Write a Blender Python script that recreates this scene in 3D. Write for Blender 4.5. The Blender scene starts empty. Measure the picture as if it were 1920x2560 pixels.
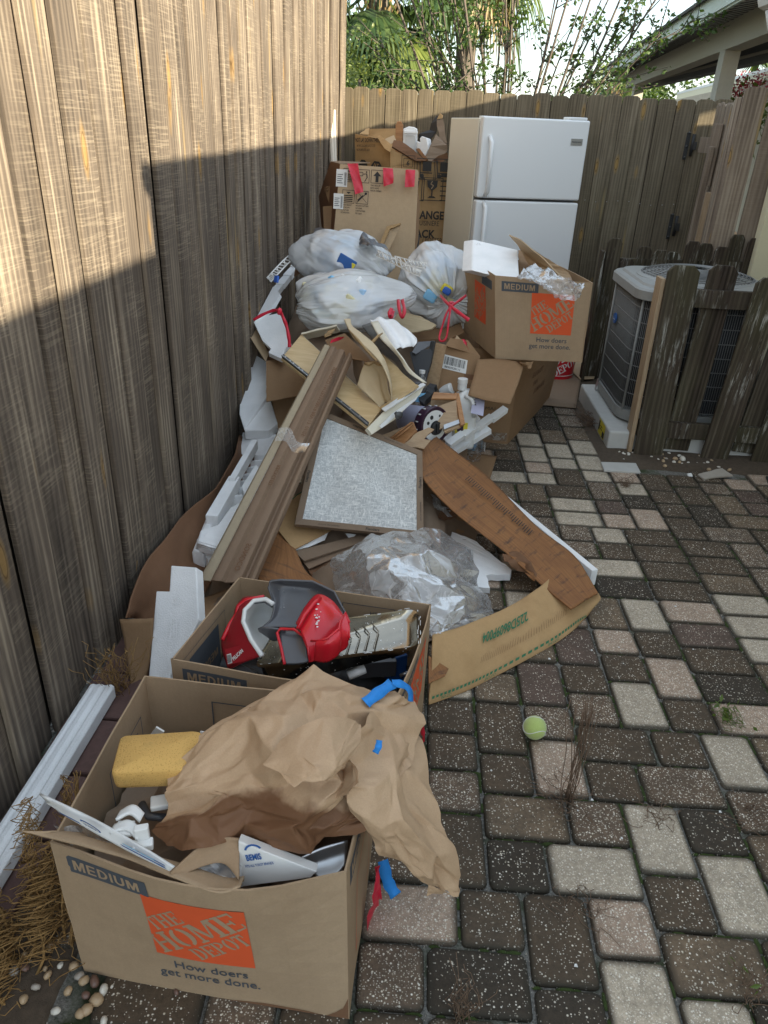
import bpy, bmesh, math, random
from mathutils import Vector, Matrix, noise
from mathutils.geometry import tessellate_polygon
R = math.radians
random.seed(7)
sc = bpy.context.scene
COL = sc.collection

# ---------------------------------------------------------------- camera
cam_d = bpy.data.cameras.new('camera'); cam = bpy.data.objects.new('camera', cam_d); COL.objects.link(cam)
sc.camera = cam
cam_d.sensor_fit = 'VERTICAL'; cam_d.sensor_height = 24.0; cam_d.sensor_width = 18.0
cam_d.lens = 24.0*1848/2560; cam_d.clip_start = 0.05; cam_d.clip_end = 400
cam.matrix_world = Matrix(((0.997833, -0.059556, 0.027981, 0.0), (0.052282, 0.459361, -0.886709, 0.0), (0.039955, 0.886251, 0.461480, 1.54), (0, 0, 0, 1)))
CAM = Vector((0, 0, 1.54))
# ---------------------------------------------------------------- world, sun, exposure
SUN_DIR = Vector((-1.0, 0.70, -0.33)).normalized()          # the way the light travels
el = math.asin(-SUN_DIR.z)
w = bpy.data.worlds.new('World'); sc.world = w; w.use_nodes = True
nt = w.node_tree; nt.nodes.clear()
sky = nt.nodes.new('ShaderNodeTexSky'); sky.sky_type = 'NISHITA'; sky.sun_disc = False
sky.sun_elevation = el; sky.sun_rotation = math.atan2(-SUN_DIR.x, -SUN_DIR.y)
sky.air_density = 1.0; sky.dust_density = 1.2; sky.ozone_density = 1.0
bg = nt.nodes.new('ShaderNodeBackground'); bg.inputs[1].default_value = 0.12
out = nt.nodes.new('ShaderNodeOutputWorld')
tc = nt.nodes.new('ShaderNodeTexCoord'); mp = nt.nodes.new('ShaderNodeMapping'); mp.inputs['Scale'].default_value = (1.2, 1.2, 4.0)
cn = nt.nodes.new('ShaderNodeTexNoise'); cn.inputs['Scale'].default_value = 2.2; cn.inputs['Detail'].default_value = 7; cn.inputs['Roughness'].default_value = .6
cr = nt.nodes.new('ShaderNodeValToRGB'); cr.color_ramp.elements[0].position = .36; cr.color_ramp.elements[1].position = .68
cr.color_ramp.elements[0].color = (.22,)*3+(1,); cr.color_ramp.elements[1].color = (.62,)*3+(1,)
mx = nt.nodes.new('ShaderNodeMix'); mx.data_type = 'RGBA'; mx.inputs['B'].default_value = (5.6, 6.3, 6.7, 1)
L = nt.links.new
L(tc.outputs['Generated'], mp.inputs[0]); L(mp.outputs[0], cn.inputs['Vector']); L(cn.outputs['Fac'], cr.inputs[0])
L(cr.outputs[0], mx.inputs['Factor']); L(sky.outputs[0], mx.inputs['A']); L(mx.outputs['Result'], bg.inputs[0]); L(bg.outputs[0], out.inputs[0])
sd = bpy.data.lights.new('sun', 'SUN'); sd.energy = 5.0; sd.angle = R(0.5); sd.color = (1.0, .88, .66)
so = bpy.data.objects.new('sun', sd); COL.objects.link(so); so.rotation_euler = SUN_DIR.to_track_quat('-Z', 'Y').to_euler()
so.location = (6, -3, 6)
sc.view_settings.view_transform = 'Standard'; sc.view_settings.look = 'None'
sc.view_settings.gamma = 1; sc.view_settings.use_curve_mapping = False
sc.view_settings.exposure = 1.46
sc.render.engine = 'CYCLES'
sc.cycles.transparent_max_bounces = 24; sc.cycles.max_bounces = 8; sc.cycles.sample_clamp_indirect = 6

# ---------------------------------------------------------------- helpers
ORG = {}
def V3(p): return Vector(p)
def tag(o, label=None, cat=None, group=None, kind=None):
    if label: o['label'] = label
    if cat: o['category'] = cat
    if group: o['group'] = group
    if kind: o['kind'] = kind
    return o
def thing(name, loc, label, cat, group=None):
    o = bpy.data.objects.new(name, None); COL.objects.link(o); o.empty_display_size = .05
    o.location = loc; ORG[o.name] = Vector(loc); return tag(o, label, cat, group)
def mk(name, V, F, mat, parent=None, smooth=False, uv=None, mi=None, attr=None):
    V = [Vector(v) for v in V]
    lo = Vector((min(v.x for v in V), min(v.y for v in V), min(v.z for v in V))); hi = Vector((max(v.x for v in V), max(v.y for v in V), max(v.z for v in V)))
    org = Vector(((lo.x+hi.x)/2, (lo.y+hi.y)/2, lo.z))
    me = bpy.data.meshes.new(name); me.from_pydata([v-org for v in V], [], F); me.validate()
    if uv and len(me.polygons) == len(F):
        l = me.uv_layers.new(name='UVMap')
        for p in me.polygons:
            for li, vi in zip(p.loop_indices, p.vertices): l.data[li].uv = uv[vi]
    for m in (mat if isinstance(mat, (list, tuple)) else [mat]): me.materials.append(m)
    if mi:
        for p, k in zip(me.polygons, mi): p.material_index = k
    if attr:
        a = me.attributes.new('wet', 'FLOAT', 'POINT')
        for i, x in enumerate(attr): a.data[i].value = x
    if smooth: me.polygons.foreach_set('use_smooth', [True]*len(me.polygons))
    o = bpy.data.objects.new(name, me); COL.objects.link(o); ORG[o.name] = org
    if parent: o.parent = parent; o.location = org - ORG[parent.name]
    else: o.location = org
    return o
def bevel(o, w=.003, seg=2):
    m = o.modifiers.new('bevel', 'BEVEL'); m.width = w; m.segments = seg; m.limit_method = 'ANGLE'; m.angle_limit = R(40); return o
def newell(P):
    n = Vector((0, 0, 0))
    for i in range(len(P)):
        a, b = P[i], P[(i+1) % len(P)]
        n += Vector(((a.y-b.y)*(a.z+b.z), (a.z-b.z)*(a.x+b.x), (a.x-b.x)*(a.y+b.y)))
    return n.normalized()
def box(name, P0, U, Vv, W, mat, parent=None, bev=.002):
    P0, U, Vv, W = V3(P0), V3(U), V3(Vv), V3(W)
    V = [P0, P0+U, P0+U+Vv, P0+Vv, P0+W, P0+U+W, P0+U+Vv+W, P0+Vv+W]
    F = [(0, 3, 2, 1), (4, 5, 6, 7), (0, 1, 5, 4), (1, 2, 6, 5), (2, 3, 7, 6), (3, 0, 4, 7)]
    if U.cross(Vv).dot(W) < 0: F = [tuple(reversed(f)) for f in F]
    VV = []; FF = []; UVs = []
    for f in F:
        b = len(VV); a = V[f[0]]; e1 = (V[f[1]]-a); e2 = V[f[3]]-a
        if e1.length < e2.length: uvs = [(0, 0), (0, e1.length), (e2.length, e1.length), (e2.length, 0)]
        else: uvs = [(0, 0), (e1.length, 0), (e1.length, e2.length), (0, e2.length)]
    bm = None
    o = mk(name, V, F, mat, parent)
    if bev: bevel(o, bev)
    return o
def cbox(name, c, size, mat, parent=None, rz=0, bev=.002, M=None):
    M = M or Matrix.Rotation(rz, 3, 'Z'); s = Vector(size)
    U, Vv, W = M@Vector((s.x, 0, 0)), M@Vector((0, s.y, 0)), M@Vector((0, 0, s.z))
    return box(name, Vector(c)-(U+Vv+W)/2, U, Vv, W, mat, parent, bev)
def jag(P, amp, seg, rnd):
    o = []
    for i in range(len(P)):
        a, b = P[i], P[(i+1) % len(P)]; n = max(1, int((b-a).length/seg)); d = (b-a)
        for k in range(n):
            q = a+d*(k/n)
            if k: q = q+Vector((rnd.uniform(-amp, amp), rnd.uniform(-amp, amp), rnd.uniform(-amp, amp)*.5))
            o.append(q)
    return o
def slab(name, P, t, mat, parent=None, rough=0, seg=.03, bev=0, seed=1, warp=0):
    P = [V3(p) for p in P]; n = newell(P); c = sum(P, Vector())/len(P)
    if n.dot(CAM-c) < 0: P.reverse(); n = -n
    e1 = (P[1]-P[0]).normalized(); e2 = n.cross(e1)
    if rough or warp: P = jag(P, rough, seg, random.Random(seed))
    if warp: P = [p+n*warp*noise.noise(p*6+Vector((seed, 0, 0))) for p in P]
    k = len(P); V = P+[p-n*t for p in P]
    tri = tessellate_polygon([P]); F = []
    for a, b, cc in tri:
        f = (a, b, cc)
        if (P[b]-P[a]).cross(P[cc]-P[a]).dot(n) < 0: f = (a, cc, b)
        F.append(f); F.append((f[0]+k, f[2]+k, f[1]+k))
    for i in range(k):
        j = (i+1) % k; F.append((i, i+k, j+k, j))
    if all(abs((p-c).dot(n)) < .0015 for p in P):        # clean n-gons when flat
        F = [tuple(range(k)), tuple(range(2*k-1, k-1, -1))]+F[-k:]
    uv = [((p-c).dot(e1), (p-c).dot(e2)) for p in V]
    o = mk(name, V, F, mat, parent, uv=uv)
    if bev: bevel(o, bev)
    return o
def cr4(a, b, c, d, t): return .5*((2*b)+(c-a)*t+(2*a-5*b+4*c-d)*t*t+(3*b-a-3*c+d)*t*t*t)
def crl(P, t):
    n = len(P)-1; x = min(max(t, 0), 1)*n; i = min(int(x), n-1); f = x-i
    g = lambda k: P[k] if 0 <= k <= n else (2*P[0]-P[1] if k < 0 else 2*P[n]-P[n-1])
    return cr4(g(i-1), g(i), g(i+1), g(i+2), f)
def folds(seed, n, amp, lo, hi):
    r = random.Random(seed); fs = []
    for k in range(n):
        d = Vector((r.gauss(0, 1), r.gauss(0, 1), r.gauss(0, 1))).normalized(); lam = math.exp(r.uniform(math.log(lo), math.log(hi)))
        fs.append((d/lam, r.random(), amp*lam*r.uniform(.5, 1)))
    def f(p):
        s = 0
        q = p+.03*noise.noise_vector(p*5)
        for d, ph, a in fs:
            x = (d.dot(q)+ph) % 1; s += a*(abs(x-.5)*2-.5)
        return s
    return f
def patch(name, rows, mat, parent=None, nu=30, nv=30, t=0, crum=None, smooth=True, attr=None, edge=0, seed=1):
    rows = [[V3(p) for p in r] for r in rows]; V = []; uv = []; at = []; rr = random.Random(seed)
    for i in range(nv+1):
        for j in range(nu+1):
            a = j/nu; b = i/nv
            if edge and (i in (0, nv) or j in (0, nu)): a += rr.uniform(-edge, edge); b += rr.uniform(-edge, edge)
            p = crl([crl(r, a) for r in rows], b)
            V.append(p); at.append(attr(a, b) if attr else 0)
    F = []; W = nu+1
    for i in range(nv):
        for j in range(nu): F.append((i*W+j, i*W+j+1, (i+1)*W+j+1, (i+1)*W+j))
    d1 = (V[nu]-V[0]).length or .1; d2 = (V[nv*W]-V[0]).length or .1
    uv = [((j/nu)*d1, (i/nv)*d2) for i in range(nv+1) for j in range(nu+1)]
    if crum:
        N = []
        for i in range(nv+1):
            for j in range(nu+1):
                a = V[i*W+min(j+1, nu)]-V[i*W+max(j-1, 0)]; b = V[min(i+1, nv)*W+j]-V[max(i-1, 0)*W+j]
                N.append(a.cross(b).normalized())
        if N[len(N)//2].dot(CAM-V[len(V)//2]) < 0: N = [-n for n in N]
        V = [v+n*crum(v) for v, n in zip(V, N)]
    o = mk(name, V, F, mat, parent, smooth=smooth, uv=uv, attr=at if attr else None)
    if t: m = o.modifiers.new('thickness', 'SOLIDIFY'); m.thickness = t; m.offset = 0
    return o
def crumple(name, rows, mat, parent=None, nu=14, nv=12, amp=.02, amp2=.005, seed=1, attr=None, edge=.3, sub_=3, sm=3, soft=.5):
    """sheet folded into flat facets with sharp creases: coarse random triangles, then a finer octave"""
    rows = [[V3(p) for p in r] for r in rows]; rr = random.Random(seed); W = nu+1; V = []; at = []
    for i in range(nv+1):
        for j in range(W):
            a = (j+(rr.uniform(-edge, edge) if 0 < j < nu else 0))/nu; b = (i+(rr.uniform(-edge, edge) if 0 < i < nv else 0))/nv
            V.append(crl([crl(r, a) for r in rows], b)); at.append(attr(a, b) if attr else 0)
    Nn = []
    for i in range(nv+1):
        for j in range(W):
            n = (V[i*W+min(j+1, nu)]-V[i*W+max(j-1, 0)]).cross(V[min(i+1, nv)*W+j]-V[max(i-1, 0)*W+j])
            n = n.normalized() if n.length > 1e-9 else Vector((0, 0, 1)); Nn.append(n if n.dot(CAM-V[i*W+j]) > 0 else -n)
    V = [v+n*rr.uniform(-amp, amp) for v, n in zip(V, Nn)]
    F = []
    for i in range(nv):
        for j in range(nu):
            q = (i*W+j, i*W+j+1, (i+1)*W+j+1, (i+1)*W+j); F += [(q[0], q[1], q[2]), (q[0], q[2], q[3])] if rr.random() < .5 else [(q[0], q[1], q[3]), (q[1], q[2], q[3])]
    for it in range(sub_):      # midpoint subdivision, small random offsets on the first two rounds
        mid = {}; F2 = []; a2 = amp2*(.5**it) if it < 2 else 0
        def m_(x, y):
            k = (min(x, y), max(x, y))
            if k not in mid:
                mid[k] = len(V); V.append((V[x]+V[y])/2+Vector((rr.uniform(-a2, a2), rr.uniform(-a2, a2), rr.uniform(-a2, a2)))); at.append((at[x]+at[y])/2)
            return mid[k]
        for x, y, z in F: p, q, r = m_(x, y), m_(y, z), m_(z, x); F2 += [(x, p, r), (p, y, q), (r, q, z), (p, q, r)]
        F = F2
    o = mk(name, V, F, mat, parent, smooth=True, attr=at if attr else None)
    s = o.modifiers.new('soften', 'SMOOTH'); s.factor = soft; s.iterations = sm
    return o
def frame_of(d):
    d = d.normalized(); a = Vector((0, 0, 1)) if abs(d.z) < .9 else Vector((1, 0, 0)); x = a.cross(d).normalized(); return x, d.cross(x)
def tube_geo(P, r, n=8, flat=1.0):
    P = [V3(p) for p in P]; V = []; F = []; rs = r if isinstance(r, (list, tuple)) else [r]*len(P); x = None
    for i, p in enumerate(P):
        d = (P[min(i+1, len(P)-1)]-P[max(i-1, 0)]).normalized()
        if x is None: x, y = frame_of(d)
        else: x = (x-d*x.dot(d)).normalized(); y = d.cross(x)
        for k in range(n):
            a = 2*math.pi*k/n; V.append(p+x*(math.cos(a)*rs[i])+y*(math.sin(a)*rs[i]*flat))
    for i in range(len(P)-1):
        for k in range(n): F.append((i*n+k, i*n+(k+1) % n, (i+1)*n+(k+1) % n, (i+1)*n+k))
    F.append(tuple(reversed(range(n)))); F.append(tuple(range((len(P)-1)*n, len(P)*n)))
    return V, F
def tube(name, P, r, mat, parent=None, n=8, smooth=True, flat=1.0):
    V, F = tube_geo(P, r, n, flat); return mk(name, V, F, mat, parent, smooth=smooth)
def tubes(name, L_, mat, parent=None, n=4, smooth=True):
    V = []; F = []
    for P, r in L_:
        v, f = tube_geo(P, r, n); b = len(V); V += v; F += [tuple(i+b for i in q) for q in f]
    return mk(name, V, F, mat, parent, smooth=smooth)
def lathe(name, o, axis, prof, mat, parent=None, n=28, smooth=True, mi=None, ang=None):
    o = V3(o); axis = V3(axis).normalized(); x, y = frame_of(axis); V = []; F = []; MI = []
    for r, h in prof:
        for k in range(n): a = 2*math.pi*k/n; V.append(o+axis*h+(x*math.cos(a)+y*math.sin(a))*r)
    for i in range(len(prof)-1):
        for k in range(n): F.append((i*n+k, i*n+(k+1) % n, (i+1)*n+(k+1) % n, (i+1)*n+k)); MI.append(mi[i] if mi else 0)
    ob = mk(name, V, F, mat, parent, smooth=smooth, mi=MI if mi else None)
    bpyo = ob.data
    m = ob.modifiers.new('edge_split', 'EDGE_SPLIT'); m.split_angle = R(38)
    return ob
def ribbon(name, P, wdt, mat, parent=None, nrm=(0, 0, 1), t=.0006, sub=6):
    P = [V3(p) for p in P]; n = (len(P)-1)*sub; V = []; F = []
    for i in range(n+1):
        p = crl(P, i/n); q = crl(P, min(1, (i+1)/n)); q0 = crl(P, max(0, (i-1)/n)); d = (q-q0).normalized()
        s = d.cross(V3(nrm)).normalized(); ww = wdt*(1+.10*math.sin(i*.9+len(P))); V += [p-s*ww/2, p+s*ww/2]
    for i in range(n): F.append((2*i, 2*i+1, 2*i+3, 2*i+2))
    o = mk(name, V, F, mat, parent, smooth=True); m = o.modifiers.new('thickness', 'SOLIDIFY'); m.thickness = t; return o

# text and print ------------------------------------------------------------
_tc = {}
def glyphs(body, bold=0, space=1.0):
    k = (body, bold, space)
    if k not in _tc:
        c = bpy.data.curves.new('t', 'FONT'); c.body = body; c.size = 1; c.offset = bold; c.space_character = space; c.resolution_u = 3
        o = bpy.data.objects.new('t', c); COL.objects.link(o)
        dg = bpy.context.evaluated_depsgraph_get(); me = bpy.data.meshes.new_from_object(o.evaluated_get(dg))
        _tc[k] = ([v.co.copy() for v in me.vertices], [tuple(p.vertices) for p in me.polygons])
        bpy.data.objects.remove(o); bpy.data.curves.remove(c); bpy.data.meshes.remove(me)
    return _tc[k]
class Face:      # a printable face: origin, unit u, unit v, bulge function
    def __init__(s, o, u, v, bulge=None):
        s.o = V3(o); s.lu = V3(u).length; s.lv = V3(v).length; s.u = V3(u).normalized(); s.v = V3(v).normalized(); s.n = s.u.cross(s.v).normalized(); s.b = bulge
    def __call__(s, u, v, h=0):
        return s.o+s.u*u+s.v*v+s.n*(h+(s.b(u/s.lu, v/s.lv) if s.b else 0))
def text_on(name, body, F_, u, v, size, mat, parent, bold=.02, rot=0, mirror=False, shear=0, space=1, h=.0012, wx=1.0):
    V, F = glyphs(body, bold, space); ca, sa = math.cos(rot), math.sin(rot); O = []
    for p in V:
        x, y = p.x*size*wx+p.y*size*shear, p.y*size
        if mirror: x = -x
        O.append(F_(u+x*ca-y*sa, v+x*sa+y*ca, h))
    return mk(name, O, F, mat, parent)
def rect_on(name, F_, u0, v0, u1, v1, mat, parent, h=.0007, n=8, m=1):
    V = []; F = []
    for i in range(m+1):
        for j in range(n+1): V.append(F_(u0+(u1-u0)*j/n, v0+(v1-v0)*i/m, h))
    for i in range(m):
        for j in range(n): F.append((i*(n+1)+j, i*(n+1)+j+1, (i+1)*(n+1)+j+1, (i+1)*(n+1)+j))
    return mk(name, V, F, mat, parent)
def poly_on(name, F_, polys, mat, parent, h=.0012):
    V = []; F = []
    for P in polys:
        b = len(V); V += [F_(x, y, h) for x, y in P]; F.append(tuple(range(b, b+len(P))))
    return mk(name, V, F, mat, parent)
def outline(u0, v0, u1, v1, t):
    return [[(u0, v0), (u1, v0), (u1, v0+t), (u0, v0+t)], [(u0, v1-t), (u1, v1-t), (u1, v1), (u0, v1)], [(u0, v0), (u0+t, v0), (u0+t, v1), (u0, v1)], [(u1-t, v0), (u1, v0), (u1, v1), (u1-t, v1)]]
def circ(u, v, r, n=20, r2=None): return [(u+r*math.cos(2*math.pi*k/n), v+(r2 or r)*math.sin(2*math.pi*k/n)) for k in range(n)]
def seg2(x0, y0, x1, y1, t):
    d = math.hypot(x1-x0, y1-y0); nx, ny = -(y1-y0)/d*t/2, (x1-x0)/d*t/2
    return [(x0+nx, y0+ny), (x0-nx, y0-ny), (x1-nx, y1-ny), (x1+nx, y1+ny)]
BLK = {'M': (.86, [_q for _q in ([(0,0),(.18,0),(.18,1),(0,1)],[(.68,0),(.86,0),(.86,1),(.68,1)],[(.18,1),(.18,.62),(.36,0),(.43,0),(.43,.40),(.25,1)],[(.68,1),(.61,1),(.43,.40),(.43,0),(.50,0),(.68,.62)])]),
 'E': (.64, [[(0,0),(.18,0),(.18,1),(0,1)],[(.18,0),(.64,0),(.64,.16),(.18,.16)],[(.18,.42),(.60,.42),(.60,.58),(.18,.58)],[(.18,.84),(.64,.84),(.64,1),(.18,1)]]),
 'I': (.18, [[(0,0),(.18,0),(.18,1),(0,1)]]), 'D': None, 'U': None}
def block(F_, word, u, v, size, mat, T, h=.0016, wx=1.0, mirror=False):
    x = 0; P = []
    for ch in word:
        if ch == 'D': wd, pl = .72, [[(0,0),(.18,0),(.18,1),(0,1)]]+_arc(.22, .5, .50, .5, -90, 90, .18, .16, 10)+[[(.18,0),(.24,0),(.24,.16),(.18,.16)],[(.18,.84),(.24,.84),(.24,1),(.18,1)]]
        elif ch == 'U': wd, pl = .72, [[(0,.36),(.18,.36),(.18,1),(0,1)],[(.54,.36),(.72,.36),(.72,1),(.54,1)]]+_arc(.36, .36, .36, .36, 180, 360, .18, .20, 10)
        else: wd, pl = BLK[ch]
        for q in pl: P.append([(u+(-1 if mirror else 1)*(x+a)*size*wx, v+b*size) for a, b in q])
        x += wd+.17
    return poly_on('size_lettering', F_, P, mat, T, h)
# stencil slab-serif letters on a unit-high cell: (width, polygons)
def _r(a, b, c, d): return [(a, b), (c, b), (c, d), (a, d)]
def _arc(cx, cy, rx, ry, a0, a1, tx, ty, n=8):
    o = [(cx+rx*math.cos(R(a0+(a1-a0)*k/n)), cy+ry*math.sin(R(a0+(a1-a0)*k/n))) for k in range(n+1)]
    i = [(cx+(rx-tx)*math.cos(R(a0+(a1-a0)*k/n)), cy+(ry-ty)*math.sin(R(a0+(a1-a0)*k/n))) for k in range(n+1)]
    return [[o[k], o[k+1], i[k+1], i[k]] for k in range(n)]
ST = {
 'T': (.62, [_r(.19, 0, .43, .09), _r(.23, .09, .39, .86), _r(.0, .86, .29, 1), _r(.33, .86, .62, 1), _r(0, .68, .06, .86), _r(.56, .68, .62, .86)]),
 'H': (.72, [_r(0, 0, .30, .09), _r(0, .91, .30, 1), _r(.07, .09, .23, .91), _r(.42, 0, .72, .09), _r(.42, .91, .72, 1), _r(.49, .09, .65, .91), _r(.25, .45, .47, .56)]),
 'E': (.62, [_r(0, 0, .24, .09), _r(0, .91, .24, 1), _r(.07, .09, .23, .91), _r(.27, 0, .62, .10), _r(.56, .10, .62, .30), _r(.27, .90, .62, 1), _r(.56, .72, .62, .90), _r(.25, .45, .44, .55), _r(.40, .36, .46, .64)]),
 'O': (.66, _arc(.31, .5, .31, .5, 100, 260, .16, .10)+_arc(.35, .5, .31, .5, -80, 80, .16, .10)),
 'M': (.92, [_r(0, 0, .24, .09), _r(.08, .09, .17, .91), _r(0, .91, .22, 1), [(.08, 1), (.26, 1), (.44, .25), (.38, .10)], [(.48, .15), (.40, .10), (.66, 1), (.74, 1)], _r(.62, 0, .92, .09), _r(.69, .09, .85, .91), _r(.70, .91, .92, 1)]),
 'D': (.68, [_r(0, 0, .24, .09), _r(0, .91, .24, 1), _r(.07, .09, .23, .91)]+_arc(.28, .5, .40, .5, -88, 88, .17, .10)),
 'P': (.62, [_r(0, 0, .30, .09), _r(0, .91, .24, 1), _r(.07, .09, .23, .91)]+_arc(.28, .72, .34, .28, -88, 88, .15, .09)),
}
def stencil(word, x, y, size, wx, rot, ox, oy, gap=.05, wob=0):
    out = []; ca, sa = math.cos(rot), math.sin(rot)
    for ch in word:
        wd, polys = ST[ch]
        for P in polys:
            q = []
            for a, b in P:
                X, Y = x+a*size*wx, y+b*size
                q.append((ox+X*ca-Y*sa, oy+X*sa+Y*ca))
            out.append(q)
        x += (wd+gap)*size*wx
    return out
def hd_logo(F_, u, v, s, red, card, parent, h=.0007):
    rect_on('logo_square', F_, u, v, u+s, v+s, red, parent, h=h, n=8, m=6)
    rot = R(37); P = []
    c = (u+s/2, v+s/2)
    P += stencil('THE', -.40*s, .205*s, .20*s, 1.05, rot, *c)
    P += stencil('HOME', -.60*s, -.125*s, .30*s, 1.28, rot, *c, gap=.03)
    P += stencil('DEPOT', -.30*s, -.355*s, .20*s, 1.02, rot, *c)
    def clip(Pl):
        return [[(min(max(a, u+.004*s), u+s*.996), min(max(b, v+.004*s), v+s*.996)) for a, b in q] for q in Pl]
    poly_on('logo_lettering', F_, clip(P), card, parent, h=h+.0006)
# ---------------------------------------------------------------- materials
def nm(name):
    m = bpy.data.materials.new(name); m.use_nodes = True; t = m.node_tree; b = t.nodes['Principled BSDF']; return m, t, b
def N(t, ty, **kw):
    n = t.nodes.new(ty)
    for k, v in kw.items():
        if hasattr(n, k) and k not in ('Scale',): setattr(n, k, v)
        else: n.inputs[k].default_value = v
    return n
def ramp(t, src, stops, interp='LINEAR'):
    r = t.nodes.new('ShaderNodeValToRGB'); e = r.color_ramp.elements; r.color_ramp.interpolation = interp
    while len(e) < len(stops): e.new(.5)
    for q, (p, c) in zip(e, stops): q.position = p; q.color = (c, c, c, 1) if isinstance(c, (int, float)) else (*c, 1)
    t.links.new(src, r.inputs[0]); return r.outputs[0]
def mixc(t, f, a, b, mode='MIX'):
    m = t.nodes.new('ShaderNodeMix'); m.data_type = 'RGBA'; m.blend_type = mode
    for k, x in (('Factor', f), ('A', a), ('B', b)):
        if isinstance(x, bpy.types.NodeSocket): t.links.new(x, m.inputs[k])
        elif k == 'Factor': m.inputs[k].default_value = x
        else: m.inputs[k].default_value = (*x, 1)
    return m.outputs['Result']
def coord(t, scale=(1, 1, 1), kind='Object', rnd=True):
    c = t.nodes.new('ShaderNodeTexCoord'); m = t.nodes.new('ShaderNodeMapping'); m.inputs['Scale'].default_value = scale
    t.links.new(c.outputs[kind], m.inputs[0])
    if rnd:
        oi = t.nodes.new('ShaderNodeObjectInfo'); mu = t.nodes.new('ShaderNodeMath'); mu.operation = 'MULTIPLY'; mu.inputs[1].default_value = 37
        t.links.new(oi.outputs['Random'], mu.inputs[0])
        cx = t.nodes.new('ShaderNodeCombineXYZ')
        for i in range(3): t.links.new(mu.outputs[0], cx.inputs[i])
        t.links.new(cx.outputs[0], m.inputs['Location'])
    return m.outputs[0]
def noise_n(t, vec, scale, detail=4, rough=.55, dist=0):
    n = t.nodes.new('ShaderNodeTexNoise'); n.inputs['Scale'].default_value = scale; n.inputs['Detail'].default_value = detail
    n.inputs['Roughness'].default_value = rough; n.inputs['Distortion'].default_value = dist; t.links.new(vec, n.inputs['Vector']); return n.outputs['Fac']
def vor(t, vec, scale, feat='F1', out='Distance', rand=1):
    n = t.nodes.new('ShaderNodeTexVoronoi'); n.feature = feat; n.inputs['Scale'].default_value = scale; n.inputs['Randomness'].default_value = rand
    t.links.new(vec, n.inputs['Vector']); return n.outputs[out]
def mth(t, op, a, b=0.):
    m = t.nodes.new('ShaderNodeMath'); m.operation = op
    for i, x in enumerate((a, b)):
        if isinstance(x, bpy.types.NodeSocket): t.links.new(x, m.inputs[i])
        else: m.inputs[i].default_value = x
    return m.outputs[0]
def bump(t, b, hgt, strength=.3, dist=.005, chain=None):
    n = t.nodes.new('ShaderNodeBump'); n.inputs['Strength'].default_value = strength; n.inputs['Distance'].default_value = dist
    t.links.new(hgt, n.inputs['Height'])
    if chain: t.links.new(chain, n.inputs['Normal'])
    t.links.new(n.outputs[0], b.inputs['Normal']); return n.outputs[0]
def setc(t, b, c):
    if isinstance(c, bpy.types.NodeSocket): t.links.new(c, b.inputs['Base Color'])
    else: b.inputs['Base Color'].default_value = (*c, 1)
def plain(name, c, rough=.5, metal=0, var=.12, scale=20, bmp=0, spec=.5, coat=0):
    m, t, b = nm(name); co = coord(t); n = noise_n(t, co, scale, 5)
    setc(t, b, mixc(t, n, tuple(x*(1-var) for x in c), tuple(min(1, x*(1+var)) for x in c)))
    b.inputs['Roughness'].default_value = rough; b.inputs['Metallic'].default_value = metal; b.inputs['Specular IOR Level'].default_value = spec
    if coat: b.inputs['Coat Weight'].default_value = coat
    if bmp: bump(t, b, noise_n(t, co, scale*6, 4), bmp, .002)
    return m
def cardboard(name, c, stain=.25, lines=.5, dark=(.16, .09, .045)):
    m, t, b = nm(name); co = coord(t); fib = noise_n(t, coord(t, (1, 1, 1)), 260, 3, .7); big = noise_n(t, co, 5, 5, .6); med = noise_n(t, co, 38, 4, .6)
    c1 = mixc(t, med, tuple(x*.90 for x in c), tuple(x*1.10 for x in c))
    c2 = mixc(t, ramp(t, fib, [(.25, 0), (.75, .35)]), c1, tuple(x*.62 for x in c))
    c3 = mixc(t, mth(t, 'MULTIPLY', ramp(t, big, [(.52, 0), (.78, 1)]), stain), c2, dark)
    setc(t, b, c3); b.inputs['Roughness'].default_value = .82; b.inputs['Specular IOR Level'].default_value = .25
    uv = t.nodes.new('ShaderNodeTexCoord'); wv = t.nodes.new('ShaderNodeTexWave'); wv.inputs['Scale'].default_value = 24; wv.inputs['Distortion'].default_value = .6; wv.inputs['Detail Scale'].default_value = 2
    t.links.new(uv.outputs['UV'], wv.inputs['Vector'])
    n1 = bump(t, b, wv.outputs['Fac'], .10*lines, .002); bump(t, b, mth(t, 'ADD', med, mth(t, 'MULTIPLY', big, 3)), .25, .003, n1)
    return m
def grained(name, c, c2, sc_=9, ratio=14, rough=.6, axis=0, bmp=.2):
    m, t, b = nm(name); s = [ratio, ratio, ratio]; s[axis] = 1
    g = noise_n(t, coord(t, tuple(s)), sc_, 6, .62, .4); f = noise_n(t, coord(t), 30, 3)
    setc(t, b, mixc(t, ramp(t, g, [(.3, 0), (.7, 1)]), c, c2)); b.inputs['Roughness'].default_value = rough; bump(t, b, g, bmp, .002); return m
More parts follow.
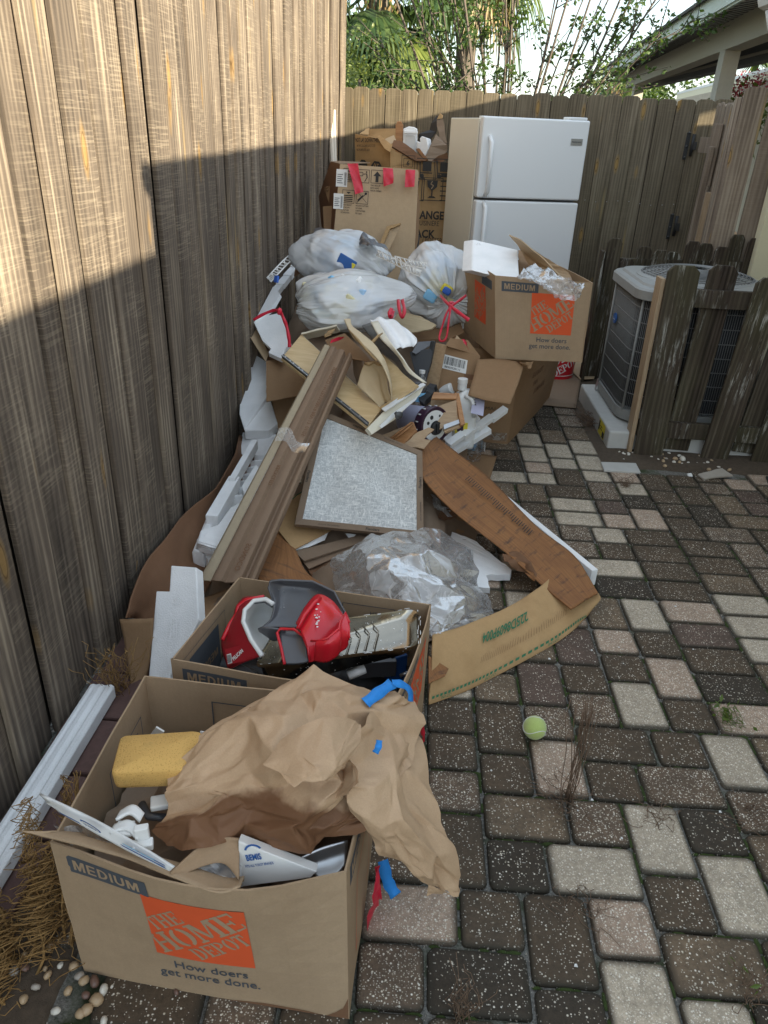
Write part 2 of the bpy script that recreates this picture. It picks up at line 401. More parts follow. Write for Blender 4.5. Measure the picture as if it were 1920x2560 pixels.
def weathered(name, dark, mid, light, knots=1.0, saw=.6, green=None, greenamt=0, pale=None):
    """upright board: local x = width, y = thickness, z = height"""
    m, t, b = nm(name)
    g1 = noise_n(t, coord(t, (17, 17, .7)), 1.7, 7, .72, .9); g2 = noise_n(t, coord(t, (80, 80, 2.2)), 1.6, 4, .6, .6); big = noise_n(t, coord(t, (3, 3, .8)), 1.6, 4)
    ring = t.nodes.new('ShaderNodeTexWave'); ring.inputs['Scale'].default_value = 4.0; ring.inputs['Distortion'].default_value = 11; ring.inputs['Detail'].default_value = 2.5; ring.inputs['Detail Scale'].default_value = .8; ring.inputs['Detail Roughness'].default_value = .45
    t.links.new(coord(t, (3.2, 3.2, .22)), ring.inputs['Vector'])
    g = mth(t, 'ADD', mth(t, 'MULTIPLY', g1, .48), mth(t, 'ADD', mth(t, 'MULTIPLY', g2, .20), mth(t, 'MULTIPLY', ring.outputs['Fac'], .12)))
    g = mth(t, 'ADD', g, mth(t, 'MULTIPLY', mth(t, 'SUBTRACT', big, .5), .5))
    c = ramp(t, g, [(.24, dark), (.44, mid), (.62, light)])
    oi = t.nodes.new('ShaderNodeObjectInfo')
    c = mixc(t, mth(t, 'MULTIPLY', oi.outputs['Random'], .52), c, mixc(t, .5, dark, mid))
    s = noise_n(t, coord(t, (7, 7, 210)), 1.0, 3, .6, .5); sm = noise_n(t, coord(t), 3.0, 2)
    sawm = mth(t, 'MULTIPLY', ramp(t, s, [(.50, 0), (.62, 1)]), ramp(t, sm, [(.40, 0), (.6, saw)]))
    c = mixc(t, sawm, c, tuple(min(1, x*1.2) for x in light))
    if knots:
        kc = coord(t, (8.0, .1, 2.2)); d = vor(t, kc, 1.0); d2 = vor(t, coord(t, (11, .1, .75)), 1.0)
        wob = noise_n(t, coord(t), 40, 2); d = mth(t, 'ADD', d, mth(t, 'MULTIPLY', wob, .03))
        c = mixc(t, mth(t, 'MULTIPLY', ramp(t, d2, [(.06, .85), (.15, 0)]), .8*knots), c, (.42, .30, .12))
        c = mixc(t, ramp(t, d, [(.10, .85*knots), (.20, 0)]), c, (.40, .24, .07))
        c = mixc(t, ramp(t, d, [(.105, 0), (.12, .9*knots), (.135, 0)]), c, (.04, .02, .012))
    if green:
        gm = noise_n(t, coord(t, (2.5, 2.5, 1.1)), 1.5, 5, .6); c = mixc(t, mth(t, 'MULTIPLY', ramp(t, gm, [(.38, 0), (.66, 1)]), greenamt), c, green)
    if pale:
        pm = noise_n(t, coord(t, (45, 45, 4)), 1.2, 5, .75); pb = noise_n(t, coord(t, (5, 5, 2)), 1.5, 3); c = mixc(t, mth(t, 'MULTIPLY', ramp(t, pm, [(.54, 0), (.66, 1)]), ramp(t, pb, [(.46, 0), (.62, .9)])), c, pale)
    setc(t, b, c); b.inputs['Roughness'].default_value = .85; b.inputs['Specular IOR Level'].default_value = .2
    n1 = bump(t, b, g, .35, .003); bump(t, b, s, .3, .0015, n1)
    return m
M = {}
M['fence'] = weathered('fence_wood', (.050, .041, .034), (.165, .132, .103), (.47, .395, .29), .7, .20)
M['fence_far'] = weathered('far_fence_wood', (.072, .057, .040), (.175, .143, .100), (.31, .265, .19), .8, .12, (.12, .105, .055), .2)
M['gatewood'] = weathered('gate_wood', (.12, .09, .07), (.30, .235, .175), (.47, .40, .32), .8, .1)
M['mossy'] = weathered('mossy_picket_wood', (.020, .014, .011), (.072, .054, .040), (.18, .15, .115), 0, 0, (.10, .105, .045), .28, (.50, .49, .44))
M['freshedge'] = grained('pine_edge', (.30, .20, .11), (.46, .34, .22), axis=2)
M['card'] = cardboard('moving_box_cardboard', (.42, .30, .19), .22)
M['card_in'] = cardboard('inner_cardboard', (.36, .245, .15), .10)
M['card_l'] = cardboard('light_cardboard', (.50, .37, .235), .12)
M['card_d'] = cardboard('damp_cardboard', (.20, .105, .058), .5, 1.2)
M['card_g'] = cardboard('grey_brown_cardboard', (.25, .18, .125), .25)
M['card_o'] = cardboard('golden_cardboard', (.50, .32, .155), .5, .7, (.24, .12, .045))
M['card_m'] = cardboard('plain_brown_cardboard', (.30, .185, .10), .3)
M['corrug'] = plain('corrugated_edge', (.16, .10, .06), .9)
M['ink'] = plain('black_print', (.035, .032, .03), .8); M['grey_ink'] = plain('grey_print', (.075, .085, .10), .8)
M['green_ink'] = plain('green_print', (.03, .16, .08), .8); M['blue_ink'] = plain('blue_print', (.02, .10, .33), .6)
M['red_ink'] = plain('orange_red_print', (.72, .10, .025), .75, var=.06)
M['red'] = plain('red_plastic', (.62, .012, .025), .32, var=.05, coat=.3); M['redtape'] = plain('red_tape', (.60, .02, .05), .35, var=.2, scale=60, bmp=.3)
M['redlab'] = plain('dark_red_label', (.30, .012, .02), .4)
M['greyp'] = plain('grey_plastic', (.085, .085, .092), .3, var=.1, bmp=.05, coat=.2)
M['lathw'] = plain('pale_lath', (.55, .50, .42), .7); M['slate'] = plain('grey_ceiling', (.16, .17, .18), .8); M['white'] = plain('white_plastic', (.74, .74, .72), .4, var=.05); M['paper'] = plain('white_paper', (.72, .72, .70), .7, var=.05)
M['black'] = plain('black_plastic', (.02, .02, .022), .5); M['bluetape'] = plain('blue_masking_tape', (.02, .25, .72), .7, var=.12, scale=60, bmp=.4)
M['purple'] = plain('dark_purple_plastic', (.045, .018, .04), .35); M['lav'] = plain('lavender_label', (.42, .42, .55), .5)
M['yellow'] = plain('yellow_plastic', (.75, .62, .05), .5); M['blue'] = plain('blue_plastic', (.03, .12, .5), .5); M['teal'] = plain('teal_plastic', (.08, .42, .42), .5); M['sky_b'] = plain('pale_blue_plastic', (.22, .5, .75), .5); M['pblue'] = plain('pale_blue_paper', (.38, .60, .84), .6); M['pwhite'] = plain('bright_paper', (.86, .87, .87), .6)
M['fringe'] = plain('pale_yellow_card', (.7, .65, .4), .6)
M['steel'] = plain('galvanised_steel', (.45, .46, .47), .35, .9, .15, 40); M['dsteel'] = plain('dark_steel', (.10, .105, .11), .5, .6)
M['film_black'] = plain('black_iron', (.02, .02, .02), .6)
M['cream'] = plain('cream_laminate', (.70, .65, .52), .45, var=.04); M['ply'] = grained('drawer_plywood', (.52, .36, .17), (.66, .49, .27), 5, 8, .5)
M['pinew'] = grained('varnished_pine', (.30, .13, .045), (.47, .24, .10), 7, 12, .5); M['oak'] = grained('pale_oak_veneer', (.34, .22, .12), (.46, .32, .19), 10, 10, .55)
M['osb'] = plain('torn_fibreboard', (.38, .25, .12), .9, var=.3, scale=90, bmp=.6)
M['hardb'] = plain('torn_hardboard', (.58, .46, .29), .7, var=.1)
M['corner'] = cardboard('laminated_board', (.27, .185, .125), .12, .2); M['corner_l'] = cardboard('laminated_board_edge', (.40, .33, .23), .1, .1)
M['seam_dark'] = plain('seam_shade_dark', (.035, .028, .022), .9)  # near-black, puts the shade of the fence seams into the colour
M['ball'] = None
def foam():
    m, t, b = nm('polystyrene_foam'); co = coord(t); v = vor(t, co, 230); n = noise_n(t, co, 9, 4); v2 = vor(t, co, 60)
    setc(t, b, mixc(t, ramp(t, n, [(.35, 0), (.75, 1)]), (.92, .92, .92), (.80, .81, .81))); b.inputs['Roughness'].default_value = .75
    b.inputs['Specular IOR Level'].default_value = .3
    n1 = bump(t, b, v, .35, .0025); bump(t, b, n, .3, .01, n1); return m
M['foam'] = foam()
def kraft():
    m, t, b = nm('kraft_paper'); co = coord(t); f = noise_n(t, co, 330, 3, .7); n = noise_n(t, co, 7, 5, .6)
    c = mixc(t, f, (.45, .295, .175), (.61, .425, .27)); c = mixc(t, ramp(t, n, [(.4, 0), (.75, .35)]), c, (.32, .19, .10))
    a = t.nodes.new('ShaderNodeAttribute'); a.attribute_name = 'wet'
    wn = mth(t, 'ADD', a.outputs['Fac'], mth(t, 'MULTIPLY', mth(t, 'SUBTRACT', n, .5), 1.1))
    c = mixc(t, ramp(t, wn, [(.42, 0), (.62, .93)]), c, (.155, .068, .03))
    setc(t, b, c); b.inputs['Roughness'].default_value = .62; b.inputs['Specular IOR Level'].default_value = .35
    bump(t, b, mth(t, 'ADD', f, mth(t, 'MULTIPLY', noise_n(t, co, 28, 5, .6), 5)), .28, .0016); return m
M['kraft'] = kraft()
def bag(name, tr, col=(.86, .88, .90)):
    m = bpy.data.materials.new(name); m.use_nodes = True; t = m.node_tree; t.nodes.clear()
    o = t.nodes.new('ShaderNodeOutputMaterial'); T = t.nodes.new('ShaderNodeBsdfTransparent'); D = t.nodes.new('ShaderNodeBsdfDiffuse'); TL = t.nodes.new('ShaderNodeBsdfTranslucent'); G = t.nodes.new('ShaderNodeBsdfGlossy')
    for x in (D, TL): x.inputs['Color'].default_value = (*col, 1)
    G.inputs['Roughness'].default_value = .16; T.inputs['Color'].default_value = (.96, .97, .98, 1)
    m1 = t.nodes.new('ShaderNodeMixShader'); m1.inputs[0].default_value = .18; t.links.new(D.outputs[0], m1.inputs[1]); t.links.new(TL.outputs[0], m1.inputs[2])
    co = coord(t); n = noise_n(t, co, 4, 2, .5)
    fac = ramp(t, n, [(.3, tr*1.15), (.7, tr*.85)])
    m2 = t.nodes.new('ShaderNodeMixShader'); t.links.new(fac, m2.inputs[0]); t.links.new(m1.outputs[0], m2.inputs[1]); t.links.new(T.outputs[0], m2.inputs[2])
    fr = t.nodes.new('ShaderNodeFresnel'); fr.inputs[0].default_value = 1.45
    m3 = t.nodes.new('ShaderNodeMixShader'); t.links.new(mth(t, 'ADD', mth(t, 'MULTIPLY', fr.outputs[0], .9), .05), m3.inputs[0]); t.links.new(m2.outputs[0], m3.inputs[1]); t.links.new(G.outputs[0], m3.inputs[2])
    bp = t.nodes.new('ShaderNodeBump'); bp.inputs['Strength'].default_value = .2; bp.inputs['Distance'].default_value = .008
    cz = noise_n(t, co, 13, 4, .5, 1.2); t.links.new(mth(t, 'ABSOLUTE', mth(t, 'SUBTRACT', cz, .5)), bp.inputs['Height'])
    for x in (D, G, TL): t.links.new(bp.outputs[0], x.inputs['Normal'])
    t.links.new(bp.outputs[0], fr.inputs['Normal'])
    t.links.new(m3.outputs[0], o.inputs[0]); return m
M['bag'] = bag('white_bin_liner', .40, (.98, .985, .99)); M['bag2'] = bag('thin_white_bin_liner', .42, (.93, .95, .97))
def film(name, op=.12, tint=(.9, .93, .96)):
    m = bpy.data.materials.new(name); m.use_nodes = True; t = m.node_tree; t.nodes.clear()
    o = t.nodes.new('ShaderNodeOutputMaterial'); T = t.nodes.new('ShaderNodeBsdfTransparent'); D = t.nodes.new('ShaderNodeBsdfDiffuse'); TL = t.nodes.new('ShaderNodeBsdfTranslucent'); G = t.nodes.new('ShaderNodeBsdfGlossy')
    D.inputs[0].default_value = (*tint, 1); TL.inputs[0].default_value = (*tint, 1); G.inputs['Roughness'].default_value = .16
    co = coord(t); w1 = noise_n(t, co, 9, 5, .5, 1.6); r1 = mth(t, 'ABSOLUTE', mth(t, 'SUBTRACT', w1, .5)); st = ramp(t, r1, [(0, op+.30), (.03, op)])
    mD = t.nodes.new('ShaderNodeMixShader'); mD.inputs[0].default_value = .55; t.links.new(D.outputs[0], mD.inputs[1]); t.links.new(TL.outputs[0], mD.inputs[2])
    m1 = t.nodes.new('ShaderNodeMixShader'); t.links.new(st, m1.inputs[0]); t.links.new(T.outputs[0], m1.inputs[1]); t.links.new(mD.outputs[0], m1.inputs[2])
    fr = t.nodes.new('ShaderNodeFresnel'); fr.inputs[0].default_value = 1.5
    m3 = t.nodes.new('ShaderNodeMixShader'); t.links.new(mth(t, 'ADD', mth(t, 'MULTIPLY', fr.outputs[0], .55), .03), m3.inputs[0]); t.links.new(m1.outputs[0], m3.inputs[1]); t.links.new(G.outputs[0], m3.inputs[2])
    bp = t.nodes.new('ShaderNodeBump'); bp.inputs['Strength'].default_value = .3; bp.inputs['Distance'].default_value = .012; t.links.new(r1, bp.inputs['Height'])
    for x in (G, D): t.links.new(bp.outputs[0], x.inputs['Normal'])
    t.links.new(bp.outputs[0], fr.inputs['Normal']); t.links.new(m3.outputs[0], o.inputs[0]); return m
M['film'] = film('clear_film', .40, (.97, .98, .99)); M['film2'] = film('clear_bottle_plastic', .08); M['tapec'] = film('clear_parcel_tape', .25, (.85, .83, .78))
def paver(name, base, spk=.5, dirt=.45):
    m, t, b = nm(name); co = coord(t, rnd=True); sp = noise_n(t, co, 260, 2, .6); v = vor(t, co, 95); v2 = vor(t, co, 190)
    big = noise_n(t, co, 9, 6, .72, .6); med = noise_n(t, co, 80, 6, .8)
    c = mixc(t, ramp(t, med, [(.3, 0), (.7, 1)]), tuple(x*.50 for x in base), tuple(x*1.35 for x in base))
    c = mixc(t, mth(t, 'MULTIPLY', ramp(t, big, [(.36, 1), (.62, 0)]), dirt), c, (.042, .035, .026))
    oi = t.nodes.new('ShaderNodeObjectInfo'); c = mixc(t, mth(t, 'MULTIPLY', oi.outputs['Random'], .35), c, tuple(x*.6 for x in base))
    # pale aggregate chips
    vc = t.nodes.new('ShaderNodeTexVoronoi'); vc.inputs['Scale'].default_value = 135; t.links.new(co, vc.inputs['Vector'])
    sepc = t.nodes.new('ShaderNodeSeparateColor'); t.links.new(vc.outputs['Color'], sepc.inputs[0])
    chip = mth(t, 'MULTIPLY', ramp(t, vc.outputs['Distance'], [(.22, 1), (.36, 0)]), ramp(t, sepc.outputs[0], [(1-.55*spk, 0), (1-.55*spk+.03, 1)]))
    vc2 = t.nodes.new('ShaderNodeTexVoronoi'); vc2.inputs['Scale'].default_value = 240; t.links.new(co, vc2.inputs['Vector'])
    sp2 = t.nodes.new('ShaderNodeSeparateColor'); t.links.new(vc2.outputs['Color'], sp2.inputs[0])
    chip2 = mth(t, 'MULTIPLY', ramp(t, vc2.outputs['Distance'], [(.25, 1), (.4, 0)]), ramp(t, sp2.outputs[1], [(1-.5*spk, 0), (1-.5*spk+.03, .8)]))
    chips = mth(t, 'MULTIPLY', mth(t, 'MAXIMUM', chip, chip2), ramp(t, big, [(.3, .45), (.55, 1)]))
    c = mixc(t, chips, c, mixc(t, sepc.outputs[1], (.66, .58, .45), (.90, .84, .73)))
    at = t.nodes.new('ShaderNodeAttribute'); at.attribute_name = 'grime'; ge = ramp(t, mth(t, 'ADD', at.outputs['Fac'], mth(t, 'MULTIPLY', mth(t, 'SUBTRACT', med, .5), .9)), [(.30, 0), (.80, .85)])
    c = mixc(t, ge, c, (.032, .027, .018))
    setc(t, b, c); b.inputs['Roughness'].default_value = .8; b.inputs['Specular IOR Level'].default_value = .35
    n1 = bump(t, b, mth(t, 'ADD', med, mth(t, 'MULTIPLY', chips, .8)), .6, .003); return m
PV = [paver('pale_grey_paver', (.52, .435, .33), 1.25, .25), paver('pale_pink_paver', (.47, .345, .255), 1.2, .30), paver('speckled_paver', (.18, .125, .084), 1.0, .50),
      paver('dark_brown_paver', (.112, .078, .049), .42, .45), paver('charcoal_paver', (.058, .043, .029), .42, .5), paver('mid_brown_paver', (.19, .135, .086), .5, .45), paver('reddish_paver', (.145, .098, .075), .35, .4)]
def ground_m():
    m, t, b = nm('sandy_joint_soil'); co = coord(t, rnd=False); s = noise_n(t, co, 150, 4, .8); v = vor(t, co, 180); big = noise_n(t, co, 4.5, 5, .6)
    c = mixc(t, ramp(t, s, [(.35, 0), (.65, 1)]), (.07, .066, .055), (.27, .26, .235)); c = mixc(t, ramp(t, big, [(.50, 0), (.62, .9)]), c, (.035, .05, .012))
    setc(t, b, c); b.inputs['Roughness'].default_value = .95; bump(t, b, s, .9, .004); return m
M['ground'] = ground_m()
M['moss'] = plain('green_moss', (.035, .055, .010), .95, var=.5, scale=120, bmp=.8)
M['soil'] = plain('dark_soil', (.085, .062, .042), .95, var=.5, scale=60, bmp=.8)
M['brick'] = plain('damp_red_brick', (.115, .062, .052), .75, var=.35, scale=45, bmp=.4)
M['concrete'] = plain('pale_concrete', (.50, .49, .46), .8, var=.12, scale=18, bmp=.3)
M['enamel'] = plain('white_enamel', (.80, .82, .83), .28, var=.015, scale=4, bmp=.06); M['enamel_side'] = plain('warm_bounce_enamel', (.82, .78, .66), .45, var=.03, scale=6, bmp=.1)  # fridge cabinet: warm bounce from the fence put into its white
M['gasket'] = plain('grey_gasket', (.12, .12, .125), .7)
M['ac'] = plain('grey_painted_steel', (.29, .29, .275), .45, var=.06, scale=12); M['acdark'] = plain('condenser_fins', (.035, .037, .04), .7); M['acgrill'] = plain('grille_wire', (.22, .22, .215), .45, .2)
M['fascia'] = plain('pale_green_fascia', (.66, .74, .69), .6, var=.04); M['soffit'] = plain('white_soffit', (.66, .66, .65), .7, var=.04)
M['stucco'] = plain('beige_stucco', (.52, .49, .42), .85, var=.08, scale=30, bmp=.5); M['wall'] = plain('cream_house_wall', (.62, .57, .44), .8, var=.05, scale=30, bmp=.4)
M['shingle'] = plain('grey_shingle', (.10, .095, .085), .9, var=.3, scale=30, bmp=.5); M['ycream'] = plain('cream_trim', (.72, .66, .46), .6, var=.05); M['stone'] = plain('tan_stone', (.45, .38, .28), .8, var=.3, scale=12, bmp=.5)
M['gutter'] = plain('white_gutter', (.62, .60, .55), .5, var=.04)
def leafm(name, a, b_, tl=.35):
    m, t, b = nm(name); g = t.nodes.new('ShaderNodeNewGeometry'); c = mixc(t, g.outputs['Random Per Island'], a, b_); setc(t, b, c)
    b.inputs['Roughness'].default_value = .45; tr = t.nodes.new('ShaderNodeBsdfTranslucent'); t.links.new(mixc(t, .5, c, (.20, .30, .03)), tr.inputs[0])
    mxs = t.nodes.new('ShaderNodeMixShader'); mxs.inputs[0].default_value = tl; o = t.nodes['Material Output']
    t.links.new(b.outputs[0], mxs.inputs[1]); t.links.new(tr.outputs[0], mxs.inputs[2]); t.links.new(mxs.outputs[0], o.inputs[0]); return m
M['leaf'] = leafm('shrub_leaf', (.030, .070, .018), (.085, .14, .035)); M['palmleaf'] = leafm('palm_leaf', (.035, .075, .030), (.10, .15, .05)); M['yleaf'] = leafm('sunny_leaf', (.10, .14, .03), (.20, .24, .06))
M['pinkfl'] = leafm('pink_blossom', (.55, .03, .08), (.7, .1, .18), .2); M['drypalm'] = leafm('dry_palm_leaf', (.28, .19, .09), (.40, .30, .16), .2)
M['bark'] = plain('shrub_bark', (.105, .085, .068), .85, var=.4, scale=30, bmp=.5); M['pbark'] = plain('palm_bark', (.12, .10, .08), .9, var=.4, scale=25, bmp=.7)
M['drygrass'] = plain('dry_root', (.30, .175, .06), .8, var=.4, scale=40); M['drygrass2'] = plain('brown_stalk', (.15, .095, .060), .85, var=.3, scale=40); M['greenw'] = leafm('weed_leaf', (.07, .12, .02), (.14, .20, .04))
M['pebA'] = plain('tan_pebble', (.42, .30, .18), .45, var=.2); M['pebB'] = plain('white_pebble', (.66, .62, .54), .45, var=.12); M['pebC'] = plain('brown_pebble', (.17, .10, .075), .4, var=.2); M['pebD'] = plain('grey_pebble', (.38, .34, .29), .5, var=.2)
M['sponge'] = None
def sponge_m():
    m, t, b = nm('yellow_sponge'); co = coord(t); v = vor(t, co, 260); v2 = vor(t, co, 120); n = noise_n(t, co, 14, 4)
    c = mixc(t, ramp(t, v, [(.10, 1), (.32, 0)]), (.66, .40, .12), (.40, .21, .05)); c = mixc(t, mth(t, 'MULTIPLY', ramp(t, n, [(.55, 0), (.75, 1)]), .45), c, (.30, .22, .08))
    setc(t, b, c); b.inputs['Roughness'].default_value = .9; n1 = bump(t, b, v, .35, .002); bump(t, b, v2, .2, .002, n1); return m
M['sponge'] = sponge_m()
def filt():
    m, t, b = nm('fibreglass_filter_mesh'); a = noise_n(t, coord(t, (1.5, 9, 9)), 15, 4, .7, 1.6); c_ = noise_n(t, coord(t, (9, 1.5, 3)), 15, 4, .7, 1.6); h = mth(t, 'MAXIMUM', a, c_)
    big = noise_n(t, coord(t), 8, 3)
    c = mixc(t, ramp(t, h, [(.46, 0), (.66, 1)]), (.42, .44, .44), (.86, .86, .83)); c = mixc(t, mth(t, 'MULTIPLY', ramp(t, big, [(.45, 0), (.8, 1)]), .3), c, (.42, .42, .40))
    setc(t, b, c); b.inputs['Roughness'].default_value = .7; bump(t, b, mth(t, 'ADD', h, mth(t, 'MULTIPLY', big, 3)), .5, .004); return m
M['filter'] = filt()
def tennis():
    m, t, b = nm('tennis_felt'); co = coord(t, rnd=False); f = noise_n(t, co, 400, 3, .8); n = noise_n(t, co, 30, 3)
    c = mixc(t, f, (.34, .46, .10), (.58, .68, .24)); c = mixc(t, ramp(t, n, [(.5, 0), (.8, .4)]), c, (.25, .27, .10)); setc(t, b, c); b.inputs['Roughness'].default_value = .95
    b.inputs['Sheen Weight'].default_value = .4; bump(t, b, f, .8, .002); return m
M['ball'] = tennis()
def woodprint():
    m, t, b = nm('scorched_brown_cardboard'); tcn = t.nodes.new('ShaderNodeTexCoord'); mp_ = t.nodes.new('ShaderNodeMapping'); mp_.inputs['Scale'].default_value = (170, 5, 1); t.links.new(tcn.outputs['UV'], mp_.inputs[0])
    g = noise_n(t, mp_.outputs[0], 1.0, 3, .6); n = noise_n(t, coord(t), 7, 5, .6); mp2 = t.nodes.new('ShaderNodeMapping'); mp2.inputs['Scale'].default_value = (9, 38, 1); t.links.new(tcn.outputs['UV'], mp2.inputs[0]); s = noise_n(t, mp2.outputs[0], 1.0, 4, .7)
    c = mixc(t, ramp(t, g, [(.4, 0), (.62, .8)]), (.30, .135, .045), (.21, .085, .03)); c = mixc(t, ramp(t, s, [(.54, 0), (.68, .75)]), c, (.055, .035, .028)); c = mixc(t, ramp(t, n, [(.5, 0), (.75, .4)]), c, (.12, .05, .022))
    setc(t, b, c); b.inputs['Roughness'].default_value = .75; bump(t, b, g, .35, .002); return m
M['burnt'] = woodprint()
def metaltray():
    m, t, b = nm('wet_tinplate'); co = coord(t, rnd=False); v = vor(t, co, 120); n = noise_n(t, co, 90, 3); sp = ramp(t, mth(t, 'MULTIPLY', ramp(t, v, [(.15, 1), (.3, 0)]), ramp(t, n, [(.55, 0), (.62, 1)])), [(.4, 0), (.6, 1)])
    setc(t, b, mixc(t, sp, (.36, .33, .28), (.85, .85, .83))); t.links.new(mth(t, 'SUBTRACT', 1, sp), b.inputs['Metallic']); b.inputs['Roughness'].default_value = .16
    bump(t, b, noise_n(t, co, 14, 3), .12, .01); return m
M['tin'] = metaltray()
M['drop'] = film('water_drop', .02, (.95, .96, .97))
# ---------------------------------------------------------------- ground and paving
g = mk('ground', [(-60, -60, -.05), (60, -60, -.05), (60, 90, -.05), (-60, 90, -.05)], [(0, 1, 2, 3)], M['soil']); g['kind'] = 'structure'
nx, ny = 60, 130; GV = []; GF = []
for i in range(ny+1):
    for j in range(nx+1):
        x = -1.1+3.6*j/nx; y = .2+7.4*i/ny; GV.append((x, y, -.012+.004*noise.noise(Vector((x*5, y*5, 0)))))
for i in range(ny):
    for j in range(nx): GF.append((i*(nx+1)+j, i*(nx+1)+j+1, (i+1)*(nx+1)+j+1, (i+1)*(nx+1)+j))
paving = mk('paving', GV, GF, M['ground'], smooth=True); paving['kind'] = 'structure'
U_ = .0725; X0, Y0 = .245, 1.260
def paver_geo(wx, wy, seed):
    """rounded, slightly worn block, top at z=0, rough outline"""
    r = random.Random(seed); V = []; F = []; hx, hy = wx/2-.0032, wy/2-.0032; rc = .015; ring = []
    for cx, cy, a0 in ((hx-rc, hy-rc, 0), (-hx+rc, hy-rc, 90), (-hx+rc, -hy+rc, 180), (hx-rc, -hy+rc, 270)):
        for k in range(4):
            a = R(a0+30*k); ring.append((cx+rc*math.cos(a)+r.uniform(-.0012, .0012), cy+rc*math.sin(a)+r.uniform(-.0012, .0012)))
    n = len(ring)
    for s, z in ((1, -.05), (1, -.009), (.982, -.003), (.945, -.0004), (.80, .0003)):
        for x, y in ring: V.append((x*s, y*s, z))
    for L_ in range(4):
        for k in range(n): F.append((L_*n+k, L_*n+(k+1) % n, (L_+1)*n+(k+1) % n, (L_+1)*n+k))
    c = len(V); V.append((0, 0, .0006))
    for k in range(n): F.append((4*n+k, 4*n+(k+1) % n, c))
    return V, F
def grime(me, nt_=1):
    a = me.attributes.new('grime', 'FLOAT', 'POINT'); L_ = [1.0]*16+[1.0]*16+[.95]*16+[.68]*16+[.22]*16+[.05]
    a.data.foreach_set('value', (L_*(len(me.vertices)//81))[:len(me.vertices)])
near = [(0,-2,2,2,4),(0,0,3,2,5),(0,2,2,2,3),(0,4,2,3,2.5),(2,2,2,3,1),(2,-2,3,2,0),(3,0,2,2,1.5),(5,-1,2,3,0),(4,2,2,2,3),(6,2,3,2,2),(7,0,2,2,4),(7,-3,2,3,0),(5,-3,2,2,3),(4,4,3,2,3),(7,4,2,2,3),(9,3,2,3,0),
 (3,-4,2,2,1),(-1,-4,2,2,3),(1,-5,2,3,3),(-2,-6,3,2,4),(3,-7,2,3,0),(5,-5,3,2,5),(-2,-2,2,3,2.5),(-2,1,2,2,2),(-2,3,2,2,3),(-4,-4,3,2,1),(-4,-6,2,2,2),(1,-7,2,2,4),(-2,5,2,2,3),(2,5,2,2,2),(4,6,2,2,2),(6,6,2,3,0),(8,6,2,2,3),(10,6,3,2,1),
 (0,7,2,2,5),(2,7,2,3,6),(9,1,2,2,2),(11,4,2,2,5)]
tiles = []; occ = {}
def put(i, j, w_, h_, k):
    for a in range(w_):
        for b in range(h_): occ[(i+a, j+b)] = 1
    tiles.append((i, j, w_, h_, k))
for t_ in near: put(*t_)
rp = random.Random(41)
I0, I1, J0, J1 = -17, 27, -9, 76
wts = [(0, .18), (1, .19), (2, .15), (3, .20), (4, .06), (5, .17), (6, .05)]
def pick():
    x = rp.random()
    for k, p in wts:
        x -= p
        if x < 0: return k
    return 3
for j in range(J0, J1):
    for i in range(I0, I1):
        if occ.get((i, j)): continue
        opts = []
        for w_, h_, p in ((2, 2, .42), (3, 2, .42), (2, 3, .34)):
            if all(not occ.get((i+a, j+b)) and i+a < I1 for a in range(w_) for b in range(h_)): opts.append((w_, h_, p))
        if not opts: continue
        # avoid leaving 1-wide gaps
        good = []
        for w_, h_, p in opts:
            q = 0
            while not occ.get((i+w_+q, j)) and q < 3 and i+w_+q < I1: q += 1
            if q != 1: good.append((w_, h_, p))
        o_ = good or opts; s = sum(p for _, _, p in o_); x = rp.random()*s
        for w_, h_, p in o_:
            x -= p
            if x <= 0: break
        put(i, j, w_, h_, pick())
# leftover cells: widen the neighbouring block where it matches, else lay a cut piece
own = {}
for n_, t_ in enumerate(tiles):
    for a in range(t_[2]):
        for b in range(t_[3]): own[(t_[0]+a, t_[1]+b)] = n_
for j in range(J0, J1):
    for i in range(I0, I1):
        if occ.get((i, j)): continue
        h_ = 1
        while not occ.get((i, j+h_)) and h_ < 3 and j+h_ < J1: h_ += 1
        done = False
        for di in (-1, 1):
            q = own.get((i+di, j))
            if q is not None and tiles[q][1] == j and tiles[q][3] == h_ and tiles[q][2] < 4:
                a, b, c, d, e = tiles[q]; tiles[q] = (min(a, i), b, c+1, d, e); done = True; break
        if not done:
            q = own.get((i, j-1))
            if q is not None and tiles[q][0] == i and tiles[q][2] == 1: q = None
            put(i, j, 1, h_, pick()); continue
        for b in range(h_): occ[(i, j+b)] = 1; own[(i, j+b)] = q
pm = {}
def fence_x(y): return -.985+.0315*y
cand = []; stuff = []
for (i, j, w_, h_, k) in tiles:
    cx, cy = X0+(i+w_/2)*U_, Y0+(j+h_/2)*U_*.965
    if cx < fence_x(cy)+.16: continue
    if cx < -.62 and cy < 1.25: continue
    if cy > 6.95 or cx > 2.3 or (cx > 1.05 and cy > 3.62) : continue
    kk = int(k) if k == int(k) else int(k)+rp.choice((0, 1)); 
    hidden = (-.62 < cx < .0 and .8 < cy < 1.35) or (-.55 < cx < .02 and 1.35 < cy < 1.75)
    inpic = abs(cx) < .46*cy+.45 and cy > .7
    covered = hidden or (cx < .25 and cy > 1.9) or (cx < .7 and cy > 3.3) or not inpic
    (stuff if covered else cand).append((cx, cy, w_, h_, kk))
cand.sort(key=lambda c: c[1]); stuff += cand[290:]; cand = cand[:290]
def tilt_z(cx, cy): return .0035*noise.noise(Vector((cx*2.1, cy*2.1, 4)))
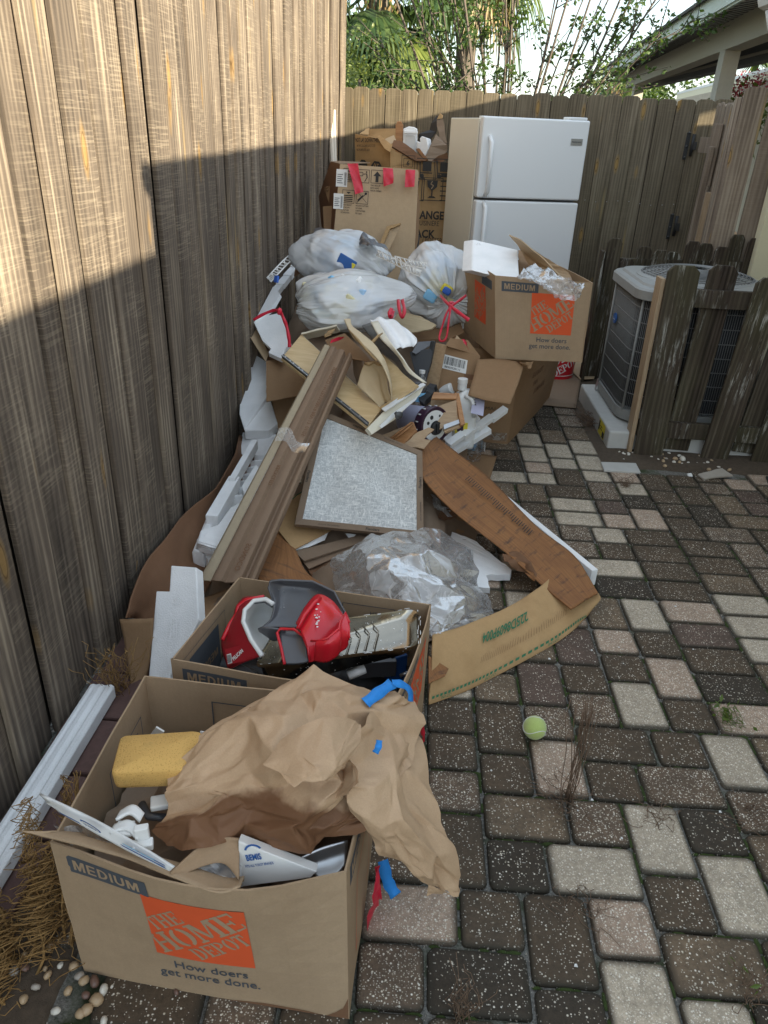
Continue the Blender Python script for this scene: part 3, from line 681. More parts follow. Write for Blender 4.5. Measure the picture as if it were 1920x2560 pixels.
for n_, (cx, cy, w_, h_, kk) in enumerate(cand):
    v = rp.randrange(3); key = (w_, h_, kk, v)
    if key not in pm:
        V, F = paver_geo(w_*U_, h_*U_*.965, hash((w_, h_, v)) % 1000); me = bpy.data.meshes.new('paver'); me.from_pydata(V, [], F); me.materials.append(PV[kk])
        me.polygons.foreach_set('use_smooth', [True]*len(me.polygons)); grime(me); pm[key] = me
    o = bpy.data.objects.new('paver', pm[key]); COL.objects.link(o); o.parent = paving
    o.location = Vector((cx, cy, tilt_z(cx, cy)+rp.uniform(-.0015, .0015)))-ORG['paving']
    o.rotation_euler = (rp.uniform(-.012, .012), rp.uniform(-.012, .012), rp.uniform(-.008, .008))
V = []; F = []; MI = []
for (cx, cy, w_, h_, kk) in stuff:
    v, f = paver_geo(w_*U_, h_*U_*.965, 3); b = len(V); z = tilt_z(cx, cy); tx, ty = rp.uniform(-.01, .01), rp.uniform(-.01, .01)
    V += [(cx+p[0], cy+p[1], z+p[2]+tx*p[0]+ty*p[1]) for p in v]; F += [tuple(q+b for q in ff) for ff in f]; MI += [kk]*len(f)
o = mk('paver', V, F, PV, paving, smooth=True, mi=MI); o['kind'] = 'stuff'; grime(o.data)
# moss in the joints
rm = random.Random(9); V = []; F = []
for k in range(230):
    (cx, cy, w_, h_, kk) = cand[int(rm.random()**1.2*len(cand))]; side = rm.random() < .5; Lh = (h_ if side else w_)*U_*.45
    for q in range(4):
        px = cx+(w_*U_/2 if side else rm.uniform(-Lh, Lh)); py = cy+(rm.uniform(-Lh, Lh) if side else h_*U_*.48); r_ = rm.uniform(.004, .0075); b = len(V)
        for a in range(6): V.append((px+r_*(1 if side else 2.6)*math.cos(a*1.047), py+r_*(2.6 if side else 1)*math.sin(a*1.047), -.009))
        V.append((px, py, -.002)); F += [(b+a, b+(a+1) % 6, b+6) for a in range(6)]
o = mk('joint_moss', V, F, M['moss'], smooth=True); o['kind'] = 'stuff'; o['label'] = 'green moss growing in the joints between the pavers'
gr_ = random.Random(77); V = []; F = []
for k in range(2600):
    (cx, cy, w_, h_, kk) = cand[int(gr_.random()**1.3*len(cand))]; sd_ = gr_.random() < .5; e = gr_.choice((-1, 1))
    px = cx+(e*w_*U_/2+gr_.gauss(0, .003) if sd_ else gr_.uniform(-.5, .5)*w_*U_); py = cy+(gr_.uniform(-.5, .5)*h_*U_ if sd_ else e*h_*U_*.4825+gr_.gauss(0, .003)); r_ = gr_.uniform(.0008, .0022); b = len(V)
    for a in range(4): V.append((px+r_*math.cos(a*1.57+k), py+r_*math.sin(a*1.57+k), -.008))
    V.append((px, py, -.005+r_)); F += [(b+a, b+(a+1) % 4, b+4) for a in range(4)]
o = mk('grit', V, F, M['pebD']); o['kind'] = 'stuff'; o['label'] = 'pale sand and grit in the joints between the pavers'
# brick edging along the left fence
edging = thing('brick_edging', (-.85, 3, 0), 'row of dark red bricks laid along the foot of the left fence', 'edging')
y = .95
while y < 3.2:
    x = fence_x(y)+.02
    b_ = cbox('brick', (x+.075, y+.098, -.005+rm.uniform(-.003, .004)), (.15, .19, .05), M['brick'], edging, rz=rm.uniform(-.02, .02), bev=.006); y += .2
# soil beside the AC pad and at the fence feet
def soil(name, x0, y0, x1, y1, z, mat, amp=.012):
    n = 24; V = []; F = []
    for i in range(n+1):
        for j in range(n+1):
            x = x0+(x1-x0)*j/n; yy = y0+(y1-y0)*i/n; e = min(i, j, n-i, n-j)/3; V.append((x+.02*noise.noise(Vector((x*9, yy*9, 1))), yy+.03*noise.noise(Vector((x*7, yy*9, 2))), z*min(1, e)-.02*(e == 0)+amp*noise.noise(Vector((x*8, yy*8, 3)))))
    for i in range(n):
        for j in range(n): F.append((i*(n+1)+j, i*(n+1)+j+1, (i+1)*(n+1)+j+1, (i+1)*(n+1)+j))
    o = mk(name, V, F, mat, smooth=True); o['kind'] = 'structure'; return o
soil('soil', 1.0, 3.62, 2.35, 5.3, .006, M['soil']); soil('soil', .9, 5.9, 2.35, 7.1, .004, M['soil']); soil('soil', -.98, .5, -.62, 1.28, -.004, M['soil'])

# ---------------------------------------------------------------- boards
def board_geo(w_, t, h, r, ear=0, wav=.004):
    """board standing on z=0, local x width, y thickness, front face y=-t/2"""
    n = 7; V = []; F = []; cup = r.uniform(-.003, .003); ph = r.uniform(0, 9)
    xs = [-.5, -.30, .30, .5]
    for i in range(n+1):
        z = h*i/n
        for k, s in enumerate(xs): V.append((s*w_+wav*math.sin(z*2.3+ph), -t/2+cup*(1-abs(s)*2)+wav*.6*math.sin(z*1.7+ph*2), z if not (ear and i == n and k in (0, 3)) else z-ear))
        for k, s in enumerate(xs): V.append((s*w_+wav*math.sin(z*2.3+ph), t/2+cup*(1-abs(s)*2)+wav*.6*math.sin(z*1.7+ph*2), z if not (ear and i == n and k in (0, 3)) else z-ear))
    for i in range(n):
        a = i*8; b = a+8
        for k in range(3): F += [(a+k, a+k+1, b+k+1, b+k), (a+4+k+1, a+4+k, b+4+k, b+4+k+1)]
        F += [(a+4, a, b, b+4), (a+3, a+7, b+7, b+3)]
    a = n*8
    for k in range(3): F += [(a+k, a+k+1, a+5+k, a+4+k), (k+1, k, 4+k, 5+k)]
    return V, F
def board(name, P, w_, t, h, ang, mat, parent, r, ear=0, lean=(0, 0), wav=.004, z0=0):
    V, F = board_geo(w_, t, h, r, ear, wav); me = bpy.data.meshes.new(name); me.from_pydata(V, [], F); me.materials.append(mat)
    o = bpy.data.objects.new(name, me); COL.objects.link(o); o.parent = parent
    o.location = Vector((P[0], P[1], z0))-(ORG[parent.name] if parent else Vector()); o.rotation_euler = (lean[0], lean[1], ang)
    ORG[o.name] = Vector((P[0], P[1], z0))
    m = o.modifiers.new('bevel', 'BEVEL'); m.width = .003; m.segments = 1; m.limit_method = 'ANGLE'; m.angle_limit = R(50); return o
# left fence: facing +x
rf = random.Random(21)
LF = thing('board_fence', (fence_x(4), 4, 0), 'tall weathered brown board fence running along the left side of the yard', 'fence')
ang = math.atan2(1, .0315); y = .2; k = 0
while y < 7.42:
    wb = rf.uniform(.138, .152); k += 1; off = rf.choice((-.010, .0, .007))+rf.uniform(-.002, .002); bt = k % 4 == 1
    board('board', (fence_x(y+wb/2)+off-.004, y+wb/2), wb-.007, .018, 2.75, ang, M['fence'], LF, rf, z0=rf.uniform(-.01, .01), lean=(rf.uniform(-.001, .001), rf.uniform(-.001, .001)), wav=.0015)
    if bt: board('board', (fence_x(y)+.016, y+rf.uniform(-.01, .01)), rf.uniform(.085, .11), .018, 2.72, ang, M['fence'], LF, rf, lean=(0, rf.uniform(-.002, .002)), wav=.004)
    y += wb
post = cbox('post', (fence_x(7.4)-.07, 7.43, 1.36), (.09, .09, 2.72), M['fence'], LF)
box('seam_shade_sheet', (fence_x(.2)-.03, .2, 0), (.0315*7.2, 7.2, 0), (-.012, 0, 0), (0, 0, 2.7), M['seam_dark'], LF, 0)  # added dark sheet so the board gaps read as shaded seams
for z in (.4, 1.3, 2.3): box('rail', (fence_x(.2)-.07, .2, z), (.0315*7.2, 7.2, 0), (-.038, 0, 0), (0, 0, .089), M['fence'], LF)
# far fence
def far_y(x): return 6.871-.193*(x-2.249)
FF_ = thing('picket_fence', (.7, far_y(.7), 0), 'greenish dog-eared board fence across the back of the yard', 'fence')
x = -.80; dx = 1/math.hypot(1, .193); fang = math.atan2(-.193, 1)
while x < 2.36:
    wb = rf.uniform(.134, .144)
    board('board', (x+wb*dx/2, far_y(x+wb*dx/2)+rf.choice((-.004, 0, .002))), wb, .016, 1.84+rf.uniform(-.012, .012), fang, M['fence_far'], FF_, rf, ear=.016, lean=(rf.uniform(-.002, .002), rf.uniform(-.0012, .0012)), wav=.001)
    x += (wb+rf.uniform(.002, .004))*dx
box('seam_shade_sheet', (-.8, far_y(-.8)+.010, .02), (3.05, -.193*3.05, 0), (.0002, .001, 0), (0, 0, 1.77), M['seam_dark'], FF_, 0)  # same added sheet here: seam shade as a dark colour behind the gaps
for z in (.3, .95, 1.6): box('rail', (-.8, far_y(-.8)+.014, z), (3.05, -.193*3.05, 0), (.007, .036, 0), (0, 0, .085), M['fence_far'], FF_)
for xx in (-.75, .8, 2.15): cbox('post', (xx, far_y(xx)+.095, .9), (.09, .09, 1.8), M['fence_far'], FF_)
nails = []
for k in range(14):
    xx = .95+k*.09; nails.append(([(xx, far_y(xx)-.010, 1.05+.01*math.sin(k*5)), (xx, far_y(xx)-.0145, 1.05+.01*math.sin(k*5))], .0035))
tubes('nail', nails, M['steel'], FF_, 6)
# return gate panel towards the house
GT = thing('wooden_gate', (2.33, 6.1, 0), 'grey brown board gate between the back fence and the house corner', 'gate')
def gate_x(yy): return 2.27-(6.85-yy)*.17
y = 6.80
while y > 5.62:
    wb = rf.uniform(.11, .14)
    board('board', (gate_x(y-wb/2)+.02, y-wb/2), wb, .016, 1.80+rf.uniform(-.01, .015), R(-101), M['gatewood'], GT, rf, ear=.018, wav=.002); y -= wb+.004
board('brace', (2.15, 6.42), .09, .036, 1.42, R(-100), M['gatewood'], GT, rf, lean=(0, .10), z0=.1)
for z in (.35, 1.46): box('rail', (2.19, 6.66, z), (.0, -.30, 0), (-.036, 0, 0), (0, 0, .11), M['gatewood'], GT)
board('stile', (2.14, 6.28), .07, .03, .42, R(-30), M['gatewood'], GT, rf, z0=1.24)
board('stile', (2.17, 6.20), .075, .03, 1.10, R(-25), M['freshedge'], GT, rf, z0=.1)
def hinge(z, nm_='hinge'):
    y_ = far_y(2.13)-.012
    hg = box(nm_, (2.11, y_, z), (.03, -.006, 0), (0, -.005, 0), (0, 0, .20), M['film_black'], GT)
    tube('hinge_pin', [(2.165, y_-.02, z+.03), (2.165, y_-.02, z+.19)], .013, M['film_black'], hg, 10)
    box('hinge_strap', (2.16, y_-.02, z+.075), (.03, -.03, 0), (0, -.005, 0), (0, 0, .06), M['film_black'], hg)
    for dz in (.02, .1, .2): tube('bolt', [(2.125, y_-.009, z+dz), (2.125, y_-.017, z+dz)], .008, M['dsteel'], hg, 8)
hinge(1.40); hinge(.78)
NP = thing('gate_post', (2.1, 5.45, 0), 'broad pale brown post boards beside the house corner behind the air conditioner', 'post')
board('board', (2.045, 5.44), .14, .03, 1.855, R(-12), M['gatewood'], NP, rf, ear=.012); board('board', (2.205, 5.40), .15, .03, 1.95, R(-12), M['gatewood'], NP, rf, ear=.01, z0=.0)
board('board', (1.975, 5.50), .05, .03, 1.80, R(-60), M['gatewood'], NP, rf)
# ---------------------------------------------------------------- own house on the right (mostly outside the frame)
HS = thing('house', (4.5, 2.5, 0), 'cream walled house on the right with white gutter at its eave', 'house')
def gable(name, x0, y0, x1, y1, z, mat): return box(name, (x0, y0, 0), (x1-x0, 0, 0), (0, y1-y0, 0), (0, 0, z), mat, HS, 0)
gable('wall', 2.42, .24, 7.5, 5.38, 2.36, M['wall']); gable('wall', 3.1, -5, 7.5, .237, 2.34, M['wall'])
box('corner_board', (2.215, 5.25, 0), (.12, 0, 0), (0, .08, 0), (0, 0, 2.3), M['ycream'], HS)
def roof(name, xe, y0, y1, ze, t=.16, run=4.6, pitch=.22):
    P = [(xe, y0, ze), (xe, y1, ze), (xe+run, y1, ze+run*pitch), (xe+run, y0, ze+run*pitch)]
    V = [Vector(p) for p in P]+[Vector(p)-Vector((0, 0, t)) for p in P]
    return mk(name, V, [(0, 1, 2, 3)[::-1], (4, 5, 6, 7), (0, 4, 5, 1)[::-1], (1, 5, 6, 2)[::-1], (2, 6, 7, 3)[::-1], (3, 7, 4, 0)[::-1]], M['shingle'], HS)
roof('roof', 2.08, .47, 5.62, 2.36); roof('roof', 2.77, -5, .467, 2.345)
tube('gutter', [(2.05, .47, 2.33), (2.05, 5.66, 2.33)], .05, M['gutter'], HS, 8, smooth=False)
tube('downspout', [(2.07, 5.60, 2.28), (2.10, 5.585, 2.19), (2.16, 5.57, 2.13), (2.24, 5.565, 1.98)], .032, M['gutter'], HS, 8)

# ---------------------------------------------------------------- air conditioner and its screen
PD = thing('concrete_pad', (1.53, 4.3, 0), 'pale concrete pad under the air conditioner with a yellow sticker', 'pad')
bevel(mk('slab', [(1.10, 3.88, -.03), (1.98, 3.88, -.03), (1.98, 4.80, -.03), (1.10, 4.74, -.03), (1.10, 3.88, .105), (1.98, 3.88, .105), (1.98, 4.80, .105), (1.10, 4.74, .105)],
   [(3, 2, 1, 0), (4, 5, 6, 7), (0, 1, 5, 4), (1, 2, 6, 5), (2, 3, 7, 6), (3, 0, 4, 7)], M['concrete'], PD), .012, 3)
Fp = Face((1.0995, 4.12, .012), (0, -.2, 0), (0, 0, .09))
st = rect_on('sticker', Fp, 0, 0, .15, .085, M['yellow'], PD, .001, 2); poly_on('sticker_print', Fp, [_r(.005, .02, .03, .075), _r(.04, .05, .09, .056), _r(.04, .035, .09, .041), _r(.10, .005, .145, .04)], M['ink'], st, .002)
AC = thing('air_conditioner', (1.56, 4.38, .105), 'grey outdoor air conditioner with wire grille behind the dark picket screen', 'air conditioner')
def rsq(cx, cy, hx, hy, rc, n=7):
    o = []
    for sx, sy, a0 in ((1, 1, 0), (-1, 1, 90), (-1, -1, 180), (1, -1, 270)):
        for k in range(n): a = R(a0+90*k/(n-1)); o.append((cx+sx*(hx-rc)+rc*math.cos(a), cy+sy*(hy-rc)+rc*math.sin(a)))
    return o
def ringbox(name, ring, zs, mat, parent, caps=True, smooth=False):
    n = len(ring); V = []; F = []
    for s, z in zs:
        cx = sum(p[0] for p in ring)/n; cy = sum(p[1] for p in ring)/n
        V += [(cx+(x-cx)*s, cy+(y-cy)*s, z) for x, y in ring]
    for i in range(len(zs)-1):
        for k in range(n): F.append((i*n+k, i*n+(k+1) % n, (i+1)*n+(k+1) % n, (i+1)*n+k))
    if caps: F += [tuple(reversed(range(n))), tuple(range((len(zs)-1)*n, len(zs)*n))]
    return mk(name, V, F, mat, parent, smooth=smooth)
acx, acy, ah = 1.55, 4.36, .375
z0, z1 = .145, .80
ringbox('base_pan', rsq(acx, acy, ah, ah, .16), [(1, z0-.025), (1.015, z0), (1.015, z0+.035), (.96, z0+.035)], M['ac'], AC)
ringbox('condenser_coil', rsq(acx, acy, ah-.03, ah-.03, .15, 12), [(1, z0), (1, z1)], M['acdark'], AC, False)
ring = rsq(acx, acy, ah-.006, ah-.006, .16, 12); wires = []
per = []
for k in range(len(ring)):
    a, b = ring[k], ring[(k+1) % len(ring)]; d = math.hypot(b[0]-a[0], b[1]-a[1]); m_ = max(1, round(d/.0125))
    for q in range(m_): per.append((a[0]+(b[0]-a[0])*q/m_, a[1]+(b[1]-a[1])*q/m_))
for x_, y_ in per: wires.append(([(x_, y_, z0+.03), (x_, y_, z1)], .0017))
for k in range(9): wires.append(([(p[0], p[1], z0+.05+k*.078) for p in ring+ring[:1]], .0028))
gr = tubes('wire_grille', wires, M['acgrill'], AC, 4); gr['kind'] = 'stuff'
for (x_, y_) in ((acx-ah+.02, acy-ah+.07), (acx-ah-.004, acy+ah-.16)): tube('corner_rod', [(x_, y_, z0+.03), (x_, y_, z1)], .006, M['ac'], AC)
ringbox('top_cover', rsq(acx, acy, ah+.02, ah+.02, .15), [(1, z1-.01), (1.0, z1+.035), (.975, z1+.045), (.90, z1+.05), (.88, z1+.062), (.70, z1+.068)], M['ac'], AC)
fg = []
for k in range(13): r_ = .065+k*.019; fg.append(([(acx+r_*math.cos(a*math.pi/18), acy+r_*math.sin(a*math.pi/18), z1+.115-.035*(r_/.30)**3) for a in range(37)], .0028))
for k in range(16): a = k*math.pi/8; fg.append(([(acx+r_*math.cos(a), acy+r_*math.sin(a), z1+.11-.035*(r_/.30)**3) for r_ in (.05, .15, .24, .30, .305)]+[(acx+.306*math.cos(a), acy+.306*math.sin(a), z1+.06)], .003))
for k in range(72): a = k*math.pi/36; fg.append(([(acx+.295*math.cos(a), acy+.295*math.sin(a), z1+.083), (acx+.315*math.cos(a), acy+.315*math.sin(a), z1+.06)], .0022))
o = tubes('fan_guard', fg, M['acgrill'], AC, 4); lathe('guard_ring', (acx, acy, z1+.055), (0, 0, 1), [(.29, 0), (.325, .0), (.325, .012), (.30, .022)], M['ac'], AC, 36); lathe('fan_hub', (acx, acy, z1+.03), (0, 0, 1), [(.07, 0), (.07, .06), (.0001, .065)], M['dsteel'], AC)
bd = lathe('badge', (acx-ah-.006, 4.45, .60), (-1, -.05, 0), [(.03, 0), (.03, .006), (.0001, .008)], M['blue_ink'], AC, 20); bd2 = Face((acx-ah-.0155, 4.475, .593), (0, -.05, 0), (0, 0, .02)); text_on('badge_lettering', 'Carrier', bd2, .004, .0, .016, M['paper'], bd, .01)
sr = [(1.29, 3.985, .108), (1.29, 3.985, .20)]
br_ = box('tie_down_strap', (1.315, 3.975, .108), (.035, 0, 0), (0, .003, 0), (0, .015, .115), M['steel'], AC)
for k in range(5): tube('hole', [(1.3325, 3.972+.0025*k, .13+k*.018), (1.3325, 3.976+.0025*k, .13+k*.018)], .0045, M['film_black'], br_, 8)
box('tie_down_strap', (1.165, 4.60, .108), (0, .035, 0), (.003, 0, 0), (.01, 0, .07), M['steel'], AC)
def picket_screen(name, label, x0, y0, x1, y1, boards, rails, postx=None):
    T = thing(name, ((x0+x1)/2, (y0+y1)/2, 0), label, 'fence'); a = math.atan2(y1-y0, x1-x0); u = Vector((math.cos(a), math.sin(a), 0)); n = Vector((-u.y, u.x, 0))
    for s, w_, h, off, ln, z_ in boards:
        P = Vector((x0, y0, 0))+u*s+n*off; board('picket', P, w_, .02, h, a, M['mossy'], T, rf, ear=.03, lean=(ln*.3, ln), z0=z_)
    Ln = math.hypot(x1-x0, y1-y0)
    for z in rails: box('rail', Vector((x0, y0, z))+n*.012, u*Ln, n*.036, (0, 0, .088), M['mossy'], T)
    return T
SF = picket_screen('picket_screen', 'short dark mossy picket screen standing in front of the air conditioner', 1.235, 3.83, 2.30, 3.80,
  [(.075, .155, 1.0, 0, -.012, 0), (.235, .14, .985, .055, .03, .02), (.43, .145, .965, 0, .055, .0), (.60, .12, .72, .055, .06, .03), (.70, .14, .93, 0, .05, .0), (.86, .12, .90, .055, .02, 0), (.99, .12, .92, 0, .02, 0)], (.10, .80))
edge = box('end_board', (1.232, 3.845, 0), (-.022, .004, 0), (0, .09, 0), (-.01, 0, .93), M['freshedge'], SF)
SB = picket_screen('picket_screen', 'short rotten dark picket screen with jagged tops behind the air conditioner', 1.20, 5.20, 2.2, 5.32,
  [(.06, .10, .955, 0, .02, 0)]+[(.17+.105*k, .10, .86+.11*k/7+.03*((k*5) % 3-1), .03*(k % 2), .02, 0) for k in range(9)], (.2, .74))
cbox('end_board', (1.195, 5.16, .44), (.02, .08, .88), M['mossy'], SB)
slab('rail_stub', [(1.86, 3.78, .76), (2.28, 3.77, .70), (2.28, 3.77, .79), (1.86, 3.78, .85)], .03, M['gatewood'], SF)

# ---------------------------------------------------------------- neighbour's open pavilion, far building, trees
PVN = thing('pavilion', (3.4, 12.5, 0), 'beige open sided pavilion with grey roof and pale green fascia beyond the fence', 'pavilion')
def bl(yy, off=0): return 3.17+.0982*(yy-9.6)+off
for yy in (9.6, 16.1): box('post', (bl(yy), yy, 0), (.17, 0, 0), (0, .17, 0), (0, 0, 2.43), M['stucco'], PVN)
def strip(name, y0, y1, o0, o1, za, zb, mat, th=.02):   # long piece parallel to the beam
    P = [Vector((bl(y0, o0), y0, za)), Vector((bl(y1, o0), y1, za)), Vector((bl(y1, o1), y1, za)), Vector((bl(y0, o1), y0, za))]
    Q_ = [p+Vector((0, 0, zb-za)) for p in P]; V = P+Q_
    return mk(name, V, [(0, 1, 2, 3), (7, 6, 5, 4), (0, 4, 5, 1), (1, 5, 6, 2), (2, 6, 7, 3), (3, 7, 4, 0)], mat, PVN)
strip('beam', 7.6, 17.4, -.004, .19, 2.432, 2.85, M['stucco'])
strip('drip_edge', 7.4, 18.2, -.42, -.40, 2.628, 2.80, M['fascia']); strip('fascia', 7.4, 18.2, -.40, -.37, 2.61, 2.77, M['fascia'])
for yy in (9.3, 14.0): strip('fascia_joint', yy, yy+.02, -.424, -.418, 2.63, 2.80, M['gasket'])
sv = [(bl(7.4, -.37), 7.4, 2.63), (bl(18.2, -.37), 18.2, 2.63), (bl(18.2, -.004), 18.2, 2.70), (bl(7.4, -.004), 7.4, 2.70)]
mk('soffit', sv, [(0, 1, 2, 3)], M['soffit'], PVN)
for k in range(60): yy = 7.6+k*.18; strip('soffit_groove', yy, yy+.012, -.36, -.01, 2.628+.0, 2.630, M['gasket']) if k < 0 else None
gv = []
for k in range(58): yy = 7.5+k*.18; gv.append(([(bl(yy, -.37), yy, 2.626), (bl(yy, -.01), yy, 2.695)], .004))
tubes('soffit_groove', gv, M['gasket'], PVN, 4)
rv = [(bl(7.4, -.47), 7.4, 2.80), (bl(18.25, -.47), 18.25, 2.80), (bl(18.25, 1.6), 18.25, 3.4), (bl(7.4, 1.6), 7.4, 3.4)]
mk('roof', [Vector(v) for v in rv]+[Vector(v)-Vector((0, 0, .03)) for v in rv], [(0, 3, 2, 1), (4, 5, 6, 7), (0, 1, 5, 4), (1, 2, 6, 5), (2, 3, 7, 6), (3, 0, 4, 7)], M['shingle'], PVN)
mk('ceiling', [(bl(7.4, .19), 7.4, 2.84), (bl(18, .19), 18, 2.84), (5.6, 18, 2.84), (5.6, 7.4, 2.84)], [(0, 1, 2, 3)], M['slate'], PVN)
box('beam', (4.24, 17.6, 2.432), (-.36, -9.6, 0), (.16, 0, 0), (0, 0, .40), M['slate'], PVN, 0); box('beam_trim', (4.20, 17.6, 2.50), (-.36, -9.6, 0), (.03, 0, 0), (0, 0, .03), M['stucco'], PVN, 0)
NB = thing('sun_blocker', (8, 9, 0), 'added unseen house-shaped sun block beyond the right edge of the picture', 'house')  # added unseen block, keeps the low sun off the pavilion posts
box('wall', (6.4, 6.2, 0), (5, 0, 0), (0, 5.2, 0), (0, 0, 3.5), M['wall'], NB, 0); slab('roof', [(6.1, 5.9, 3.5), (11.7, 5.9, 3.5), (11.7, 11.7, 3.7), (6.1, 11.7, 3.7)], .15, M['shingle'], NB)
FB = thing('far_building', (9, 21, 0), 'low cream house with tan stone wall seen under the pavilion roof', 'house')
def fb(name, x0, x1, z0a, z0b, z1a, z1b, yy, mat): return slab(name, [(7.3, 25.5+yy, z0a), (5.9, 13.4+yy, z0b), (5.9, 13.4+yy, z1b), (7.3, 25.5+yy, z1a)], .15, mat, FB)
fb('wall', 0, 0, 0, 0, 2.60, 2.60, .25, M['stone']); fb('fascia', 0, 0, 2.58, 2.58, 2.74, 2.74, 0, M['ycream']); fb('roof', 0, 0, 2.742, 2.742, 2.80, 2.80, .05, M['white'])
# ---------------------------------------------------------------- vegetation
rv_ = random.Random(33)
def leaf_cloud(name, pts, size, mat, parent, seed=1, long=2.0, droop=0):
    r = random.Random(seed); V = []; F = []
    for p in pts:
        p = V3(p); a = Vector((r.gauss(0, 1), r.gauss(0, 1), r.gauss(0, .6))).normalized(); b = a.cross(Vector((r.gauss(0, 1), r.gauss(0, 1), r.gauss(0, 1)))).normalized()
        a.z -= droop; a.normalize(); s = size*r.uniform(.6, 1.3); n = len(V); nn = a.cross(b)*s*.12
        V += [p, p+a*s*long*.5+b*s*.5+nn, p+a*s*long, p+a*s*long*.5-b*s*.5+nn, p+a*s*long*.5]; F += [(n, n+1, n+4), (n+1, n+2, n+4), (n+2, n+3, n+4), (n+3, n, n+4)]
    o = mk(name, V, F, mat, parent); o['kind'] = 'stuff'; return o
SH = thing('flowering_shrub', (.80, 8.6, 0), 'many stemmed leafy shrub fanning out just beyond the back fence', 'shrub')
lp = []
def stem(b, tip, r0, nsub, ld, bend=.15):
    b, tip = V3(b), V3(tip); side = Vector((rv_.gauss(0, 1), rv_.gauss(0, 1), 0))*bend; P = []
    for k in range(9): t = k/8; P.append(b.lerp(tip, t)+side*math.sin(t*math.pi)*.5+Vector((0, 0, -.12*t*t*(tip-b).length*.3)))
    tube('stem', P, [r0*(1-.75*k/8) for k in range(9)], M['bark'], SH, 5)
    for q in range(nsub):
        t = rv_.uniform(.22, .98); k = min(7, int(t*8)); p = P[k].lerp(P[k+1], t*8-k); d = ((tip-b).normalized()+Vector((rv_.gauss(0, .7), rv_.gauss(0, .7), rv_.gauss(.1, .5)))).normalized(); L_ = rv_.uniform(.2, .55)
        tw = [p+d*L_*s+Vector((0, 0, -.05*s*s)) for s in (0, .4, .75, 1)]; twl.append((tw, [.006, .0045, .003, .0015]))
        for z in range(ld):
            s = rv_.uniform(.15, 1.05); c = p+d*L_*s+Vector((0, 0, -.05*s*s)); lp.append(c+Vector((rv_.gauss(0, .02), rv_.gauss(0, .02), rv_.gauss(0, .02))))
twl = []
for k in range(28):
    a = k/27; bx = .52+.55*a+rv_.uniform(-.05, .05); tx = -.9+3.3*a+rv_.uniform(-.35, .35); stem((bx, 8.6+rv_.uniform(-.2, .2), .9), (tx*(1.0), 8.6+rv_.uniform(-.9, .8), rv_.uniform(3.3, 4.2)), rv_.uniform(.009, .019), 10, 17 if tx > 1.1 else 28)
for (tx, tz) in ((-.75, 2.55), (-.55, 2.30), (-.2, 2.45), (.0, 2.05), (2.40, 2.62), (2.05, 2.45), (1.75, 2.15), (1.65, 1.95), (2.15, 2.9), (-.3, 2.0)): stem((.75+.1*tx, 8.55, 1.2), (tx, 8.3+rv_.uniform(-.3, .3), tz), .014, 12, 20, .3)
o = tubes('twig', twl, M['bark'], SH, 4); o['kind'] = 'stuff'
leaf_cloud('crown', lp, .028, M['leaf'], SH, 4, 1.9, .25)
# palms
def frond(parent, base, d, L_, mat, r, seedw):
    """one fan leaf: stalk, then blades spreading and drooping"""
    base = V3(base); d = V3(d).normalized(); st_ = L_*.5; tip = base+d*st_+Vector((0, 0, -.12*st_)); V, F = tube_geo([base, base.lerp(tip, .5)+Vector((0, 0, .05)), tip], [.02, .016, .012], 4)
    x, y = frame_of(d); side = d.cross(Vector((0, 0, 1))); side = side.normalized() if side.length > .1 else x; up = side.cross(d).normalized(); nb = 34
    for k in range(nb):
        a = R(-125+250*k/(nb-1)); dd = (d*math.cos(a)+side*math.sin(a)+up*.15).normalized(); l = L_*.62*(1-.25*abs(a)/R(125))*r.uniform(.88, 1.08); wv = d.cross(dd) if abs(a) > .05 else side
        pr = tip; n = len(V); wd = .022; s_ = dd.cross(up).normalized()
        for q in range(5):
            t = q/4; p = tip+dd*l*t*(1-.15*t)+Vector((0, 0, -l*.75*t**2.2)); ww = wd*(.35+1.1*math.sin(min(1, t*1.25+.12)*math.pi*.93)) if q < 4 else .0015; V += [p-s_*ww, p+s_*ww+up*.006]
        for q in range(4): F.append((n+2*q, n+2*q+1, n+2*q+3, n+2*q+2))
    return mk('frond', V, F, mat, parent)
def palm(name, x, y, zt, r0, label, nf, L_, seed, dry=5, mats=('palmleaf',)):
    r = random.Random(seed); T = thing(name, (x, y, 0), label, 'palm tree', 'palms beyond the back fence'); P = [(x+.03*math.sin(k), y, zt*k/8) for k in range(9)]; tube('trunk', P, [r0*(1+.05*math.sin(k*3)) for k in range(9)], M['pbark'], T, 12)
    V = []; F = []
    for k in range(70):
        a = k*2.4; z = zt-1.6+1.6*k/70; b = Vector((x+r0*.9*math.cos(a), y+r0*.9*math.sin(a), z)); v, f = tube_geo([b, b+Vector((math.cos(a)*.10, math.sin(a)*.10, .16)), b+Vector((math.cos(a)*.17, math.sin(a)*.17, .30))], [.035, .028, .01], 4, .5); n = len(V); V += v; F += [tuple(i+n for i in q) for q in f]
    mk('leaf_base', V, F, M['drypalm'], T)
    for k in range(nf):
        a = k*2.399+r.uniform(-.2, .2); e = R(75-140*(k/nf)**.8+r.uniform(-6, 6)); d = (math.cos(a)*math.cos(e), math.sin(a)*math.cos(e), math.sin(e)); frond(T, (x+.08*math.cos(a), y+.08*math.sin(a), zt+.1-.25*k/nf), d, L_*r.uniform(.9, 1.1), M[r.choice(mats)], r, k)
    for k in range(dry): a = k*2.1+r.random(); d = (math.cos(a)*.5, math.sin(a)*.5, -1); frond(T, (x+.1*math.cos(a), y+.1*math.sin(a), zt-.25), d, L_*.8, M['drypalm'], r, k)
    return T
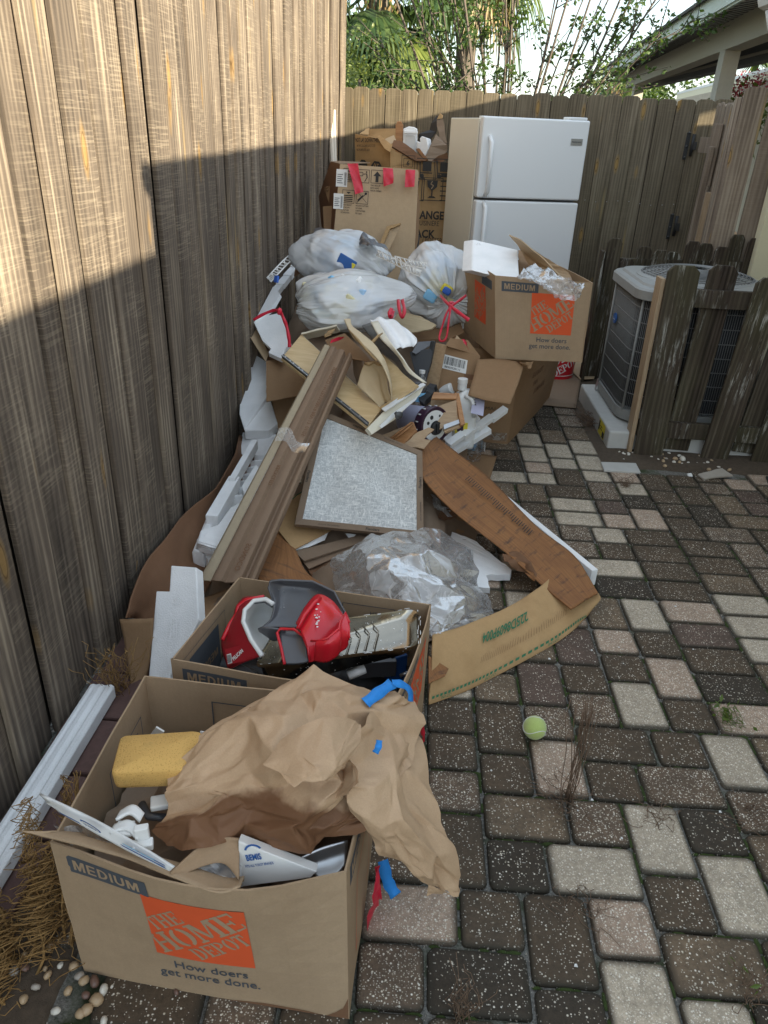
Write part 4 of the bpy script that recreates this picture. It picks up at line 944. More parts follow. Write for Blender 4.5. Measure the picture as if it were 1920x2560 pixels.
palm('palm_tree', -.72, 11.3, 3.15, .15, 'nearest palm with big drooping green fans behind the left end of the back fence', 24, 1.35, 3, 5, ('palmleaf', 'palmleaf', 'yleaf'))
palm('palm_tree', .55, 13.5, 4.4, .15, 'palm with a bare trunk rising behind the leafy shrub', 22, 1.4, 8, 9, ('palmleaf', 'yleaf'))
palm('palm_tree', -2.6, 13.5, 4.6, .17, 'tall palm half hidden by the tall left fence', 22, 1.6, 12, 3)
palm('palm_tree', 6.6, 31, 3.0, .2, 'small distant palm seen under the pavilion beam', 16, 1.3, 15, 2, ('yleaf', 'palmleaf'))
palm('palm_tree', 10.6, 27, 3.3, .2, 'distant palm standing over the cream far building', 18, 1.6, 17, 2, ('yleaf', 'palmleaf'))
def bush(name, c, rad, n, label, mat, size, seed, cat='tree', group=None, stems=3):
    r = random.Random(seed); T = thing(name, (c[0], c[1], 0), label, cat, group); pts = []; lobes = [Vector((r.gauss(0, .5), r.gauss(0, .5), r.gauss(0, .4))) for k in range(9)]
    while len(pts) < n:
        l = r.choice(lobes); v = Vector((r.gauss(0, 1), r.gauss(0, 1), r.gauss(0, 1))).normalized()*r.uniform(.3, .55)+l; pts.append((c[0]+v.x*rad[0], c[1]+v.y*rad[1], max(.1, c[2]+v.z*rad[2])))
    leaf_cloud('crown', pts, size, mat, T, seed, 1.6)
    for k in range(stems): a = k*2.1; tube('trunk', [(c[0]+.1*math.cos(a), c[1]+.1*math.sin(a), 0), (c[0]+.25*rad[0]*math.cos(a), c[1]+.2*math.sin(a), c[2]*.6), (c[0]+.5*rad[0]*math.cos(a), c[1]+.3*math.sin(a), c[2]+.2*rad[2])], [.09, .06, .02], M['bark'], T, 6)
    return T
bush('broadleaf_tree', (9.0, 34, 3.1), (2.6, 2, 1.5), 7000, 'rounded dark green tree far behind under the pavilion roof', M['leaf'], .10, 5)
bush('shrub', (-1.0, 9.4, 1.9), (.45, .5, .5), 1600, 'small pale green shrub at the left end of the back fence', M['yleaf'], .035, 6, 'shrub')
bush('hedge', (-1.6, 17, 1.6), (2.0, 1.2, 1.2), 4000, 'dense green hedge behind the palms', M['leaf'], .06, 7, 'hedge')
bush('broadleaf_tree', (-5.5, 19, 4.5), (3.5, 2.5, 3.0), 9000, 'big leafy tree behind the tall left fence', M['leaf'], .10, 8)
for k, (x_, y_, z_) in enumerate(((5.20, 14.6, 2.36), (5.28, 14.1, 2.38))):
    r = random.Random(k+50); T = thing('blossom_stem', (x_, y_, 0), ['pink blossom cluster nearer the pavilion post', 'pink blossom cluster at the far right picture edge'][k], 'flower', 'pink blossoms before the far building')
    tube('stem', [(x_, y_, 0), (x_+.1, y_, 1.4), (x_, y_, z_)], [.03, .02, .008], M['bark'], T, 5)
    leaf_cloud('blossom', [(x_+r.gauss(0, .08), y_+r.gauss(0, .08), z_+r.gauss(0, .11)) for q in range(260)], .035, M['pinkfl'], T, k, 1.2); leaf_cloud('foliage', [(x_+r.gauss(0, .25), y_+r.gauss(0, .2), z_-.45+r.gauss(0, .22)) for q in range(260)], .06, M['yleaf'], T, k+9)

# weeds and roots --------------------------------------------------
def wisp(base, h, n, seed, spread=.06, rad=.0011, curl=.02):
    r = random.Random(seed); out = []; base = V3(base)
    for k in range(n):
        a = r.uniform(0, 6.28); p = base+Vector((r.gauss(0, spread*.25), r.gauss(0, spread*.25), 0)); d = Vector((math.cos(a)*spread, math.sin(a)*spread, 0))/h*r.random(); P = [p.copy()]
        for q in range(7): p = p+Vector((d.x*h/7+r.gauss(0, curl), d.y*h/7+r.gauss(0, curl), h/7*r.uniform(.6, 1.2))); P.append(p.copy())
        out.append((P, rad))
    return out
def clump_braid(base, tip, wid, n, seed):
    """hanging bundle of tangled dry roots"""
    r = random.Random(seed); base, tip = V3(base), V3(tip); out = []; d = tip-base; x, y = frame_of(d)
    for k in range(n):
        t0 = r.random()**.8*.85; L_ = r.uniform(.1, .4); ph = r.uniform(0, 6.28); fr = r.uniform(3, 18); w0 = wid*r.uniform(.2, 1.5); P = []
        for q in range(10):
            t = min(1.05, t0+L_*q/9); env = w0*(1-.5*t)*(1+.8*(r.random()-.5)); P.append(base+d*t+x*math.cos(ph+fr*q/9)*env+y*math.sin(ph*1.3+fr*q/9)*env+Vector((0, 0, .01*math.sin(q))))
        out.append((P, r.uniform(.0006, .0014)))
    core = [base+d*t+x*wid*.3*math.sin(t*9+seed) for t in [k/8 for k in range(9)]]; out.append((core, [.0038-.003*k/8 for k in range(9)])); return out
RT = thing('dry_root_clump', (-.72, .98, 0), 'tangled dry brown roots beside the nearest moving box', 'dry weeds')
rr_ = []
for (bx, by, tx, ty, tz, wd, n) in ((-.66, .92, -.665, 1.06, .30, .034, 52), (-.70, .90, -.755, 1.05, .24, .034, 48), (-.74, .88, -.86, 1.00, .22, .030, 40), (-.69, .86, -.70, 1.01, .17, .044, 52), (-.78, .84, -.90, .94, .15, .036, 40), (-.64, .92, -.635, 1.05, .33, .020, 30), (-.72, .80, -.79, .92, .09, .045, 52)):
    rr_ += clump_braid((bx, by, -.01), (tx, ty, tz), wd, n, int(bx*-1000+tz*100))
for k in range(5): rr_ += wisp((-.76+.04*k, .84+.03*k, 0), .09, 9, k+70, .10, .0009, .014)
o = tubes('root_strands', rr_, M['drygrass'], RT, 4); o['kind'] = 'stuff'
def weed(base, h, n, seed, label, mat, spread=.06, green=0, rad=.0011, curl=.008):
    T = thing('dry_weed', base, label, 'weed'); o = tubes('stalks', wisp(base, h, n, seed, spread, rad, curl), mat, T, 4); o['kind'] = 'stuff'
    if green: leaf_cloud('leaves', [V3(base)+Vector((random.Random(seed+q).gauss(0, spread*.5), random.Random(seed+q+99).gauss(0, spread*.5), abs(random.Random(seed-q).gauss(.02, .02)))) for q in range(green)], .012, M['greenw'], T, seed, 2.2)
    return T
weed((0.466,1.393,0), .36, 16, 1, 'tall thin reddish dry stalk growing between the pavers right of the tennis ball', M['drygrass2'], .03, 0, .0011, .0045)
weed((0.468,1.377,-0), .04, 26, 2, 'matted brown tuft at the foot of the tall dry stalk', M['drygrass2'], .11, 0, .0009, .008)
weed((0.167,0.836,0), .12, 22, 3, 'brown dried weed at the bottom edge of the picture', M['drygrass2'], .035, 0, .0009)
weed((0.765,0.922,0), .05, 18, 4, 'small dry tuft near the bottom right corner', M['drygrass2'], .06, 6, .0009)
weed((1.007,1.731,0), .04, 20, 5, 'small yellow green weed near the right edge of the paving', M['greenw'], .05, 22, .0008)
weed((1.084,3.394,0), .05, 18, 6, 'orange brown dead weed between the far pavers', M['drygrass2'], .06)
weed((0.943,1.37,0), .02, 22, 7, 'flat mat of reddish dead weed by the right edge', M['drygrass2'], .12, 0, .0008)
weed((-0.813,1.662,0.02), .16, 40, 8, 'dry curled weed at the top end of the long foam strip', M['drygrass'], .07, 0, .0010, .012)
weed((-0.951,2.16,0), .20, 12, 10, 'dry curled vine climbing the left fence behind the damp cardboard', M['drygrass'], .02, 0, .0012, .012)
weed((-0.925,3.665,0.02), .08, 12, 11, 'little green spiky weed at the fence foot by the white foam sheet', M['greenw'], .09, 20, .0012)
weed((1.098,4.271,0), .06, 90, 12, 'brown dead grass beside the concrete pad', M['drygrass2'], .16, 0, .0012)
weed((0.69,1.361,0), .015, 16, 14, 'crumbs of dead brown weed in a paver joint', M['drygrass2'], .10, 0, .0008)
weed((0.447,1.089,0), .015, 18, 15, 'grey brown dead weed in the joint below the pale pavers', M['drygrass2'], .09, 0, .0008)
# pebbles -----------------------------------------------------------
pv = []
def pebble_mesh(seed, mat):
    r = random.Random(seed); V = []; F = []; n, m_ = 10, 6; sx, sy, sz = 1, r.uniform(.6, .9), r.uniform(.5, .75)
    for i in range(m_+1):
        th = math.pi*i/m_
        for k in range(n): a = 2*math.pi*k/n; d = Vector((math.sin(th)*math.cos(a), math.sin(th)*math.sin(a), math.cos(th))); d = d*(1+.18*noise.noise(d*1.3+Vector((seed, 0, 0)))); V.append((d.x*sx, d.y*sy, d.z*sz))
    for i in range(m_):
        for k in range(n): F.append((i*n+k, (i+1)*n+k, (i+1)*n+(k+1) % n, i*n+(k+1) % n))
    me = bpy.data.meshes.new('pebble'); me.from_pydata(V, [], F); me.materials.append(mat); me.polygons.foreach_set('use_smooth', [True]*len(me.polygons)); me.validate(); return me
PM = [[pebble_mesh(k*7+q, M[m_]) for q in range(3)] for k, m_ in enumerate(('pebA', 'pebB', 'pebC', 'pebD'))]
def pebble(p, s, k, label, group):
    s *= .82
    o = bpy.data.objects.new('pebble', PM[k][rm.randrange(3)]); COL.objects.link(o); o.location = V3(p)+Vector((0, 0, s*.3)); o.scale = (s, s, s); o.rotation_euler = (rm.uniform(-.3, .3), rm.uniform(-.3, .3), rm.uniform(0, 6)); tag(o, label, 'pebble', group); return o
NL = {0: 'tan', 1: 'whitish', 2: 'dark brown', 3: 'grey'}
for (px, py, s, k) in [(-0.5972,0.8574,0.013,3),(-0.5847,0.8489,0.014,0),(-0.5625,0.8482,0.018,2),(-0.5390,0.8337,0.015,1),(-0.5448,0.8144,0.017,0),(-0.5562,0.7957,0.015,0),(-0.5661,0.7877,0.013,0),(-0.5696,0.8223,0.011,2),(-0.5257,0.8432,0.005,1),(-0.7303,0.8568,0.014,3),(-0.7124,0.8654,0.012,2),(-0.6166,0.8759,0.013,0),(-0.6445,0.8754,0.01,1),(-0.5164,0.7784,0.012,1),(-0.3956,0.8414,0.009,2),(-0.6603,0.8542,0.012,0),(-0.6731,0.8298,0.012,3),(-0.6076,0.8271,0.012,0),(-0.6146,0.7892,0.013,1),(-0.6857,0.8061,0.012,0)]: pebble((px, py, 0), s, k, '%s pebble lying at the lower left foot of the nearest moving box' % NL[k], 'pebbles beside the nearest moving box')
for q in range(16):
    k = rm.choice((0, 0, 1, 2, 3)); pebble((rm.uniform(-.86, -.66), rm.uniform(.76, .98), -.004), rm.uniform(.007, .013), k, '%s pebble among the tangled dry roots' % NL[k], 'pebbles under the dry roots')
for q in range(26):
    k = rm.choice((0, 0, 1, 1, 3)); pebble((rm.uniform(1.30, 1.72), rm.uniform(3.66, 3.86), -.002), rm.uniform(.010, .020)*(1.4 if q == 0 else 1), k, '%s pebble on the soil at the foot of the picket screen' % NL[k], 'pebbles in front of the picket screen')
for q in range(7): pebble((rm.uniform(1.16, 1.24), rm.uniform(3.72, 3.84), 0), rm.uniform(.010, .015), 1, 'whitish pebble below the corner of the concrete pad', 'white pebbles by the pad corner')
pebble((1.422,3.754,0), .028, 0, 'large yellow brown pebble alone near the second picket', None) if False else None
gv_ = []; gf_ = []
for q in range(420):
    x_, y_ = (rm.uniform(1.0, 1.6), rm.uniform(6.2, 6.95)) if q < 260 else (rm.uniform(-.98, -.80), rm.uniform(1.5, 2.0)); s = rm.uniform(.008, .018) if q < 260 else rm.uniform(.004, .009); b = len(gv_)
    for a in range(5): gv_.append((x_+s*math.cos(a*1.257), y_+s*math.sin(a*1.257), .004))
    gv_.append((x_, y_, .004+s*.7)); gf_ += [(b+a, b+(a+1) % 5, b+5) for a in range(5)]
o = mk('gravel', gv_, gf_, M['pebD']); o['kind'] = 'stuff'; o['label'] = 'loose gravel at the feet of the fences'
# ---------------------------------------------------------------- cartons
def lerp(a, b, t): return a+(b-a)*t
def carton(T, C8, mat, mat_in, t=.004, bulge=0, front=None, skip=()):
    """C8: bottom fl fr br bl, top fl fr br bl (world). Four wall panels and a bottom; returns printable outer faces"""
    C8 = [V3(c) for c in C8]; b, u = C8[:4], C8[4:]; faces = []
    for k in range(4):
        if k in skip: faces.append(None); continue
        j = (k+1) % 4; o, U, W = b[k], b[j]-b[k], u[k]-b[k]; n = U.cross(W).normalized(); bf = (lambda a, c, bb=bulge: bb*math.sin(math.pi*min(max(a, 0), 1))*(.25+.75*c)) if bulge and k in (0, 1) else None
        if front and k == 0: bf = front
        V = []; F = []; m = 10; uv = []
        def sp(a, c, h): return lerp(lerp(b[k], b[j], a), lerp(u[k], u[j], a), c)+n*(h+(bf(a, c) if bf else 0)+.0035*noise.noise(Vector((a*3+k, c*2.5, o.x*9))))
        for side in (0, 1):
            for i in range(m+1):
                for q in range(m+1): V.append(sp(q/m, i/m, -t*side)); uv.append((q/m*U.length, i/m*W.length))
        W_ = m+1; N2 = W_*W_
        for i in range(m):
            for q in range(m):
                a = i*W_+q; F.append((a, a+1, a+W_+1, a+W_)); a += N2; F.append((a, a+W_, a+W_+1, a+1))
        for q in range(m):
            F.append((m*W_+q, m*W_+q+1, N2+m*W_+q+1, N2+m*W_+q)); F.append((q+1, q, N2+q, N2+q+1)); a = q*W_; F.append((a, a+W_, N2+a+W_, N2+a)); a = q*W_+m; F.append((a+W_, a, N2+a, N2+a+W_))
        mk('side_panel', V, F, mat, T, smooth=False, uv=uv, mi=None)
        f = Face(o, U, W); f.w0 = (u[j]-u[k]); f.bil = (b[k], b[j], u[k], u[j], bf)
        def call(u_, v_, h=0, f=f, n=n, bf=bf, k=k, j=j, o=o):
            a, c = u_/f.lu, v_/f.lv; return lerp(lerp(b[k], b[j], a), lerp(u[k], u[j], a), c)+n*(h+(bf(a, c) if bf else 0)+.0035*noise.noise(Vector((a*3+k, c*2.5, o.x*9))))
        call.lu, call.lv = f.lu, f.lv; faces.append(call)
    z = Vector((0, 0, .003)); slab('bottom_panel', [p+z for p in b], .003, mat_in, T)
    return faces
def medium_print(T, F_, mat, lab=True, logo=None, mir=False):
    if lab:
        rect_on('size_label', F_, .028, F_.lv-.068, .028+.165, F_.lv-.022, M['grey_ink'], T); block(F_, 'MEDIUM', .040, F_.lv-.058, .027, mat, T, wx=1.05)
    if logo:
        u, v, s = logo; hd_logo(F_, u, v, s, M['red_ink'], mat, T); text_on('slogan', 'How doers', F_, u+.030, v-.040, .034, M['grey_ink'], T, .009, wx=.95); text_on('slogan', 'get more done.', F_, u-.002, v-.072, .034, M['grey_ink'], T, .009, wx=.95)
# nearest box
B1 = thing('moving_box', (-.32, 1.08, 0), 'nearest open moving box with orange logo and brown paper over its rim', 'cardboard box', 'open moving boxes')
c8 = [(-.593,.869,0),(-.050,.818,0),(-.030,1.275,0),(-.578,1.322,0)]; c8t = [(-.597,.868,.385),(-.064,.853,.385),(-.045,1.29,.385),(-.582,1.322,.385)]
def sag(a, c):
    a = min(max(a, 0), 1); x = a/.62 if a < .62 else (1-a)/.38; return .056*c**1.3*math.sin(x*math.pi/2)**1.2+.004*math.sin(math.pi*a)
fa = carton(B1, c8+c8t, M['card'], M['card_in'], bulge=.010, front=sag)
medium_print(B1, fa[0], M['card'], True, (.175, .125, .195)); medium_print(B1, fa[1], M['card'], True)
poly_on('damp_stain', fa[0], [[(.50,.0),(.545,.0),(.545,.06),(.535,.03),(.52,.015)],[(.30,.0),(.50,.0),(.46,.006),(.38,.008),(.33,.004)]], M['card_d'], B1, .0008)
poly_on('side_print', fa[1], outline(.10, .05, .30, .25, .003), M['red_ink'], B1)
fi = Face(Vector(c8[3])+Vector((.006, -.007, .0)), Vector((.548, -.047, 0)), (0, 0, .385))   # inner back wall, read from inside
fi.n = -fi.n if fi.n.y > 0 else fi.n
poly_on('inner_print', fi, outline(.15, .03, .34, .34, .003)+[_r(.17, .27, .31, .2725), _r(.17, .20, .31, .2025), _r(.17, .13, .31, .1325)], M['grey_ink'], B1)
fl_ = Face(Vector(c8[0])+Vector((.0075, .01, 0)), (.015, .44, 0), (0, 0, .385)); fl_.n = Vector((1, -.03, 0))
poly_on('inner_print', fl_, outline(.20, .03, .37, .33, .003)+outline(.33, .29, .345, .305, .002)+outline(.33, .265, .345, .28, .002)+outline(.33, .24, .345, .255, .002)+outline(.33, .215, .345, .23, .002), M['grey_ink'], B1)
for k, wd in enumerate(('TAPE', 'PAPER', 'DISHES', 'KITCHEN', 'ROOM')): text_on('inner_print', wd, fl_, .32, .275-.045*k, .022, M['grey_ink'], B1, .01, mirror=True)
# crumpled front flap folded inwards
patch('flap', [[(-0.646,0.863,0.415),(-0.588,0.863,0.4),(-0.438,0.84,0.392),(-0.361,0.819,0.392),(-0.276,0.799,0.387),(-0.242,0.811,0.388)],[(-0.595,0.878,0.4),(-0.562,0.882,0.39),(-0.426,0.864,0.385),(-0.344,0.852,0.375),(-0.278,0.841,0.365),(-0.243,0.844,0.365)],[(-0.556,0.909,0.36),(-0.521,0.894,0.355),(-0.406,0.878,0.345),(-0.327,0.856,0.34),(-0.282,0.852,0.34),(-0.247,0.854,0.34)]], M['card'], B1, 30, 8, t=.004, crum=folds(5, 8, .03, .1, .3))
patch('flap', [[(-0.365,0.821,0.392),(-0.325,0.867,0.405),(-0.286,0.884,0.41),(-0.259,0.884,0.41)],[(-0.362,0.82,0.385),(-0.32,0.859,0.39),(-0.285,0.876,0.395),(-0.258,0.878,0.395)],[(-0.355,0.82,0.38),(-0.314,0.847,0.38),(-0.28,0.854,0.38),(-0.247,0.825,0.38)]], M['card_in'], B1, 16, 8, t=.004)
# contents of box 1
patch('printed_carton', [[(-0.62,0.907,0.46),(-0.509,0.877,0.44),(-0.419,0.84,0.43),(-0.352,0.812,0.42)],[(-0.584,0.897,0.43),(-0.504,0.865,0.42),(-0.428,0.838,0.41),(-0.36,0.812,0.41)]], M['paper'], None, 20, 6, t=.0045); 
CT = bpy.context.scene.objects['printed_carton']; tag(CT, 'white carton with blue print poking out of the nearest box', 'carton')
cf = Face((-0.606,0.896,0.459), V3((-0.351,0.809,0.424))-V3((-0.606,0.896,0.459)), V3((-0.618,0.905,0.463))-V3((-0.582,0.894,0.433)))
if cf.n.dot(CAM-cf.o) < 0: cf.n = -cf.n
poly_on('blue_print', cf, [circ(.10, -.002, .020, 24, .012), _r(.02, -.020, .065, -.014), _r(.15, -.022, .24, -.015), _r(.17, -.008, .25, -.004)], M['blue_ink'], CT, .0035); poly_on('blue_print', cf, [circ(.10, -.002, .017, 24, .009), circ(.03, .003, .02, 16, .008)], M['paper'], CT, .0042); text_on('lettering', 'BUBBLE', cf, .087, -.0055, .008, M['blue_ink'], CT, .02, h=.005)
poly_on('blue_print', cf, [_r(.17, -.004, .20, .002), _r(.205, -.004, .235, .002)], M['sky_b'], CT, .005)
BW = patch('bubble_wrap', [[(-0.616,0.913,0.37),(-0.552,0.906,0.38),(-0.483,0.894,0.36)],[(-0.597,0.909,0.34),(-0.538,0.897,0.35),(-0.461,0.885,0.33)]], M['film'], None, 20, 10, crum=folds(8, 10, .12, .02, .08)); tag(BW, 'clear bubble wrap in the front left corner of the nearest box', 'bubble wrap')
BW = patch('bubble_wrap', [[(-0.363,0.838,0.36),(-0.312,0.863,0.375),(-0.261,0.892,0.37)],[(-0.357,0.838,0.345),(-0.291,0.836,0.36),(-0.247,0.844,0.36)]], M['film'], None, 24, 14, crum=folds(9, 10, .12, .02, .06)); tag(BW, 'clear bubble wrap beside the white seat carton in the nearest box', 'bubble wrap')
bcq = [(-0.258,0.874,0.416),(-0.117,0.861,0.367),(-0.129,0.859,0.352),(-0.258,0.857,0.315)]; BC = slab('seat_carton', bcq, .02, M['white'], None, bev=.002); tag(BC, 'white toilet seat carton lettered BEMIS standing in the nearest box', 'carton')
bf_ = Face(bcq[3], V3(bcq[2])-V3(bcq[3]), V3(bcq[0])-V3(bcq[3])); bf_.n = newell([V3(q) for q in bcq]); bf_.n = bf_.n if bf_.n.dot(CAM-bf_.o) > 0 else -bf_.n; bf_.v = (bf_.v-bf_.u*bf_.v.dot(bf_.u)).normalized(); print('seat', bf_.lu, bf_.lv)
text_on('lettering', 'BEMIS', bf_, .032, .056, .018, M['blue_ink'], BC, .03, h=.002, wx=.62); text_on('lettering', 'FITS ALL TOILET BRANDS', bf_, .026, .042, .0075, M['blue_ink'], BC, .01, h=.002, wx=.62)
poly_on('logo_arc', bf_, _arc(.050, .074, .017, .016, 20, 160, .004, .004), M['blue_ink'], BC, .002)
TRY = patch('steel_pan', [[(-0.167,0.882,0.36),(-0.118,0.912,0.365),(-0.069,0.933,0.365)],[(-0.145,0.891,0.34),(-0.103,0.907,0.34),(-0.069,0.923,0.345)],[(-0.113,0.873,0.33),(-0.085,0.883,0.33),(-0.071,0.901,0.335)]], M['steel'], None, 12, 10, t=.002); tag(TRY, 'shiny metal pan in the front right corner of the nearest box', 'pan')
# white plastic hardware pieces
HP = thing('toilet_seat_hinge', (-0.448,0.878,0.42), 'white plastic toilet seat hinge lying on the blue printed carton', 'seat hinge')
for a, b, r in (((-0.479,0.859,0.43),(-0.427,0.851,0.43),.010),((-0.477,0.884,0.435),(-0.434,0.884,0.435),.008)): patch('bracket', [[a, lerp(V3(a), V3(b), .5)+Vector((0, .01, .006)), b], [V3(a)+Vector((0, .022, -.004)), lerp(V3(a), V3(b), .5)+Vector((0, .030, .004)), V3(b)+Vector((0, .02, -.004))]], M['white'], HP, 12, 5, t=.006)
cbox('clip', (-0.423,0.862,0.432), (.024, .014, .036), M['white'], HP, .3, .002); cbox('clip_foot', (-0.419,0.851,0.418), (.034, .018, .014), M['white'], HP, .3, .002)
cbox('clip', (-0.458,0.873,0.428), (.03, .03, .008), M['white'], HP, .1, .002)
o = cbox('white_box', (-0.422,0.968,0.39), (.05, .03, .012), M['white'], None, .3, .003); tag(o, 'small white plastic tray poking out under the yellow sponge', 'tray')
o = tube('grey_liner', [(-0.474,0.985,0.36),(-0.452,0.958,0.36),(-0.414,0.957,0.36)], .008, M['greyp'], None); tag(o, 'grey padded edge of a tray below the yellow sponge', 'tray')
o = slab('white_scrap', [(-0.52,1.156,0.36),(-0.496,1.147,0.4),(-0.48,1.146,0.389),(-0.493,1.151,0.36)], .004, M['white']); tag(o, 'white plastic corner showing behind the yellow sponge', 'scrap')
o = slab('white_scrap', [(-0.408,1.163,0.382),(-0.386,1.154,0.388),(-0.387,1.148,0.374),(-0.407,1.154,0.366)], .004, M['foam']); tag(o, 'white foam scrap between the sponge and the brown paper', 'scrap')
# dark fill inside box 1
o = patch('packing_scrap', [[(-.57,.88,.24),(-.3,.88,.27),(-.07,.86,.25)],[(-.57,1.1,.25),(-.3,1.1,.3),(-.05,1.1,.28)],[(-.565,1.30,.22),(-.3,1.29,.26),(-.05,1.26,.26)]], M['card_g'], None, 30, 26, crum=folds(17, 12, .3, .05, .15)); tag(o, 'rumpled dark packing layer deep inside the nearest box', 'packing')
# sponge
def sponge():
    a, b, c, d = V3((-0.535,1.065,0.455)), V3((-0.377,1.094,0.455)), V3((-0.372,0.983,0.462)), V3((-0.515,0.964,0.462)); 
    ring = []; P = [d, c, b, a]; n = 7; cen = sum(P, Vector())/4; up = Vector((0, -.12, 1)).normalized()
    for k in range(4):
        p, q, r_ = P[k-1], P[k], P[(k+1) % 4]; rr = .10 if k in (0, 3) else .12; e1 = q+(p-q).normalized()*(q-p).length*rr; e2 = q+(r_-q).normalized()*(r_-q).length*rr
        for s in range(n): t = s/(n-1); ring.append(e1*(1-t)**2+q*2*t*(1-t)+e2*t*t)
    V = []; F = []; m = len(ring); H = .052
    for s, h in ((.90, -H), (.985, -H+.005), (1, -H+.014), (1, -.012), (.985, -.004), (.94, 0)):
        for p in ring: V.append(cen+(p-cen)*s+up*h+up*.0015*noise.noise(p*40))
    for i in range(5):
        for k in range(m): F.append((i*m+k, i*m+(k+1) % m, (i+1)*m+(k+1) % m, (i+1)*m+k))
    V += [cen+up*.002, cen-up*H]; F += [(5*m+k, 5*m+(k+1) % m, 6*m) for k in range(m)]+[((k+1) % m, k, 6*m+1) for k in range(m)]
    o = mk('sponge', V, F, M['sponge'], None, smooth=True); return tag(o, 'big yellow sponge with rounded corners on top of the nearest box', 'sponge')
sponge()
# brown paper
KP = thing('packing_paper', (-0.192,1.003,0.4), 'large crumpled sheet of brown kraft paper draped over the nearest box', 'paper')
fA = folds(31, 6, .34, .09, .22); fB = folds(32, 9, .16, .03, .08); fo = lambda p: fA(p)*.55+fB(p)*.30
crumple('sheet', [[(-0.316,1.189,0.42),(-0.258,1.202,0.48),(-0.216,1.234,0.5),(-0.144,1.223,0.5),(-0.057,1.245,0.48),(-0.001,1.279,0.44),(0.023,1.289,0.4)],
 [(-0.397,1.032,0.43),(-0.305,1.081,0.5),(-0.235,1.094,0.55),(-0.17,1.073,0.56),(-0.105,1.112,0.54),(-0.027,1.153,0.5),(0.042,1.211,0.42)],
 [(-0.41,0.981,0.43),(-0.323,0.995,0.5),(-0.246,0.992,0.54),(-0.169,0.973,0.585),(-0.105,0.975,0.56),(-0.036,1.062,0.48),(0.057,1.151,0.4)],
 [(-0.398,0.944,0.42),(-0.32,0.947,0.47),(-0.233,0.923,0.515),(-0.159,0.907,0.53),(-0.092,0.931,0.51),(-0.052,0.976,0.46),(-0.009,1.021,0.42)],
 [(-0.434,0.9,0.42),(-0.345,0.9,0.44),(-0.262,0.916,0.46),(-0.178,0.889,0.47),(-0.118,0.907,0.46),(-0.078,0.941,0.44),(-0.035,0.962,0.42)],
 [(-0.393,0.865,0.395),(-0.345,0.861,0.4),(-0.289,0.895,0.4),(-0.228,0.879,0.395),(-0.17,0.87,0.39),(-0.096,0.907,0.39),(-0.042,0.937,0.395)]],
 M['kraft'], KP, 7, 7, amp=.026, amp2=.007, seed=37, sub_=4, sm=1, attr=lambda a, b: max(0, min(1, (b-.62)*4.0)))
crumple('sheet', [[(-0.195,0.961,0.575),(-0.136,0.99,0.6),(-0.085,1.027,0.58),(-0.057,1.053,0.54)],[(-0.221,0.913,0.57),(-0.144,0.9,0.6),(-0.087,0.937,0.59),(-0.056,1,0.55)],[(-0.183,0.89,0.57),(-0.12,0.872,0.595),(-0.087,0.902,0.585),(-0.064,0.96,0.55)],[(-0.154,0.86,0.575),(-0.119,0.865,0.585),(-0.092,0.889,0.575),(-0.073,0.939,0.55)],[(-0.167,0.886,0.56),(-0.129,0.891,0.565),(-0.101,0.911,0.56),(-0.081,0.954,0.54)]],
 M['kraft'], KP, 5, 4, amp=.003, amp2=.002, seed=5, sub_=4, sm=5)
crumple('sheet', [[(-0.09,0.967,0.55),(-0.058,0.933,0.555),(-0.053,0.898,0.55),(-0.068,0.896,0.53)],[(-0.101,0.976,0.53),(-0.075,0.965,0.53),(-0.064,0.924,0.53),(-0.083,0.91,0.5)],[(-0.113,0.985,0.51),(-0.105,0.981,0.49),(-0.102,0.958,0.48),(-0.119,0.92,0.47)]], M['kraft'], KP, 5, 5, amp=.003, amp2=.001, seed=5, sm=8)
fC = folds(41, 7, .26, .08, .20)
crumple('sheet', [[(-0.092,0.997,0.53),(-0.047,1.084,0.52),(0.001,1.214,0.47),(0.042,1.222,0.41)],[(-0.085,0.959,0.51),(-0.034,1.012,0.5),(0.018,1.098,0.46),(0.06,1.149,0.38)],[(-0.07,0.924,0.47),(-0.015,0.965,0.48),(0.028,1.035,0.44),(0.08,1.083,0.36)],[(-0.043,0.923,0.41),(-0.004,0.929,0.43),(0.047,0.986,0.4),(0.105,1.032,0.32)],[(-0.016,0.933,0.34),(0.029,0.919,0.35),(0.075,0.963,0.32),(0.133,1.006,0.26)],[(0.04,0.955,0.27),(0.071,0.94,0.27),(0.107,0.966,0.25),(0.151,0.998,0.2)],[(0.09,0.963,0.21),(0.106,0.959,0.21),(0.123,0.967,0.2),(0.148,0.976,0.17)]],
 M['kraft'], KP, 4, 6, amp=.016, amp2=.006, seed=9, sub_=4, sm=1)
crumple('sheet', [[(0.09,0.962,0.215),(0.114,0.959,0.21),(0.148,0.978,0.17)],[(0.089,0.959,0.185),(0.112,0.965,0.185),(0.132,0.973,0.18)]], M['kraft'], KP, 5, 3, amp=.003, amp2=.001, seed=4)
ribbon('blue_tape', [(-0.055,1.126,0.525),(-0.029,1.172,0.515),(-0.004,1.219,0.5)], .024, M['bluetape'], KP, (.1, -.55, .8))
ribbon('blue_tape', [(-0.004,1.219,0.5),(0.019,1.234,0.485),(0.035,1.241,0.46),(0.037,1.235,0.43)], .018, M['bluetape'], KP, (.5, -.3, .8))
ribbon('blue_tape', [(-0.022,1.033,0.52),(-0.023,1.015,0.52),(-0.028,1.01,0.51)], .012, M['bluetape'], KP, (0, -1, .5))
